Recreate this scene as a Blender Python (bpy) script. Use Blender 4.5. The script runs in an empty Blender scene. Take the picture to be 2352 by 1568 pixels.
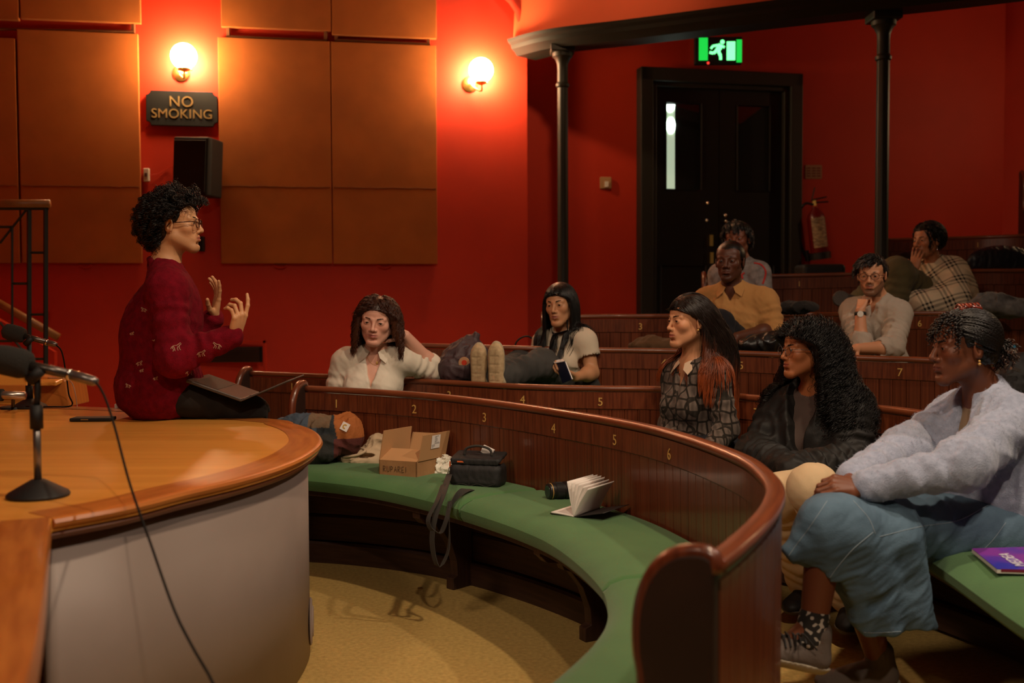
import bpy, bmesh, math, random
import numpy as np
from mathutils import Vector, Matrix
from mathutils.bvhtree import BVHTree
random.seed(7); RNG = np.random.default_rng(11)
SC = bpy.context.scene
COL = SC.collection
PI = math.pi

# ------------------------------------------------------------------ camera
FPX, HZ, CAMH, ROLL = 2450.0, 680.0, 1.25, -0.004
_p = math.atan((784 - HZ) / FPX); _c, _s = math.cos(_p), math.sin(_p); _cr, _sr = math.cos(ROLL), math.sin(ROLL)
def ray(x, y):
    u, v = x - 1176.0, -(y - 784.0)
    u, v = u*_cr - v*_sr, u*_sr + v*_cr
    return np.array([u, FPX*_c + v*_s, -FPX*_s + v*_c])
def at(x, y, D):
    r = ray(x, y); r = r * (D / r[1]); return Vector((r[0], r[1], CAMH + r[2]))
def atz(x, y, z):
    r = ray(x, y); r = r * ((z - CAMH) / r[2]); return Vector((r[0], r[1], z))
cam_d = bpy.data.cameras.new('camera'); cam = bpy.data.objects.new('camera', cam_d); COL.objects.link(cam)
right = Vector((_cr, _sr*_s, _sr*_c)); up = Vector((-_sr, _cr*_s, _cr*_c)); fw = Vector((0, _c, -_s))
cam.matrix_world = Matrix(((right.x, up.x, -fw.x, 0), (right.y, up.y, -fw.y, 0), (right.z, up.z, -fw.z, CAMH), (0, 0, 0, 1)))
cam_d.sensor_width = 36; cam_d.lens = FPX / 2352 * 36; cam_d.clip_start = 0.05; cam_d.clip_end = 60
cam_d.dof.use_dof = True; cam_d.dof.focus_distance = 4.35; cam_d.dof.aperture_fstop = 2.6
SC.camera = cam

# ------------------------------------------------------------------ light
w = bpy.data.worlds.new('world'); SC.world = w; w.use_nodes = True
w.node_tree.nodes['Background'].inputs[0].default_value = (1.0, 0.62, 0.40, 1)
w.node_tree.nodes['Background'].inputs[1].default_value = 0.010
SC.view_settings.view_transform = 'Standard'; SC.view_settings.look = 'None'
SC.view_settings.exposure = 0.12; SC.view_settings.gamma = 1.0
SC.view_settings.use_curve_mapping = False
def area(loc, aim, size, power, col, spread=PI):
    l = bpy.data.lights.new('lamp', 'AREA'); l.shape = 'DISK'; l.size = size; l.energy = power; l.color = col; l.spread = spread
    o = bpy.data.objects.new('ceiling_light', l); COL.objects.link(o); o.location = loc
    o.rotation_euler = (Vector(aim) - Vector(loc)).to_track_quat('-Z', 'Y').to_euler(); return o
def spot(loc, aim, power, col, cone=75, rad=.09, blend=.6):
    l = bpy.data.lights.new('spot', 'SPOT'); l.energy = power; l.color = col; l.spot_size = math.radians(cone); l.spot_blend = blend; l.shadow_soft_size = rad
    o = bpy.data.objects.new('spot_light', l); COL.objects.link(o); o.location = loc
    o.rotation_euler = (Vector(aim) - Vector(loc)).to_track_quat('-Z', 'Y').to_euler(); return o
spot((1.5, 2.3, 4.9), (-.5, 3.2, 0.5), 330, (1.0, .76, .52), 70)
spot((0.6, -1.2, 4.9), (-.1, 3.6, 0.5), 300, (1.0, .76, .54), 62)
spot((3.9, 2.6, 4.9), (1.3, 4.2, 0.6), 300, (1.0, .80, .62), 75)
spot((-1.9, 0.6, 3.9), (1.5, 4.7, .75), 260, (1.0, .76, .54), 58, .35, .9)  # soft fill from the stage side, added to lift the audience's faces

spot((0.6, 4.6, 5.6), (.45, 8.6, 4.0), 280, (1.0, .62, .34), 42, .2, 1.0)  # unseen wash from above, added to brighten the gallery front

# ------------------------------------------------------------------ materials
def rgb(h):
    if isinstance(h, str):
        v = [int(h[i:i+2], 16)/255 for i in (0, 2, 4)]
        return tuple(((c/12.92) if c <= .04045 else ((c+.055)/1.055)**2.4) for c in v)
    return tuple(h)
MATS = {}
def mat(name, col, rough=.6, metal=0.0, col2=None, nscale=8.0, stretch=(1, 1, 1), bump=0.0, bscale=60.0, bstretch=(1, 1, 1), emit=0, spec=.5,
        coat=0.0, sheen=0.0, attr=False, trans=0.0, sss=0.0, uv=False, ndetail=4, contrast=(.35, .65)):
    if name in MATS: return MATS[name]
    m = bpy.data.materials.new(name); m.use_nodes = True; nt = m.node_tree; N, L = nt.nodes, nt.links
    b = N['Principled BSDF']; b.inputs['Base Color'].default_value = (*rgb(col), 1)
    b.inputs['Roughness'].default_value = rough; b.inputs['Metallic'].default_value = metal
    b.inputs['Specular IOR Level'].default_value = spec
    b.inputs['Coat Weight'].default_value = coat; b.inputs['Coat Roughness'].default_value = .12
    b.inputs['Sheen Weight'].default_value = sheen; b.inputs['Transmission Weight'].default_value = trans
    if sss: b.inputs['Subsurface Weight'].default_value = sss; b.inputs['Subsurface Scale'].default_value = .012; b.inputs['Subsurface Radius'].default_value = (1, .35, .2)
    tc = N.new('ShaderNodeTexCoord'); src = tc.outputs['UV' if uv else 'Object']
    def noise(scale, st, det):
        mp = N.new('ShaderNodeMapping'); mp.inputs['Scale'].default_value = st; L.new(src, mp.inputs[0])
        n = N.new('ShaderNodeTexNoise'); n.inputs['Scale'].default_value = scale; n.inputs['Detail'].default_value = det
        L.new(mp.outputs[0], n.inputs['Vector']); return n
    out = None
    if col2 is not None:
        n = noise(nscale, stretch, ndetail); mr = N.new('ShaderNodeMapRange'); L.new(n.outputs['Fac'], mr.inputs[0])
        mr.inputs[1].default_value, mr.inputs[2].default_value = contrast
        mx = N.new('ShaderNodeMix'); mx.data_type = 'RGBA'; L.new(mr.outputs[0], mx.inputs[0])
        mx.inputs[6].default_value = (*rgb(col), 1); mx.inputs[7].default_value = (*rgb(col2), 1); out = mx.outputs[2]
    if attr:
        a = N.new('ShaderNodeVertexColor'); a.layer_name = 'Col'
        if out is None: out = a.outputs[0]
        else:
            m2 = N.new('ShaderNodeMix'); m2.data_type = 'RGBA'; m2.blend_type = 'MULTIPLY'; m2.inputs[0].default_value = 1
            L.new(out, m2.inputs[6]); L.new(a.outputs[0], m2.inputs[7]); out = m2.outputs[2]
    if out is not None: L.new(out, b.inputs['Base Color'])
    if bump:
        n = noise(bscale, bstretch, 3); bp = N.new('ShaderNodeBump'); bp.inputs['Strength'].default_value = bump; bp.inputs['Distance'].default_value = .004
        L.new(n.outputs['Fac'], bp.inputs['Height']); L.new(bp.outputs[0], b.inputs['Normal'])
    if emit:
        b.inputs['Emission Color'].default_value = (*rgb(col), 1); b.inputs['Emission Strength'].default_value = emit
    MATS[name] = m; m['b'] = 1; return m

M_RED = mat('red_paint', (.58, .034, .009), .62, col2=(.52, .029, .008), nscale=1.5, bump=.12, bscale=35, spec=.35)
M_PAR = mat('parapet_paint', (.74, .12, .035), .6, col2=(.70, .105, .030), nscale=1.2)
M_PANEL = mat('hessian', (.44, .115, .012), .9, col2=(.36, .092, .009), nscale=3, bump=.25, bscale=500)
M_PANELD = mat('panel_edge', (.16, .05, .012), .9)
M_WOOD = mat('mahogany', (.17, .040, .014), .33, col2=(.085, .018, .007), nscale=6, stretch=(14, 1, 1), uv=True, coat=.35, bump=.08, bscale=30, bstretch=(12, 1, 1))
M_END = mat('end_panel_wood', (.030, .012, .007), .5, col2=(.020, .008, .005), nscale=5)
M_CABLE = mat('cable_rubber', (.005, .0045, .004), .7, spec=.2)
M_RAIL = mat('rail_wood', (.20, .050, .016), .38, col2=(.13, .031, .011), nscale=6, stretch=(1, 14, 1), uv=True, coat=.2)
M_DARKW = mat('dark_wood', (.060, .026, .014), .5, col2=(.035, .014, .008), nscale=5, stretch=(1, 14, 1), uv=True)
M_DESK = mat('desk_wood', (.86, .385, .070), .30, col2=(.68, .26, .042), nscale=2.2, stretch=(.3, 8, 1), coat=.30, ndetail=8, contrast=(.25, .8))
M_DESKR = mat('desk_rim_wood', (.56, .185, .034), .32, col2=(.42, .12, .022), nscale=5, stretch=(1, 8, 1), uv=True, coat=.4)
M_DRUM = mat('painted_board', (.30, .235, .21), .5, col2=(.25, .195, .17), nscale=2)
M_GREEN = mat('green_baize', (.066, .170, .052), .95, col2=(.052, .138, .042), nscale=4, sheen=.15, bump=.35, bscale=260)
M_CARPET = mat('carpet', (.50, .335, .10), 1.0, col2=(.36, .235, .065), nscale=60, bump=.6, bscale=260, ndetail=10, contrast=(.3, .7))
M_IRON = mat('painted_iron', (.018, .017, .012), .5, spec=.4)
M_BEAM = mat('beam_paint', (.013, .012, .008), .6, spec=.25)
M_DOOR = mat('black_door_paint', (.009, .007, .006), .45, spec=.4)
M_BLACK = mat('black_plastic', (.009, .008, .008), .6, spec=.35)
M_BRASS = mat('brass', (.95, .70, .22), .38, metal=1)
M_GOLD = mat('gilt_lettering', (.62, .36, .10), .4)
M_WHITE = mat('white_plastic', (.7, .66, .58), .5)
M_CHROME = mat('chrome', (.7, .68, .65), .2, metal=1)
M_GLOBE = mat('opal_glass', (1.0, .66, .34), .4, emit=170)
M_STEEL = mat('grey_metal', (.22, .2, .19), .3, metal=.8)

# ------------------------------------------------------------------ mesh helpers
def mesh_obj(name, verts, faces, m, parent=None, smooth=True, cols=None, uvs=None, loc=None):
    me = bpy.data.meshes.new(name); me.from_pydata([tuple(v) for v in verts], [], [tuple(int(i) for i in f) for f in faces]); me.materials.append(m)
    return _fin(name, me, parent, smooth, cols, uvs)
def np_obj(name, V, F, m, parent=None, smooth=True, cols=None):
    """fast quad/tri mesh from numpy"""
    me = bpy.data.meshes.new(name); V = np.asarray(V, np.float32); F = np.asarray(F, np.int32); k = F.shape[1]
    me.vertices.add(len(V)); me.vertices.foreach_set('co', V.ravel())
    me.loops.add(F.size); me.loops.foreach_set('vertex_index', F.ravel())
    me.polygons.add(len(F)); me.polygons.foreach_set('loop_start', np.arange(0, F.size, k, dtype=np.int32))
    me.materials.append(m); me.update(calc_edges=True); me.validate()
    return _fin(name, me, parent, smooth, cols, None)
def _fin(name, me, parent, smooth, cols, uvs):
    if smooth: me.polygons.foreach_set('use_smooth', [True]*len(me.polygons))
    if uvs is not None:
        l = me.uv_layers.new(name='UVMap'); vi = np.zeros(len(me.loops), np.int32); me.loops.foreach_get('vertex_index', vi)
        l.data.foreach_set('uv', np.asarray(uvs, np.float32)[vi].ravel())
    if cols is not None:
        a = me.color_attributes.new('Col', 'FLOAT_COLOR', 'POINT'); c = np.ones((len(me.vertices), 4), np.float32); c[:, :3] = cols
        a.data.foreach_set('color', c.ravel())
    me.update(); o = bpy.data.objects.new(name, me); COL.objects.link(o)
    if parent is not None: o.parent = parent; o.matrix_parent_inverse = parent.matrix_world.inverted()
    return o
def empty(name, loc, label=None, cat=None, group=None):
    o = bpy.data.objects.new(name, None); COL.objects.link(o); o.location = loc; o.empty_display_size = .05
    o.matrix_world = Matrix.Translation(Vector(loc))
    return tag(o, label, cat, group)
def tag(o, label=None, cat=None, group=None, kind=None):
    if label: o['label'] = label
    if cat: o['category'] = cat
    if group: o['group'] = group
    if kind: o['kind'] = kind
    return o
def struct(o): o['kind'] = 'structure'; return o
class MB:
    """collects shapes to link as ONE mesh object"""
    def __init__(s): s.v = []; s.f = []; s.uv = []
    def add(s, V, F, UV=None):
        n = len(s.v); s.v += [tuple(v) for v in V]; s.f += [tuple(i+n for i in f) for f in F]
        s.uv += [tuple(u) for u in UV] if UV is not None else [(v[0], v[1]) for v in V]; return s
    def box(s, c, d, R=None):
        c = Vector(c); V = []
        for i in (-1, 1):
            for j in (-1, 1):
                for k in (-1, 1):
                    p = Vector((i*d[0]/2, j*d[1]/2, k*d[2]/2)); V.append(c + (R @ p if R else p))
        return s.add(V, [(0, 1, 3, 2), (4, 6, 7, 5), (0, 4, 5, 1), (2, 3, 7, 6), (0, 2, 6, 4), (1, 5, 7, 3)])
    def tube(s, pts, r, n=10, caps=True):
        pts = [Vector(p) for p in pts]; rs = r if isinstance(r, (list, tuple)) else [r]*len(pts)
        T = [(pts[min(i+1, len(pts)-1)] - pts[max(i-1, 0)]).normalized() for i in range(len(pts))]
        a = Vector((0, 0, 1)) if abs(T[0].z) < .9 else Vector((1, 0, 0)); U = T[0].cross(a).normalized(); V = []
        for i, p in enumerate(pts):
            U = (U - T[i]*U.dot(T[i])).normalized(); W = T[i].cross(U)
            for k in range(n):
                t = 2*PI*k/n; V.append(p + (U*math.cos(t) + W*math.sin(t))*rs[i])
        F = [(i*n+k, i*n+(k+1) % n, (i+1)*n+(k+1) % n, (i+1)*n+k) for i in range(len(pts)-1) for k in range(n)]
        if caps: F += [tuple(range(n-1, -1, -1)), tuple(range((len(pts)-1)*n, len(pts)*n))]
        return s.add(V, F)
    def lathe(s, o, prof, axis=(0, 0, 1), n=24):
        o = Vector(o); A = Vector(axis).normalized(); a = Vector((0, 0, 1)) if abs(A.z) < .9 else Vector((1, 0, 0))
        U = A.cross(a).normalized(); W = A.cross(U); V = []
        for (r, h) in prof:
            for k in range(n):
                t = 2*PI*k/n; V.append(o + A*h + (U*math.cos(t) + W*math.sin(t))*max(r, 1e-4))
        F = [(i*n+k, i*n+(k+1) % n, (i+1)*n+(k+1) % n, (i+1)*n+k) for i in range(len(prof)-1) for k in range(n)]
        F += [tuple(range(n-1, -1, -1)), tuple(range((len(prof)-1)*n, len(prof)*n))]
        return s.add(V, F)
    def sphere(s, c, r, n=16, sc=(1, 1, 1)):
        c = Vector(c); V = []; m = n//2
        for i in range(m+1):
            for k in range(n):
                a, b = PI*i/m, 2*PI*k/n; V.append(c + Vector((math.sin(a)*math.cos(b)*r*sc[0], math.sin(a)*math.sin(b)*r*sc[1], math.cos(a)*r*sc[2])))
        return s.add(V, [(i*n+k, (i+1)*n+k, (i+1)*n+(k+1) % n, i*n+(k+1) % n) for i in range(m) for k in range(n)])
    def prism(s, poly, ext):
        """poly: list of 3D points (planar), ext: extrusion vector"""
        e = Vector(ext); n = len(poly); V = [Vector(p) for p in poly] + [Vector(p)+e for p in poly]
        return s.add(V, [tuple(range(n)), tuple(range(2*n-1, n-1, -1))] + [(i, i+n, (i+1) % n+n, (i+1) % n) for i in range(n)])
    def build(s, name, m, parent=None, smooth=False, bevel=0.0):
        o = mesh_obj(name, s.v, s.f, m, parent, smooth, uvs=s.uv)
        bm = bmesh.new(); bm.from_mesh(o.data); bmesh.ops.recalc_face_normals(bm, faces=bm.faces); bm.to_mesh(o.data); bm.free()
        if bevel:
            b = o.modifiers.new('bevel', 'BEVEL'); b.width = bevel; b.segments = 2; b.limit_method = 'ANGLE'
        if smooth == 'auto':
            for p in o.data.polygons: p.use_smooth = True
            bm = bmesh.new(); bm.from_mesh(o.data)
            for e in bm.edges:
                if len(e.link_faces) == 2 and e.calc_face_angle(0) > .6: e.smooth = False
            bm.to_mesh(o.data); bm.free()
        return o
def spline(P, n):
    """Catmull-Rom through points, resampled evenly to n points"""
    P = [np.array(p, float) for p in P]; Q = [2*P[0]-P[1]] + P + [2*P[-1]-P[-2]]; out = []
    for i in range(1, len(Q)-2):
        for t in np.linspace(0, 1, 24, endpoint=False):
            a, b, c, d = Q[i-1:i+3]
            out.append(.5*((2*b) + (-a+c)*t + (2*a-5*b+4*c-d)*t*t + (-a+3*b-3*c+d)*t**3))
    out.append(P[-1]); out = np.array(out)
    L = np.r_[0, np.cumsum(np.linalg.norm(np.diff(out[:, :3] if out.shape[1] > 3 else out, axis=0), axis=1))]
    s = np.linspace(0, L[-1], n); return np.stack([np.interp(s, L, out[:, k]) for k in range(out.shape[1])], 1)
def text(s, name, loc, xdir, ydir, size, m, parent, ext=.001, spacing=1.0, align='CENTER', bold=0.0):
    cu = bpy.data.curves.new(name, 'FONT'); cu.body = s; cu.size = size; cu.extrude = ext; cu.align_x = align; cu.align_y = 'CENTER'
    cu.space_character = spacing; cu.offset = bold; cu.materials.append(m); o = bpy.data.objects.new(name, cu); COL.objects.link(o)
    x = Vector(xdir).normalized(); z = x.cross(Vector(ydir)).normalized(); y = z.cross(x)
    mw = Matrix(((x.x, y.x, z.x, loc[0]), (x.y, y.y, z.y, loc[1]), (x.z, y.z, z.z, loc[2]), (0, 0, 0, 1)))
    dg = bpy.context.evaluated_depsgraph_get(); me = bpy.data.meshes.new_from_object(o.evaluated_get(dg)); bpy.data.objects.remove(o)
    if bold: pass
    o = bpy.data.objects.new(name, me); COL.objects.link(o)
    if parent is not None: o.parent = parent
    me.transform(mw); o.matrix_parent_inverse = parent.matrix_world.inverted(); return o
# ------------------------------------------------------------------ room shell
def wall_D(x):    # depth of the left wall seen along image column x
    return 8.6 / (1 - 7e-5*(x-420))
def wall_B(x):
    return 9.8 / (1 - 9.7e-5*(x-1640))
def wl(x, y, off=0.0): return at(x, y, wall_D(x) - off)
def wb(x, y, off=0.0): return at(x, y, wall_B(x) - off)
WL0, WL1 = at(-500, 680, wall_D(-500)), at(1212, 680, wall_D(1212))
WB0, WB1 = at(1212, 680, wall_B(1212)), at(2300, 680, wall_B(2300))
WC1 = at(2900, 680, 8.6)
def wallseg(name, a, b, z0, z1, m, th=.15):
    d = Vector((b.x-a.x, b.y-a.y, 0)).normalized(); n = Vector((-d.y, d.x, 0))
    o = MB().prism([(a.x, a.y, z0), (b.x, b.y, z0), (b.x, b.y, z1), (a.x, a.y, z1)], n*th).build(name, m); return struct(o)
wallseg('wall_left', WL0, WL1, 0, 6, M_RED, .6)
wallseg('wall_back', WB0, WB1, 0, 6, M_RED)
wallseg('wall_right', WB1, WC1, 0, 6, M_RED)
wallseg('wall_front', Vector((-5.2, 8.4, 0)), Vector((-5.2, -3, 0)), 0, 6, M_RED)
struct(MB().box((0, 3.5, -.05), (16, 15, .1)).build('floor', M_CARPET))
struct(MB().box((0, 3.5, 6.05), (16, 15, .1)).build('ceiling', mat('ceiling_paint', (.5, .34, .24), .9)))
WDIR = (WL1 - WL0); WDIR.z = 0; WDIR.normalize(); WN = Vector((WDIR.y, -WDIR.x, 0))     # towards the room
BDIR = (WB1 - WB0); BDIR.z = 0; BDIR.normalize(); BN = Vector((BDIR.y, -BDIR.x, 0))

# acoustic panels -------------------------------------------------------------
def panel(x0, x1, y0, y1, label, seam=None):
    a, b, c, d = (wl(x, y, .055) for x, y in ((x0, y1), (x1, y1), (x1, y0), (x0, y0)))
    zb, zt = (a.z+b.z)/2, (c.z+d.z)/2; a.z = b.z = zb; c.z = d.z = zt; c.x, c.y = b.x, b.y; d.x, d.y = a.x, a.y
    root = empty('acoustic_panel', (a+b)/2, label, 'wall panel', 'hessian acoustic panels on the red wall')
    o = MB().prism([a, b, c, d], -WN*.045).build('board', M_PANEL, root, bevel=.004)
    if seam:
        zs = (wl((x0+x1)/2, seam, .055)).z
        mb = MB(); n = 30
        pts = [a.lerp(b, .01+.98*i/n) + WN*.0005 for i in range(n+1)]
        for p in pts: p.z = zs + random.uniform(-.004, .004)
        mb.tube(pts, .0022, 5).build('seam', M_PANELD, root)
    return root
panel(-260, 46, 82, 604, 'leftmost lower hessian panel, mostly outside the picture edge', 424)
panel(51, 326, 72, 604, 'lower hessian panel to the left of the no smoking sign', 427)
panel(-260, 43, -300, 40, 'leftmost upper hessian panel above the gap, cut by the picture edge')
panel(47, 323, -300, 48, 'upper hessian panel left of the first globe lamp')
panel(508, 763, 90, 605, 'lower hessian panel behind the black loudspeaker', 428)
panel(766, 1005, 100, 606, 'lower hessian panel next to the second globe lamp', 431)
panel(508, 760, -300, 66, 'upper hessian panel right of the first globe lamp')
panel(763, 1003, -300, 84, 'upper hessian panel nearest the second globe lamp')
def rail_bar(x0, y0, x1, y1, label):
    t = empty('panel_rail', wl((x0+x1)/2, y0, .03), label, 'rail', 'dark hanging rails between the wall panels')
    MB().tube([wl(x0, y0, .03), wl(x1, y1, .03)], .012, 6).build('bar', M_PANELD, t)
    for x, y in ((x0, y0), (x1, y1)):
        MB().box(wl(x, y-14, .02), (.025, .03, .13)).build('bracket', M_PANELD, t)
rail_bar(-60, 66, 306, 73, 'dark rail above the lower panel at the far left')
rail_bar(524, 84, 748, 94, 'dark rail above the panel behind the loudspeaker')
rail_bar(772, 92, 984, 102, 'dark rail above the panel by the second globe lamp')
for x, y, s in ((196, 608, 'left of the speaker in the red sweater'), (644, 609, 'above the raised hands'), (884, 609, 'above the woman in the white shirt')):
    t = empty('panel_hook', wl(x, y, .03), 'small red hook under the panel edge, ' + s, 'hook', 'small hooks under the panels')
    MB().tube([wl(x + 14*math.cos(a), y + 6*math.sin(a), .03) for a in np.linspace(PI, 0, 9)[::-1]] , .006, 6).build('ring', M_RED, t)
    MB().box(wl(x, y-4, .02), (.10, .03, .012)).build('plate', M_PANELD, t)

# globe wall lamps -------------------------------------------------------------
def globe_lamp(gx, gy, bx, by, label):
    g = wl(gx, gy, .16); base = wl(bx, by, 0)
    t = empty('globe_lamp', base, label, 'wall lamp', 'opal globe wall lamps')
    MB().lathe(base, [(.0, 0), (.062, 0), (.066, .008), (.055, .018), (.035, .026), (.02, .034), (0, .036)], WN, 28).build('backplate', M_BRASS, t, smooth='auto')
    neck = g - Vector((0, 0, .10)); a0 = base + WN*.03
    pts = spline([a0, a0 + WN*.07 + Vector((0, 0, -.03)), Vector((neck.x, neck.y, neck.z-.07)), neck], 16)
    MB().tube(pts, .008, 10).build('arm', M_BRASS, t, smooth=True)
    MB().lathe(neck + Vector((0, 0, -.02)), [(.0, 0), (.02, 0), (.045, .012), (.05, .026), (.044, .03), (0, .03)]).build('gallery', M_BRASS, t, smooth='auto')
    for k in range(3):
        an = 2*PI*k/3 + .5; MB().sphere(neck + Vector((math.cos(an)*.055, math.sin(an)*.055, 0)), .008, 8).build('thumbscrew', M_BRASS, t, smooth=True)
    MB().sphere(g, .100, 32).build('globe', M_GLOBE, t, smooth=True)
    return t
globe_lamp(422, 129, 416, 168, 'brass wall lamp with glowing globe above the no smoking sign')
globe_lamp(1105, 161, 1079, 194, 'brass wall lamp with glowing globe between the panels and the iron column')

# two more lamps of the same kind, outside the picture: the upper is added to brighten the gallery front, the other lights the right-hand wall
globe_lamp(1090, -330, 1070, -296, 'added unseen globe lamp above the picture, brightening the gallery front')
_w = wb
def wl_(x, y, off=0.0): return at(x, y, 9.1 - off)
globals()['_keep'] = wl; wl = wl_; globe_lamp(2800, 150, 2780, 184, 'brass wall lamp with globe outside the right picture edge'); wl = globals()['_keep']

# no smoking sign -------------------------------------------------------------
c = wl(418, 249, .03); sw, sh, ch = .275, .138, .035; X, Z = WDIR, Vector((0, 0, 1))
def spt(u, v, n=0): return c + X*u + Z*v + WN*n
def notch(w_, h_, r):
    P = []
    for sx, sy, a0 in ((1, 1, -90), (-1, 1, 0), (-1, -1, 90), (1, -1, 180)):
        cx, cy = sx*w_, sy*h_
        for k in range(7):
            a = math.radians({(1, 1): 270, (-1, 1): 360, (-1, -1): 90, (1, -1): 180}[(sx, sy)] - 90*k/6)
            P.append((cx + r*math.cos(a), cy + r*math.sin(a)))
    return P
def notch_pts(w_, h_, r):
    P = []
    for (sx, sy, a0) in ((1, 1, 270), (-1, 1, 360), (-1, -1, 90), (1, -1, 180)):
        for k in range(6):
            a = math.radians(a0 - 90*k/5); P.append((sx*w_ + r*math.cos(a), sy*h_ + r*math.sin(a)))
    return P
M_SIGNL = mat('sign_gilt', (.27, .17, .06), .5)
sg = empty('no_smoking_sign', c, 'black notched NO SMOKING sign with gilt letters under the globe lamp', 'sign')
MB().prism([spt(u, v) for u, v in notch_pts(sw, sh, ch)], -WN*.028).build('board', M_BLACK, sg, bevel=.004)
text('NO', 'lettering', spt(-.005, .050, .003), X, Z, .118, M_SIGNL, sg, .003, 1.05)
text('SMOKING', 'lettering', spt(0, -.046, .003), X, Z, .104, M_SIGNL, sg, .003, 1.02)

# loudspeaker -----------------------------------------------------------------
sp = wl(459, 386, .20); t = empty('loudspeaker', sp, 'black loudspeaker hung on the red wall below the no smoking sign', 'loudspeaker')
Rz = Matrix.Rotation(math.radians(-16), 3, 'Z') @ Matrix.Rotation(math.radians(3), 3, 'Y')
def lp(u, v, n): return sp + Rz @ Vector((u, n, v))
hw, hh = .165, .225
prof = [(-hw, -.10), (-hw*.9, -.14), (hw*.9, -.14), (hw, -.10), (hw*.72, .14), (-hw*.72, .14)]
o = MB().prism([lp(u, -hh, n) for u, n in prof], Rz @ Vector((0, 0, 2*hh))).build('cabinet', M_BLACK, t, bevel=.012)
MB().box(lp(0, 0, -.145), (.28, .012, .40), Rz).build('grille', mat('grille_black', (.006, .006, .006), .8, bump=.5, bscale=600), t, bevel=.004)
MB().box(lp(0, 0, .16), (.06, .10, .12), Rz).build('bracket', M_BLACK, t)
MB().box(lp(-.18, -.03, -.02), (.02, .10, .14), Rz).build('handle', M_BLACK, t)
sk = wl(337, 402, .02); t = empty('wall_socket', sk, 'small white socket box on the edge of the hessian panel', 'socket')
MB().box(sk, (.045, .035, .105)).build('box', M_WHITE, t, bevel=.006); MB().box(sk + Vector((0, -.019, 0)), (.02, .004, .03)).build('plug', M_STEEL, t)
t = empty('speaker_wire', sk, 'thin cable from the socket to the loudspeaker', 'cable')
MB().tube(spline([sk + Vector((.02, 0, 0)), wl(365, 398, .01), wl(390, 384, .01), sp + Vector((-.15, .1, .03))], 14), .0025, 6).build('wire', M_RED, t)
bx = wl(462, 560, .03); t = empty('wall_controller', bx, 'small black box on the red wall beside the speaking man’s chin'.replace('’', ''), 'box')
MB().box(bx, (.05, .05, .12)).build('box', M_BLACK, t, bevel=.005)
# ventilation grille
t = empty('vent_grille', wl(540, 812, .01), 'black ventilation grille low in the red wall', 'vent')
a, b = wl(430, 833, .03), wl(606, 795, .03)
MB().box((a+b)/2, (abs(b.x-a.x), .02, abs(b.z-a.z))).build('frame', M_BLACK, t)
mb = MB()
for k in range(9): mb.box(((a.x+b.x)/2, a.y-.014, a.z + (b.z-a.z)*(k+.5)/9), (abs(b.x-a.x)-.02, .012, .006))
mb.build('slats', M_DARKW, t)
t = MB(); p0, p1 = wl(420, 848, .01), wl(616, 783, .01)
for (ax, az, bx_, bz) in ((p0.x, p1.z, p1.x, p1.z), (p1.x, p0.z, p1.x, p1.z)):
    t.box(((ax+bx_)/2, p0.y-.005, (az+bz)/2), (abs(bx_-ax)+.02, .03, abs(bz-az)+.02))
struct(t.build('trim_1', M_RED))

# double door -----------------------------------------------------------------
def bp(x, z, off=0.0):
    p = wb(x, 680, off); return Vector((p.x, p.y, z))
dz0, dz1 = .52, wb(1640, 167).z
DL, DR = bp(1461, 0), bp(1826, 0)
W = (DR-DL).length
def dp(u, z, n=0.0): return DL + BDIR*(u*W) + BN*n + Vector((0, 0, z))
door = empty('door_1', dp(.5, dz0), 'black panelled double door with narrow glazed panes in the red wall', 'door'); struct(door)
mb = MB(); e = .075
for (u0, u1, z0, z1) in ((0, e, dz0, dz1), (1-e, 1, dz0, dz1), (0, 1, dz1-.12, dz1)):
    mb.prism([dp(u0, z0, .13), dp(u1, z0, .13), dp(u1, z1, .13), dp(u0, z1, .13)], -BN*.13)
for (u0, u1, z0, z1) in ((e, e+.03, dz0, dz1-.12), (1-e-.03, 1-e, dz0, dz1-.12), (e, 1-e, dz1-.16, dz1-.12)):
    mb.prism([dp(u0, z0, .09), dp(u1, z0, .09), dp(u1, z1, .09), dp(u0, z1, .09)], -BN*.09)
mb.build('frame', mat('door_frame_paint', (.016, .014, .010), .5), door, bevel=.008)
def leaf(u0, u1, g0, g1):
    lf = MB(); zt = dz1 - .16; wz0, wz1 = wb(1600, 437).z, wb(1600, 240).z
    for (a_, b_, z0, z1) in ((u0, g0, dz0, zt), (g1, u1, dz0, zt), (g0, g1, wz1, zt), (g0, g1, dz0, wz0)):
        lf.prism([dp(a_, z0, .035), dp(b_, z0, .035), dp(b_, z1, .035), dp(a_, z1, .035)], -BN*.03)
    o = lf.build('door_leaf', M_DOOR, door)
    for (z0, z1) in ((dz0+.15, dz0+1.0),):
        m2 = MB(); q = [(g0-.03, z0), (g1+.03, z0), (g1+.03, z1), (g0-.03, z1)]
        m2.tube([dp(u, z, .038) for u, z in q + q[:1]], .012, 6).build('panel_moulding', M_DOOR, o)
    m3 = MB(); q = [(g0, wz0), (g1, wz0), (g1, wz1), (g0, wz1)]
    m3.tube([dp(u, z, .038) for u, z in q + q[:1]], .007, 6).build('glazing_bead', M_DOOR, o)
    MB().prism([dp(u, z, .02) for u, z in q], -BN*.004).build('glass', mat('door_glass', (.02, .02, .02), .03, spec=1.0), o)
    return o
l1 = leaf(e+.03, .498, .172, .388); l2 = leaf(.502, 1-e-.03, .612, .818)
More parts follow.
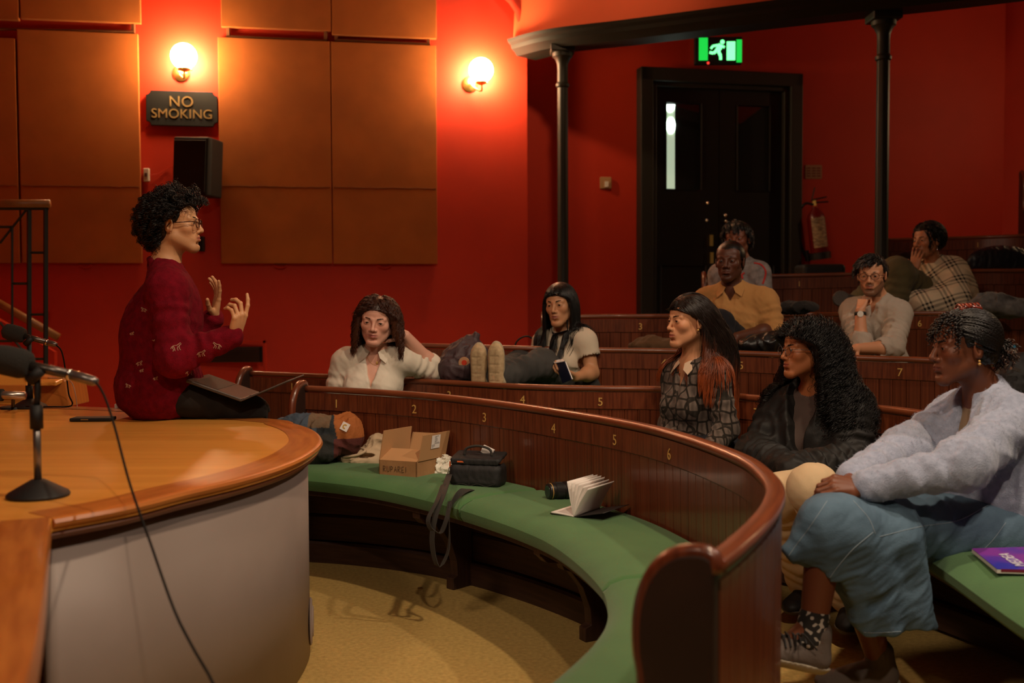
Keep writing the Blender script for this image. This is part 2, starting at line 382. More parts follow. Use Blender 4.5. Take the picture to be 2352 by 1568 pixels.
# bright corridor light seen through the left pane: glowing strip and lamp shape set on the glass
lit = MB(); P = [(1527, 435), (1550, 435), (1550, 243), (1524, 243)]
lit.prism([wb(x, y, .026) for x, y in P], -BN*.003).build('corridor_glow', mat('corridor_light', (.62, .78, .55), .5, emit=.55), l1)
lb = MB(); lb.prism([wb(x, y, .032) for x, y in ((1523, 240), (1550, 240), (1549, 250), (1543, 257), (1536, 257), (1529, 250))], -BN*.003)
lb.prism([wb(1541+10*math.cos(a), 288+19*math.sin(a), .032) for a in np.linspace(0, 2*PI, 16, endpoint=False)], -BN*.003)
lb.build('corridor_lamp', mat('corridor_lamp_glow', (.80, 1.0, .85), .5, emit=9), l1)
for x, y in ((1625, 466), (1623, 506), (1666, 494), (1667, 508)):
    MB().sphere(wb(x, y, .05), .016, 10).build('door_knob', M_CHROME, door, smooth=True)
for x, y in ((1634, 552), (1635, 592)):
    MB().box(wb(x, y, .06), (.03, .02, .10)).build('door_plate', M_BRASS, door)

# exit sign -------------------------------------------------------------------
c = wb(1653, 114, .22); t = empty('exit_sign', c, 'illuminated green running-man exit sign above the black double door', 'sign')
EX = (BDIR + BN*.25).normalized(); EN = Vector((EX.y, -EX.x, 0)); k = 9.6/2450
def ex(x, y, n=0): return c + EX*((x-1653)*k) + Vector((0, 0, -(y-114)*k)) + EN*n
MB().prism([ex(x, y) for x, y in ((1597, 146), (1704, 146), (1704, 85), (1597, 85))], -EN*.07).build('housing', M_BLACK, t, bevel=.006)
MG = mat('exit_green', (.01, .60, .06), .5, emit=1.0); MWG = mat('exit_white_green', (.16, 1.0, .30), .5, emit=2.0)
for q in (((1606, 138), (1626, 138), (1626, 87), (1606, 87)), ((1691, 143), (1703, 143), (1703, 92), (1691, 92))):
    MB().prism([ex(x, y, .004) for x, y in q], -EN*.003).build('green_bar', MG, t)
man = MB()
def limb(mb, a, b, r):
    a, b = Vector((*a, 0)), Vector((*b, 0)); d = (b-a).normalized(); n = Vector((-d.y, d.x, 0))*r
    mb.prism([ex(p.x, p.y, .005) for p in (a-n, b-n, b+n, a+n)], -EN*.003)
man.prism([ex(1659+5*math.cos(a), 97+5*math.sin(a), .005) for a in np.linspace(0, 2*PI, 12, endpoint=False)], -EN*.003)
for a, b, r in (((1656, 103), (1647, 118), 6), ((1655, 105), (1664, 109), 2.6), ((1649, 104), (1637, 106), 2.6), ((1637, 106), (1633, 112), 2.6), ((1650, 118), (1655, 128), 3.5), ((1655, 128), (1655, 137), 3), ((1645, 117), (1639, 122), 3.4), ((1639, 122), (1630, 120), 3)): limb(man, a, b, r)
man.build('running_man', MWG, t)
MB().prism([ex(x, y, .004) for x, y in ((1669, 138), (1688, 138), (1688, 96), (1669, 96))], -EN*.003).build('door_symbol', MWG, t)
MB().sphere(ex(1627, 144, .005), .012, 8).build('status_light', mat('red_led', (1, .05, .03), .5, emit=1.2), t)

# plates, notices, extinguisher ------------------------------------------------
t = empty('light_switch', wb(1391, 420, .01), 'cream light switch plate between the iron column and the double door', 'switch')
MB().box(wb(1391, 420, .012), (.105, .02, .105)).build('plate', mat('aged_cream', (.42, .22, .09), .5), t, bevel=.006)
MB().box(wb(1393, 423, .028), (.035, .02, .05)).build('rocker', M_WHITE, t)
t = empty('fire_notice', wb(1869, 394, .01), 'small cream printed fire notice beside the double door', 'notice')
MB().prism([wb(x, y, .012) for x, y in ((1850, 410), (1888, 410), (1888, 379), (1850, 379))], -BN*.008).build('card', mat('notice_card', (.42, .21, .10), .6), t)
mb = MB()
for gx in (1858, 1870, 1881):
    for gy in (386, 392, 398, 404): mb.prism([wb(x, y, .016) for x, y in ((gx-4.5, gy+1.4), (gx+3.5+random.random(), gy+1.4), (gx+3.5, gy-1.4), (gx-4.5, gy-1.4))], -BN*.003)
mb.build('print', mat('notice_print', (.20, .03, .015), .6), t)
t = empty('fire_extinguisher', wb(1880, 520, .12), 'red fire extinguisher with pale label hung beside the double door', 'extinguisher')
b0, b1 = wb(1884, 590, .15), wb(1872, 480, .15); ax = (b1-b0)
M_FX = mat('extinguisher_red', (.16, .008, .006), .3); M_FXB = mat('extinguisher_black', (.012, .01, .01), .5)
L_ = ax.length; MB().lathe(b0, [(.0, 0), (.075, 0), (.082, .02), (.082, L_*.80), (.07, L_*.9), (.03, L_), (.025, L_+.02), (0, L_+.02)], ax, 24).build('cylinder', M_FX, t, smooth='auto')
MB().lathe(b0 - ax.normalized()*.02, [(.0, 0), (.098, 0), (.098, .06), (.088, .065), (0, .065)], ax, 24).build('base_cap', M_FXB, t, smooth='auto')
u = ax.normalized(); side = BDIR; mb = MB(); n = 10
V = []; F = []
for i in range(n+1):
    a = math.radians(-62 + 100*i/n); r = side*math.sin(a) + BN*math.cos(a); r = (r - u*r.dot(u)).normalized()
    V += [b0 + u*.09 + r*.0835, b0 + u*(L_*.82) + r*.0835]
F = [(2*i, 2*i+2, 2*i+3, 2*i+1) for i in range(n)]
lab = MB().add(V, F).build('label', mat('extinguisher_label', (.50, .36, .20), .5, col2=(.16, .10, .06), nscale=22, stretch=(1, 1, 3)), t, smooth=True)
hd = b1 + u*.03
MB().tube([hd, hd + u*.05], .018, 10).build('valve', M_BRASS, t)
MB().tube([hd + u*.05 - side*.03, hd + u*.085 + side*.13], .008, 6).tube([hd + u*.03, hd + u*.04 + side*.14], .008, 6).tube([hd + u*.06 - side*.02, hd + u*.17 + side*.02], .006, 6).build('handle', M_FXB, t)
MB().tube(spline([hd + u*.01, hd + u*.015 - side*.10, wb(1834, 500, .1), wb(1840, 560, .1), wb(1852, 592, .1)], 30), .012, 8).build('hose', M_FXB, t, smooth=True)
MB().tube([wb(1852, 575, .1), wb(1856, 600, .1)], .022, 10).build('nozzle', M_FXB, t)

# iron columns, gallery beam and parapet ------------------------------------------
def column(x, ytop, ybase, D, r, label):
    p = at(x, ytop, D); zt = p.z; base = Vector((p.x, p.y, 0.0)); t = empty('iron_column', base, label, 'column', 'slender black iron columns')
    n = 32; V = []; hs = np.linspace(0, zt-.32, 14)
    mb = MB()
    for i, h in enumerate(hs):
        for k in range(n):
            a = 2*PI*k/n; rr = (r*1.12 - (r*.12)*i/13)*(1 - .07*(k % 4 == 0)); V.append(base + Vector((math.cos(a)*rr, math.sin(a)*rr, h)))
    mb.add(V, [(i*n+k, i*n+(k+1) % n, (i+1)*n+(k+1) % n, (i+1)*n+k) for i in range(13) for k in range(n)])
    mb.build('shaft', M_IRON, t, smooth=True)
    MB().lathe(base + Vector((0, 0, zt-.33)), [(r, 0), (r*1.25, .01), (r*1.3, .03), (r*1.02, .045), (r, .05), (r*1.0, .15), (r*1.05, .19), (r*1.5, .235), (r*1.9, .25), (r*1.95, .28), (r*1.7, .29), (r*1.7, .33), (0, .33)]).build('capital', M_IRON, t, smooth='auto')
    MB().box(base + Vector((0, 0, zt-.02)), (r*4.6, r*4.6, .06)).build('abacus', M_IRON, t, bevel=.01)
    return base, zt
column(1292, 108, 650, 8.75, .043, 'black iron column beside the second globe lamp')
column(2030, 33, 600, 7.7, .045, 'black iron column in front of the right-hand rows')
beam_px = [(1207, 104, 9.05), (1292, 112, 8.75), (1450, 103, 8.50), (1604, 91, 8.25), (1800, 66, 7.95), (2010, 35, 7.68), (2200, 2, 7.45), (2450, -50, 7.15), (2700, -110, 6.9)]
zb = sum(at(x, y, D).z for x, y, D in beam_px[:6])/6
bpath = spline([np.array([*at(x, y, D)[:2], zb]) for x, y, D in beam_px], 60)
def ribbon(path, prof, name, m, parent=None, smooth='auto', cap=True):
    """prof: list of (n,z): n outward normal offset (to the left of travel), z relative to path z"""
    P = np.asarray(path); T = np.gradient(P[:, :2], axis=0); T /= np.linalg.norm(T, axis=1)[:, None]; Nn = np.stack([-T[:, 1], T[:, 0]], 1)
    s = np.r_[0, np.cumsum(np.linalg.norm(np.diff(P[:, :2], axis=0), axis=1))]
    k = len(prof); V = []; UV = []; pl = np.r_[0, np.cumsum([math.dist(prof[i], prof[i+1]) for i in range(k-1)])]
    for i in range(len(P)):
        for j, (n_, z_) in enumerate(prof):
            V.append((P[i, 0]+Nn[i, 0]*n_, P[i, 1]+Nn[i, 1]*n_, P[i, 2]+z_)); UV.append((s[i], pl[j]))
    F = [(i*k+j, (i+1)*k+j, (i+1)*k+(j+1) % k, i*k+(j+1) % k) for i in range(len(P)-1) for j in range(k)]
    if cap: F += [tuple(range(k)), tuple(range(len(P)*k-1, len(P)*k-k-1, -1))]
    return MB().add(V, F, UV).build(name, m, parent, smooth=smooth)
o = ribbon(bpath, [(-.10, 0), (-.13, .03), (-.16, .05), (-.17, .08), (-.20, .10), (-.21, .125), (.12, .125), (.12, 0)], 'trim_2', M_BEAM); struct(o)
o = ribbon(bpath, [(-.14, .125), (-.06, 1.5), (.10, 1.5), (.06, .125)], 'wall_gallery', M_PAR); struct(o)
o = ribbon(bpath, [(.06, .10), (2.6, 1.55), (2.6, 1.65), (.06, .2)], 'ceiling_gallery', M_RED); struct(o)
t = empty('gallery_plate', at(2160, 10, 8.2), 'small pale lettered plate under the gallery at the top edge', 'sign')
MB().prism([at(x, y, 8.3) for x, y in ((2118, 15), (2186, 20), (2190, 2), (2150, 4))], (0, .02, 0)).build('plate', mat('pale_plate', (.30, .12, .05), .6), t)
# rounded plaster corner where the gallery meets the left wall
o = MB().tube([at(1205, 100, 8.95), at(1203, 60, 8.95), at(1196, 25, 8.95), at(1180, 0, 8.95), at(1150, -30, 8.95), at(1100, -60, 8.98)], .05, 12).build('trim_3', M_RED, smooth=True); struct(o)
M_HAND = mat('handrail_wood', (.36, .15, .045), .4, col2=(.28, .11, .03))
# stair railing on the left -------------------------------------------------------
t = empty('stair_railing', at(60, 840, 6.6), 'black steel balustrade with wooden handrail at the left edge', 'railing')
hr = MB(); hr.tube([at(-60, 467, 6.55), at(115, 468, 6.6)], .026, 12).build('handrail', M_HAND, t, smooth=True)
mb = MB()
for x, y0, y1 in ((67, 478, 930), (105, 478, 930)): mb.tube([at(x, y0, 6.6), at(x+(0), y1, 6.6)], .0155, 4)
mb.tube([at(-60, 478, 6.56), at(112, 478, 6.6)], .012, 4)
mb.build('post', M_IRON, t)
mb = MB()
for a, b in (((0, 558), (60, 482)), ((28, 520), (28, 750)), ((0, 521), (28, 521)), ((28, 651), (67, 651)), ((70, 580), (105, 580)), ((67, 722), (105, 722)), ((67, 824), (105, 824)), ((0, 740), (60, 815)), ((0, 783), (28, 783))):
    mb.tube([at(*a, 6.6), at(*b, 6.6)], .008, 4)
mb.build('bars', M_IRON, t)
t = empty('stair_handrail', at(60, 730, 7.6), 'sloping wooden stair handrail on the red wall at the left edge', 'handrail')
MB().tube([at(-40, 675, 7.8), at(134, 774, 7.8)], 0.030, 12).build('rail', M_HAND, t, smooth=True)
o = MB().prism([at(x, y, 8.0) for x, y in ((-60, 700), (125, 808), (125, 840), (-60, 840))], (0, .05, 0)).build('stair_string', M_RED, t)
# ------------------------------------------------------------------ curved benches
def bench(pts, seatdepth, f, label, nums=(), numpx=(), seams=(), n=140, below=None, brackets=(), cushions=True, detail=True, board=.05, group=None):
    """pts: (x, y, D) image points of the front top edge of the rail; f floor height"""
    P = spline([np.array([*at(x, y, D)]) if D else np.array([*atz(x, y, f+.79)]) for x, y, D in pts], n)
    return bench_path(P, seatdepth, f, label, nums, numpx, seams, brackets, detail, board)
def bench_path(P, sd, f, label, nums, numpx, seams, brackets, detail, board):
    n = len(P); T = np.gradient(P[:, :2], axis=0); T /= np.linalg.norm(T, axis=1)[:, None]; Nn = np.stack([-T[:, 1], T[:, 0]], 1)
    # travel is left -> right round the horseshoe: +normal points outwards (away from the desk)
    root = empty('bench', (P[n//2, 0], P[n//2, 1], f), label, 'bench')
    zt = P[:, 2]
    ribbon(P, [(-.006, -.026), (-.010, -.018), (-.010, -.006), (-.003, 0), (.030, 0), (.037, -.006), (.037, -.020), (.026, -.028)], 'rail', M_RAIL, root, smooth=True)
    ribbon(P, [(.002, -.03), (-.004, -.03), (-.004, -.110), (.002, -.115), (.026, -.115), (.026, -.03)], 'number_board', M_WOOD, root)
    # boarded back: one mesh, v-grooves between boards
    s = np.r_[0, np.cumsum(np.linalg.norm(np.diff(P[:, :2], axis=0), axis=1))]; nb = max(4, int(s[-1]/board)); V = []; UV = []; F = []
    cols_ = []
    for i in range(nb):
        a, b = s[-1]*i/nb, s[-1]*(i+1)/nb; g = .0022
        for (q, dn) in ((a, .008), (a+g, .002), (b-g, .002), (b, .008)): cols_.append((q, dn, i))
    hz = (-.100, -.36, -.60, -f-.79+f)
    for (q, dn, i) in cols_:
        x, y, z = (np.interp(q, s, P[:, k]) for k in range(3)); nx, ny = (np.interp(q, s, Nn[:, k]) for k in range(2))
        for j, h in enumerate((z-.110, z-.35, f+.0)):
            V.append((x+nx*(dn+.004*j), y+ny*(dn+.004*j), h)); UV.append((i*.37 + q*1.0, (z-h)*.12))
    m3 = 3
    for c_ in range(len(cols_)-1):
        for j in range(2): F.append((c_*m3+j, (c_+1)*m3+j, (c_+1)*m3+j+1, c_*m3+j+1))
    MB().add(V, F, UV).build('boarded_back', M_WOOD, root)
    V2 = [(v[0]+0, v[1], v[2]) for v in V]; V2 = []
    for (q, dn, i) in cols_:
        x, y, z = (np.interp(q, s, P[:, k]) for k in range(3)); nx, ny = (np.interp(q, s, Nn[:, k]) for k in range(2))
        for h in (z-.04, z-.35, f+.0): V2.append((x+nx*(.030-dn*.5), y+ny*(.030-dn*.5), h))
    MB().add(V2, F, UV).build('rear_boards', M_WOOD, root)
    # cushions, split at the seams
    cuts = [0] + [int(c_*n) for c_ in seams] + [n-1]; sdv = np.array([sd(i/(n-1)) if callable(sd) else sd for i in range(n)])
    zs = zt - .335
    for a, b in zip(cuts[:-1], cuts[1:]):
        V = []; F = []; idx = np.linspace(a+.25, b-.25, max(6, (b-a)*2)); prof = 11
        for q in idx:
            i0 = int(q); fr = q-i0; i1 = min(i0+1, n-1); L = lambda A: A[i0]*(1-fr)+A[i1]*fr
            x, y, z, nx, ny, d = L(P[:, 0]), L(P[:, 1]), L(zs), L(Nn[:, 0]), L(Nn[:, 1]), L(sdv)
            en = min(q-a, b-q)*(s[-1]/n); rd = .012*max(0, 1-en/.02)
            for (u, h) in ((0, -.02), (.02, 0-rd), (.25, .006-rd), (.6, .008-rd), (.85, .002-rd), (.95, -.012-rd), (1.0, -.036), (.995, -.062), (.96, -.082), (.5, -.085), (0, -.085)):
                V.append((x-nx*d*u, y-ny*d*u, z+h))
        k = prof
        F = [(i*k+j, (i+1)*k+j, (i+1)*k+(j+1) % k, i*k+(j+1) % k) for i in range(len(idx)-1) for j in range(k)] + [tuple(range(k)), tuple(range(len(idx)*k-1, len(idx)*k-k-1, -1))]
        MB().add(V, F).build('cushion', M_GREEN, root, smooth='auto')
    Ps = P.copy(); Ps[:, 2] = zs
    # seat board and the boarded riser under it
    V = []
    for i in range(n):
        for (u, h) in ((0, -.086), (.90, -.086), (.90, -.108), (0, -.108)): V.append((P[i, 0]-Nn[i, 0]*sdv[i]*u, P[i, 1]-Nn[i, 1]*sdv[i]*u, zs[i]+h))
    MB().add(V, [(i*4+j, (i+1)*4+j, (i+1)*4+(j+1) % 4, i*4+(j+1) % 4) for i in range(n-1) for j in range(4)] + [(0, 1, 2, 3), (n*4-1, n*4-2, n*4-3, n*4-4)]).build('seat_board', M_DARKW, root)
    Pf = P.copy(); Pf[:, 2] = f
    if detail:
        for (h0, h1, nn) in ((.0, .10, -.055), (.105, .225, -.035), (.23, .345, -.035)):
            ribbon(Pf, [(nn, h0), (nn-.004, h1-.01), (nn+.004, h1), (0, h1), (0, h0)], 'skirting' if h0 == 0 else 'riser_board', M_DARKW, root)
    # shaped brackets
    for q in brackets:
        i = int(q*(n-1)); o_ = Vector((P[i, 0], P[i, 1], f)); dn = Vector((-Nn[i, 0], -Nn[i, 1], 0)); tt = Vector((T[i, 0], T[i, 1], 0)); d = sdv[i]*.9
        pr = [(.05, 0), (.16, 0), (.16, .05), (.135, .06), (.14, .12), (.17, .20), (.22, .265), (.25, .275), (.26, .30), (.32, .31), (.345, .335), (d-.01, .335), (d-.01, .365), (.05, .365)]
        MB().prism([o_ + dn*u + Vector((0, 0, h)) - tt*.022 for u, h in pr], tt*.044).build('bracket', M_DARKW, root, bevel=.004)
    # end panels
    for i, sg_ in ((0, -1), (n-1, 1)):
        o_ = Vector((P[i, 0], P[i, 1], f)); dn = Vector((-Nn[i, 0], -Nn[i, 1], 0)); tt = Vector((T[i, 0], T[i, 1], 0)); H = zt[i]-f; d = sdv[i]
        pr = [(-.028, 0), (-.028, H-.02), (-.022, H+.006), (.0, H+.012), (.04, H+.004), (.075, H-.022), (.10, H-.065), (.112, H-.12), (.112, H-.18), (.105, H-.22), (.105, H-.27), (.12, H-.32), (.17, H-.355), (d*.8, H-.37), (d*1.0, H-.40), (d*1.02, H-.43), (d*.9, H-.46), (.26, H-.52), (.19, H-.60), (.17, .05), (.19, 0)]
        top_ = [tuple(q_) for q_ in spline([np.array(q_) for q_ in pr[1:13]], 40)]; pr = pr[:1] + top_ + pr[13:]
        MB().prism([o_ + dn*u + Vector((0, 0, h)) + tt*(0 if sg_ > 0 else -.035) for u, h in pr], tt*.035).build('end_panel', M_END, root, bevel=.006)
        e_ = [o_ + dn*u + Vector((0, 0, h)) + tt*(.0175*sg_) for u, h in pr[1:38]]
        MB().tube(e_, .0185, 6).build('end_cap', M_WOOD, root, smooth=True)
    # painted seat numbers
    for num, (px, py) in zip(nums, numpx):
        xs = [(abs(project(P[i])[0]-px), i) for i in range(n)]; i = min(xs)[1]
        c0 = Vector(P[i]) + Vector((-Nn[i, 0]*.006, -Nn[i, 1]*.006, -.078))
        text(str(num), 'seat_number', c0, (T[i, 0], T[i, 1], 0), (0, 0, 1), .056, M_GOLD, root, .0006)
    return root, P, Nn, T
def project(p):
    d = Vector(p) - Vector((0, 0, CAMH)); f = d.dot(fw); return (1176 + FPX*d.dot(right)/f, 784 - FPX*d.dot(up)/f)

R1 = [(702, 886, 5.05), (800, 891, 4.99), (900, 897, 4.90), (1000, 905, 4.78), (1100, 916, 4.61), (1200, 929, 4.41), (1300, 944, 4.19), (1400, 960, 3.95), (1500, 980, 3.69), (1600, 1009, 3.37), (1700, 1048, 3.02), (1748, 1084, 2.775), (1767, 1116, 2.58), (1759, 1150, 2.385), (1728, 1190, 2.20), (1672, 1240, 2.01), (1618, 1280, 1.885)]
# seat numbers
B1, P1, N1, T1 = bench(R1, lambda t: .40 + .0*t, 0.0, 'front curved bench with green cushions holding the boxes and bags', (1, 2, 3, 4, 5, 6), ((769, 904), (949, 911), (1117, 925), (1274, 941), (1418, 963), (1541, 996)), seams=(.335, .70), brackets=(.24, .47, .80), n=200, board=.060)
R2 = [(575, 852, 5.95), (700, 857, 5.84), (900, 866, 5.62), (1050, 874, 5.45), (1200, 882, 5.28), (1370, 886, 5.16), (1520, 888, 5.05), (1680, 903, 4.79), (1985, 928, 4.29), (2115, 943, 4.04)]
P2 = spline([np.array([*at(*q)]) for q in R2] + [np.array([1.74, 3.55, .81]), np.array([1.84, 3.05, .81]), np.array([1.86, 2.5, .81]), np.array([1.80, 2.0, .81])], 220)
def sd2(t):
    u = max(0, min(1, (t-.60)/.3)); return .42 + u*u*(3-2*u)*.20
B2, P2, N2, T2 = bench_path(P2, sd2, 0.02, 'second curved bench, behind the front bench, numbered 3 to 7', (1, 3, 4, 5, 7), ((668, 868), (1029, 880), (1205, 884), (1383, 896), (1738, 915)), (.3, .5, .695, .93), (), True, .062)
R3 = [(880, 786, 6.05), (1000, 789, 6.0), (1200, 794, 5.88), (1370, 798, 5.80), (1520, 800, 5.70), (1660, 804, 5.60), (1985, 816, 5.25), (2110, 820, 5.10), (2352, 830, 4.82), (2600, 845, 4.45)]
bench(R3, .42, .17, 'third curved bench row with empty numbered seats behind the long-haired woman', (1, 2, 4, 5, 7), ((1016, 797), (1190, 798), (1531, 813), (1705, 817), (2063, 830)), board=.065)
R4 = [(1255, 724, 6.55), (1400, 721, 6.55), (1480, 721, 6.55), (1800, 718, 6.6), (2080, 715, 6.7), (2220, 715, 6.7), (2352, 717, 6.7), (2600, 720, 6.6)]
bench(R4, .42, .34, 'fourth bench row behind the man in the tan shirt', (3, 6), ((1475, 732), (2114, 736)), board=.065)
R5 = [(1622, 631, 8.0), (1740, 630, 7.95), (1838, 628, 7.9), (1960, 625, 7.85), (2220, 618, 7.7), (2352, 617, 7.6), (2600, 614, 7.5)]
bench(R5, .42, .62, 'fifth bench row behind the woman in the checked shawl', (1,), ((1838, 635),), board=.07)
R6 = [(2024, 547, 9.0), (2120, 545, 8.95), (2245, 541, 8.85), (2352, 537, 8.7), (2600, 525, 8.5)]
bench(R6, .42, .96, 'sixth bench row, highest full row, right of the second column', (1,), ((2246, 548),), board=.075)
R7 = [(2352, 398, 9.3), (2420, 394, 9.25), (2600, 388, 9.2)]
bench(R7, .42, 1.5, 'topmost bench end at the right picture edge', board=.075, detail=False)
# raised tiers
def tier(R, f, w0):
    P = spline([np.array([*at(*q)]) for q in R], 40); P[:, 2] = 0
    ribbon(P, [(-w0, .003), (-w0, f), (.05, f), (.05, .003)], 'floor', M_CARPET)['kind'] = 'structure'
tier(R3, .17, .62); tier(R4, .34, .62); tier(R5, .62, .9); tier(R6, .96, .9)
# ------------------------------------------------------------------ demonstration desk
ZD = .75
rimpx = [(120, 1190), (300, 1157), (420, 1127), (560, 1094), (650, 1066), (705, 1040), (733, 1014), (722, 992), (690, 977), (640, 965), (590, 958)]
rim = [atz(x, y, ZD) for x, y in rimpx]
far0 = atz(285, 938, ZD); far1 = atz(-300, 915, ZD)
arc = spline([np.array([*p]) for p in rim], 70)
arc_n = arc
outline = [Vector(p) for p in arc] + [far0, far1, Vector((-4.2, 2.0, ZD)), Vector((-3.0, 1.0, ZD)), atz(60, 1568, ZD) + Vector((.17, -.65, 0))]
desk = empty('demonstration_desk', (-1.8, 3.5, 0), 'large curved wooden desk with a pale painted drum front', 'desk')
MB().prism([p - Vector((0, 0, .03)) for p in outline], (0, 0, .03)).build('desk_top', M_DESK, desk)
def offset_arc(P, d):
    P = np.asarray(P); T = np.gradient(P[:, :2], axis=0); T /= np.linalg.norm(T, axis=1)[:, None]; Q = P.copy(); Q[:, 0] -= -T[:, 1]*d*-1*-1; Q[:, 1] -= T[:, 0]*d; return Q
# full round path: arc then far edge
edge_path = np.array([*arc] + [np.array([*far0]), np.array([*atz(0, 928, ZD)]), np.array([*far1])])
edge_path = spline([edge_path[i] for i in range(0, len(arc), 6)] + list(edge_path[len(arc)+0:]), 130)
# travel goes counter-clockwise seen from above; +normal (left) points into the desk
ribbon(edge_path, [(.105, .0015), (.004, .0015), (.0, .0012), (-.008, -.002), (-.012, -.010), (-.008, -.019), (.0, -.023)], 'rim', M_DESKR, desk, smooth='auto')
ribbon(edge_path, [(.0, -.023), (.006, -.024), (.010, -.032), (.004, -.040), (.012, -.050), (.03, -.056), (.10, -.056), (.10, -.023)], 'moulding', mat('dark_moulding', (.16, .045, .012), .45), desk, smooth='auto')
wing = np.array([[*(atz(60, 1568, ZD) + Vector((.17, -.65, 0)))], [*atz(60, 1568, ZD)], [*atz(113, 1190, ZD)]])
ribbon(spline(list(wing), 20), [(.10, .003), (.0, .003), (-.004, -.004), (-.004, -.05), (.0, -.055), (.10, -.055)], 'wing_rim', M_DESKR, desk)
ribbon(edge_path, [(.040, -.06), (.040, -.745), (.06, -.745), (.06, -.06)], 'drum_front', M_DRUM, desk, smooth=True)
ribbon(spline(list(wing), 20), [(.035, -.05), (.035, -.745), (.06, -.745), (.06, -.05)], 'wing_panel', M_DRUM, desk)
# round perforated outlet on the drum
c = atz(716, 1150, .4); P_ = np.array([project((p[0], p[1], .3)) for p in edge_path])
i = int(np.argmax([q[0] if 10 < k < 100 else -1e9 for k, q in enumerate(P_)])); pr = Vector(edge_path[i]);
tv = Vector(edge_path[i+1]-edge_path[i-1]).normalized(); nv = Vector((tv.y, -tv.x, 0))
oc = pr - nv*.040; oc.z = .115
t = empty('floor_box_vent', oc, 'round white perforated vent on the drum front near the carpet', 'vent')
MB().lathe(oc, [(0, 0), (.080, 0), (.083, .003), (.076, .008), (.055, .009), (.05, .013), (0, .013)], nv, 32).build('ring', M_DRUM, t, smooth='auto')
# items at the back of the desk
t = empty('desk_cabinet', at(60, 925, 5.05), 'low wooden cabinet standing on the far left of the desk', 'cabinet')
def quadbox(x0, y0, x1, y1, D, dep): 
    a, b = at(x0, y1, D), at(x1, y0, D); return (Vector(((a.x+b.x)/2, D+dep/2, (a.z+b.z)/2)), (b.x-a.x, dep, b.z-a.z))
c_, d_ = quadbox(-200, 855, 63, 932, 5.12, .3); MB().box(c_, d_).build('body', M_DESK, t, bevel=.006)
c_, d_ = quadbox(-60, 884, 60, 914, 5.10, .02); MB().box(c_, d_).build('drawer', M_DESKR, t, bevel=.004)
t = empty('desk_lectern', at(120, 925, 5.2), 'sloping wooden reading stand beside the low cabinet on the desk', 'lectern')
MB().prism([at(x, y, 5.22) for x, y in ((68, 934), (160, 934), (150, 873), (75, 860))], (0, .25, 0)).build('body', M_DESKR, t, bevel=.006)
MB().box(at(112, 868, 5.3), (.20, .30, .02), Matrix.Rotation(.12, 3, 'X')).build('top', M_DESK, t, bevel=.005)
t = empty('door_wedge', at(278, 930, 4.85), 'small cream block at the far edge of the desk', 'block'); MB().box(at(276, 932, 4.82), (.04, .03, .02)).build('block', M_WHITE, t)
# microphones -----------------------------------------------------------------
M_FOAM = mat('foam', (.020, .018, .015), 1.0, bump=1.0, bscale=400)
M_MIC = mat('mic_body', (.10, .085, .075), .32, metal=.85)
def mic(D, k, ox, oy, base, gx, gripy, head, bar0, bar1, tail, label, zdesk=ZD):
    b = atz(*base, zdesk) if D is None else at(*base, D); b.z = zdesk; D = b.y
    t = empty('desk_microphone', b, label, 'microphone', 'microphones on desk stands')
    MB().lathe(b, [(0, 0), (.074*k, 0), (.076*k, .006), (.072*k, .012), (.03*k, .036), (.016*k, .044), (.0, .044)], (0, 0, 1), 32).build('base', M_BLACK, t, smooth='auto')
    g = at(*gripy, D); top = at(*bar0, D)
    MB().tube([b + Vector((0, 0, .04)), Vector((b.x, b.y, g.z))], .0095*k, 12).build('pole', M_STEEL, t, smooth=True)
    MB().tube([Vector((b.x, b.y, g.z-.03)), Vector((b.x, b.y, g.z+.03))], .016*k, 12).build('grip', M_BLACK, t, smooth=True)
    h0, h1, h2 = at(*head, D), at(*bar1, D), at(*tail, D)
    MB().tube([Vector((b.x, b.y, g.z+.02)), Vector((b.x+.004, b.y, g.z+.05)), top.lerp(h1, .05)], .008*k, 10).tube([top + Vector((-.012*k, -.012, -.025*k)), top + Vector((.02, -.012, .004))], .014*k, 8).build('clip', M_BLACK, t, smooth=True)
    ax = (h1 - h0).normalized()
    MB().lathe(h0 - ax*.03*k, [(0, 0), (.02*k, .001), (.034*k, .012*k), (.038*k, .035*k), (.038*k, .075*k), (.032*k, .095*k), (.024*k, .10*k), (0, .10*k)], ax, 20).build('windscreen', M_FOAM, t, smooth=True)
    MB().tube([h0 + ax*.05*k, h1], .0125*k, 14).build('barrel', M_MIC, t, smooth=True)
    MB().tube([h1, h2 - ax*.004, h2 + ax*.006], [.0135*k, .0125*k, .008*k], 14).build('connector', M_STEEL, t, smooth=True)
    MB().tube([h1 - ax*.004, h1 + ax*.003], .0145*k, 14).build('ring', M_CHROME, t, smooth=True)
    return t, h2
t, tail = mic(None, 1, 0, 0, (88, 1140), None, (80, 957), (8, 826), (82, 852), (160, 860), (219, 876), 'nearest desk microphone, blurred in the foreground with a foam windscreen')
cb = spline([tail, at(238, 905, 2.62), at(262, 975, 2.55), at(298, 1110, 2.42), at(345, 1245, 2.30), at(400, 1400, 2.15), at(445, 1490, 2.08), at(490, 1570, 2.0), at(540, 1700, 1.95), Vector((-.46, 1.93, .12)), Vector((-.40, 1.95, .006)), Vector((-.25, 2.05, .004)), Vector((-.12, 2.0, .004))], 50)
MB().tube(cb, .0030, 8).build('cable', M_CABLE, t, smooth=True)
t, tail = mic(4.85, 1.0, 0, 0, (68, 930), None, (68, 900), (22, 762), (66, 778), (108, 786), (128, 791), 'second desk microphone, further back by the stair railing')
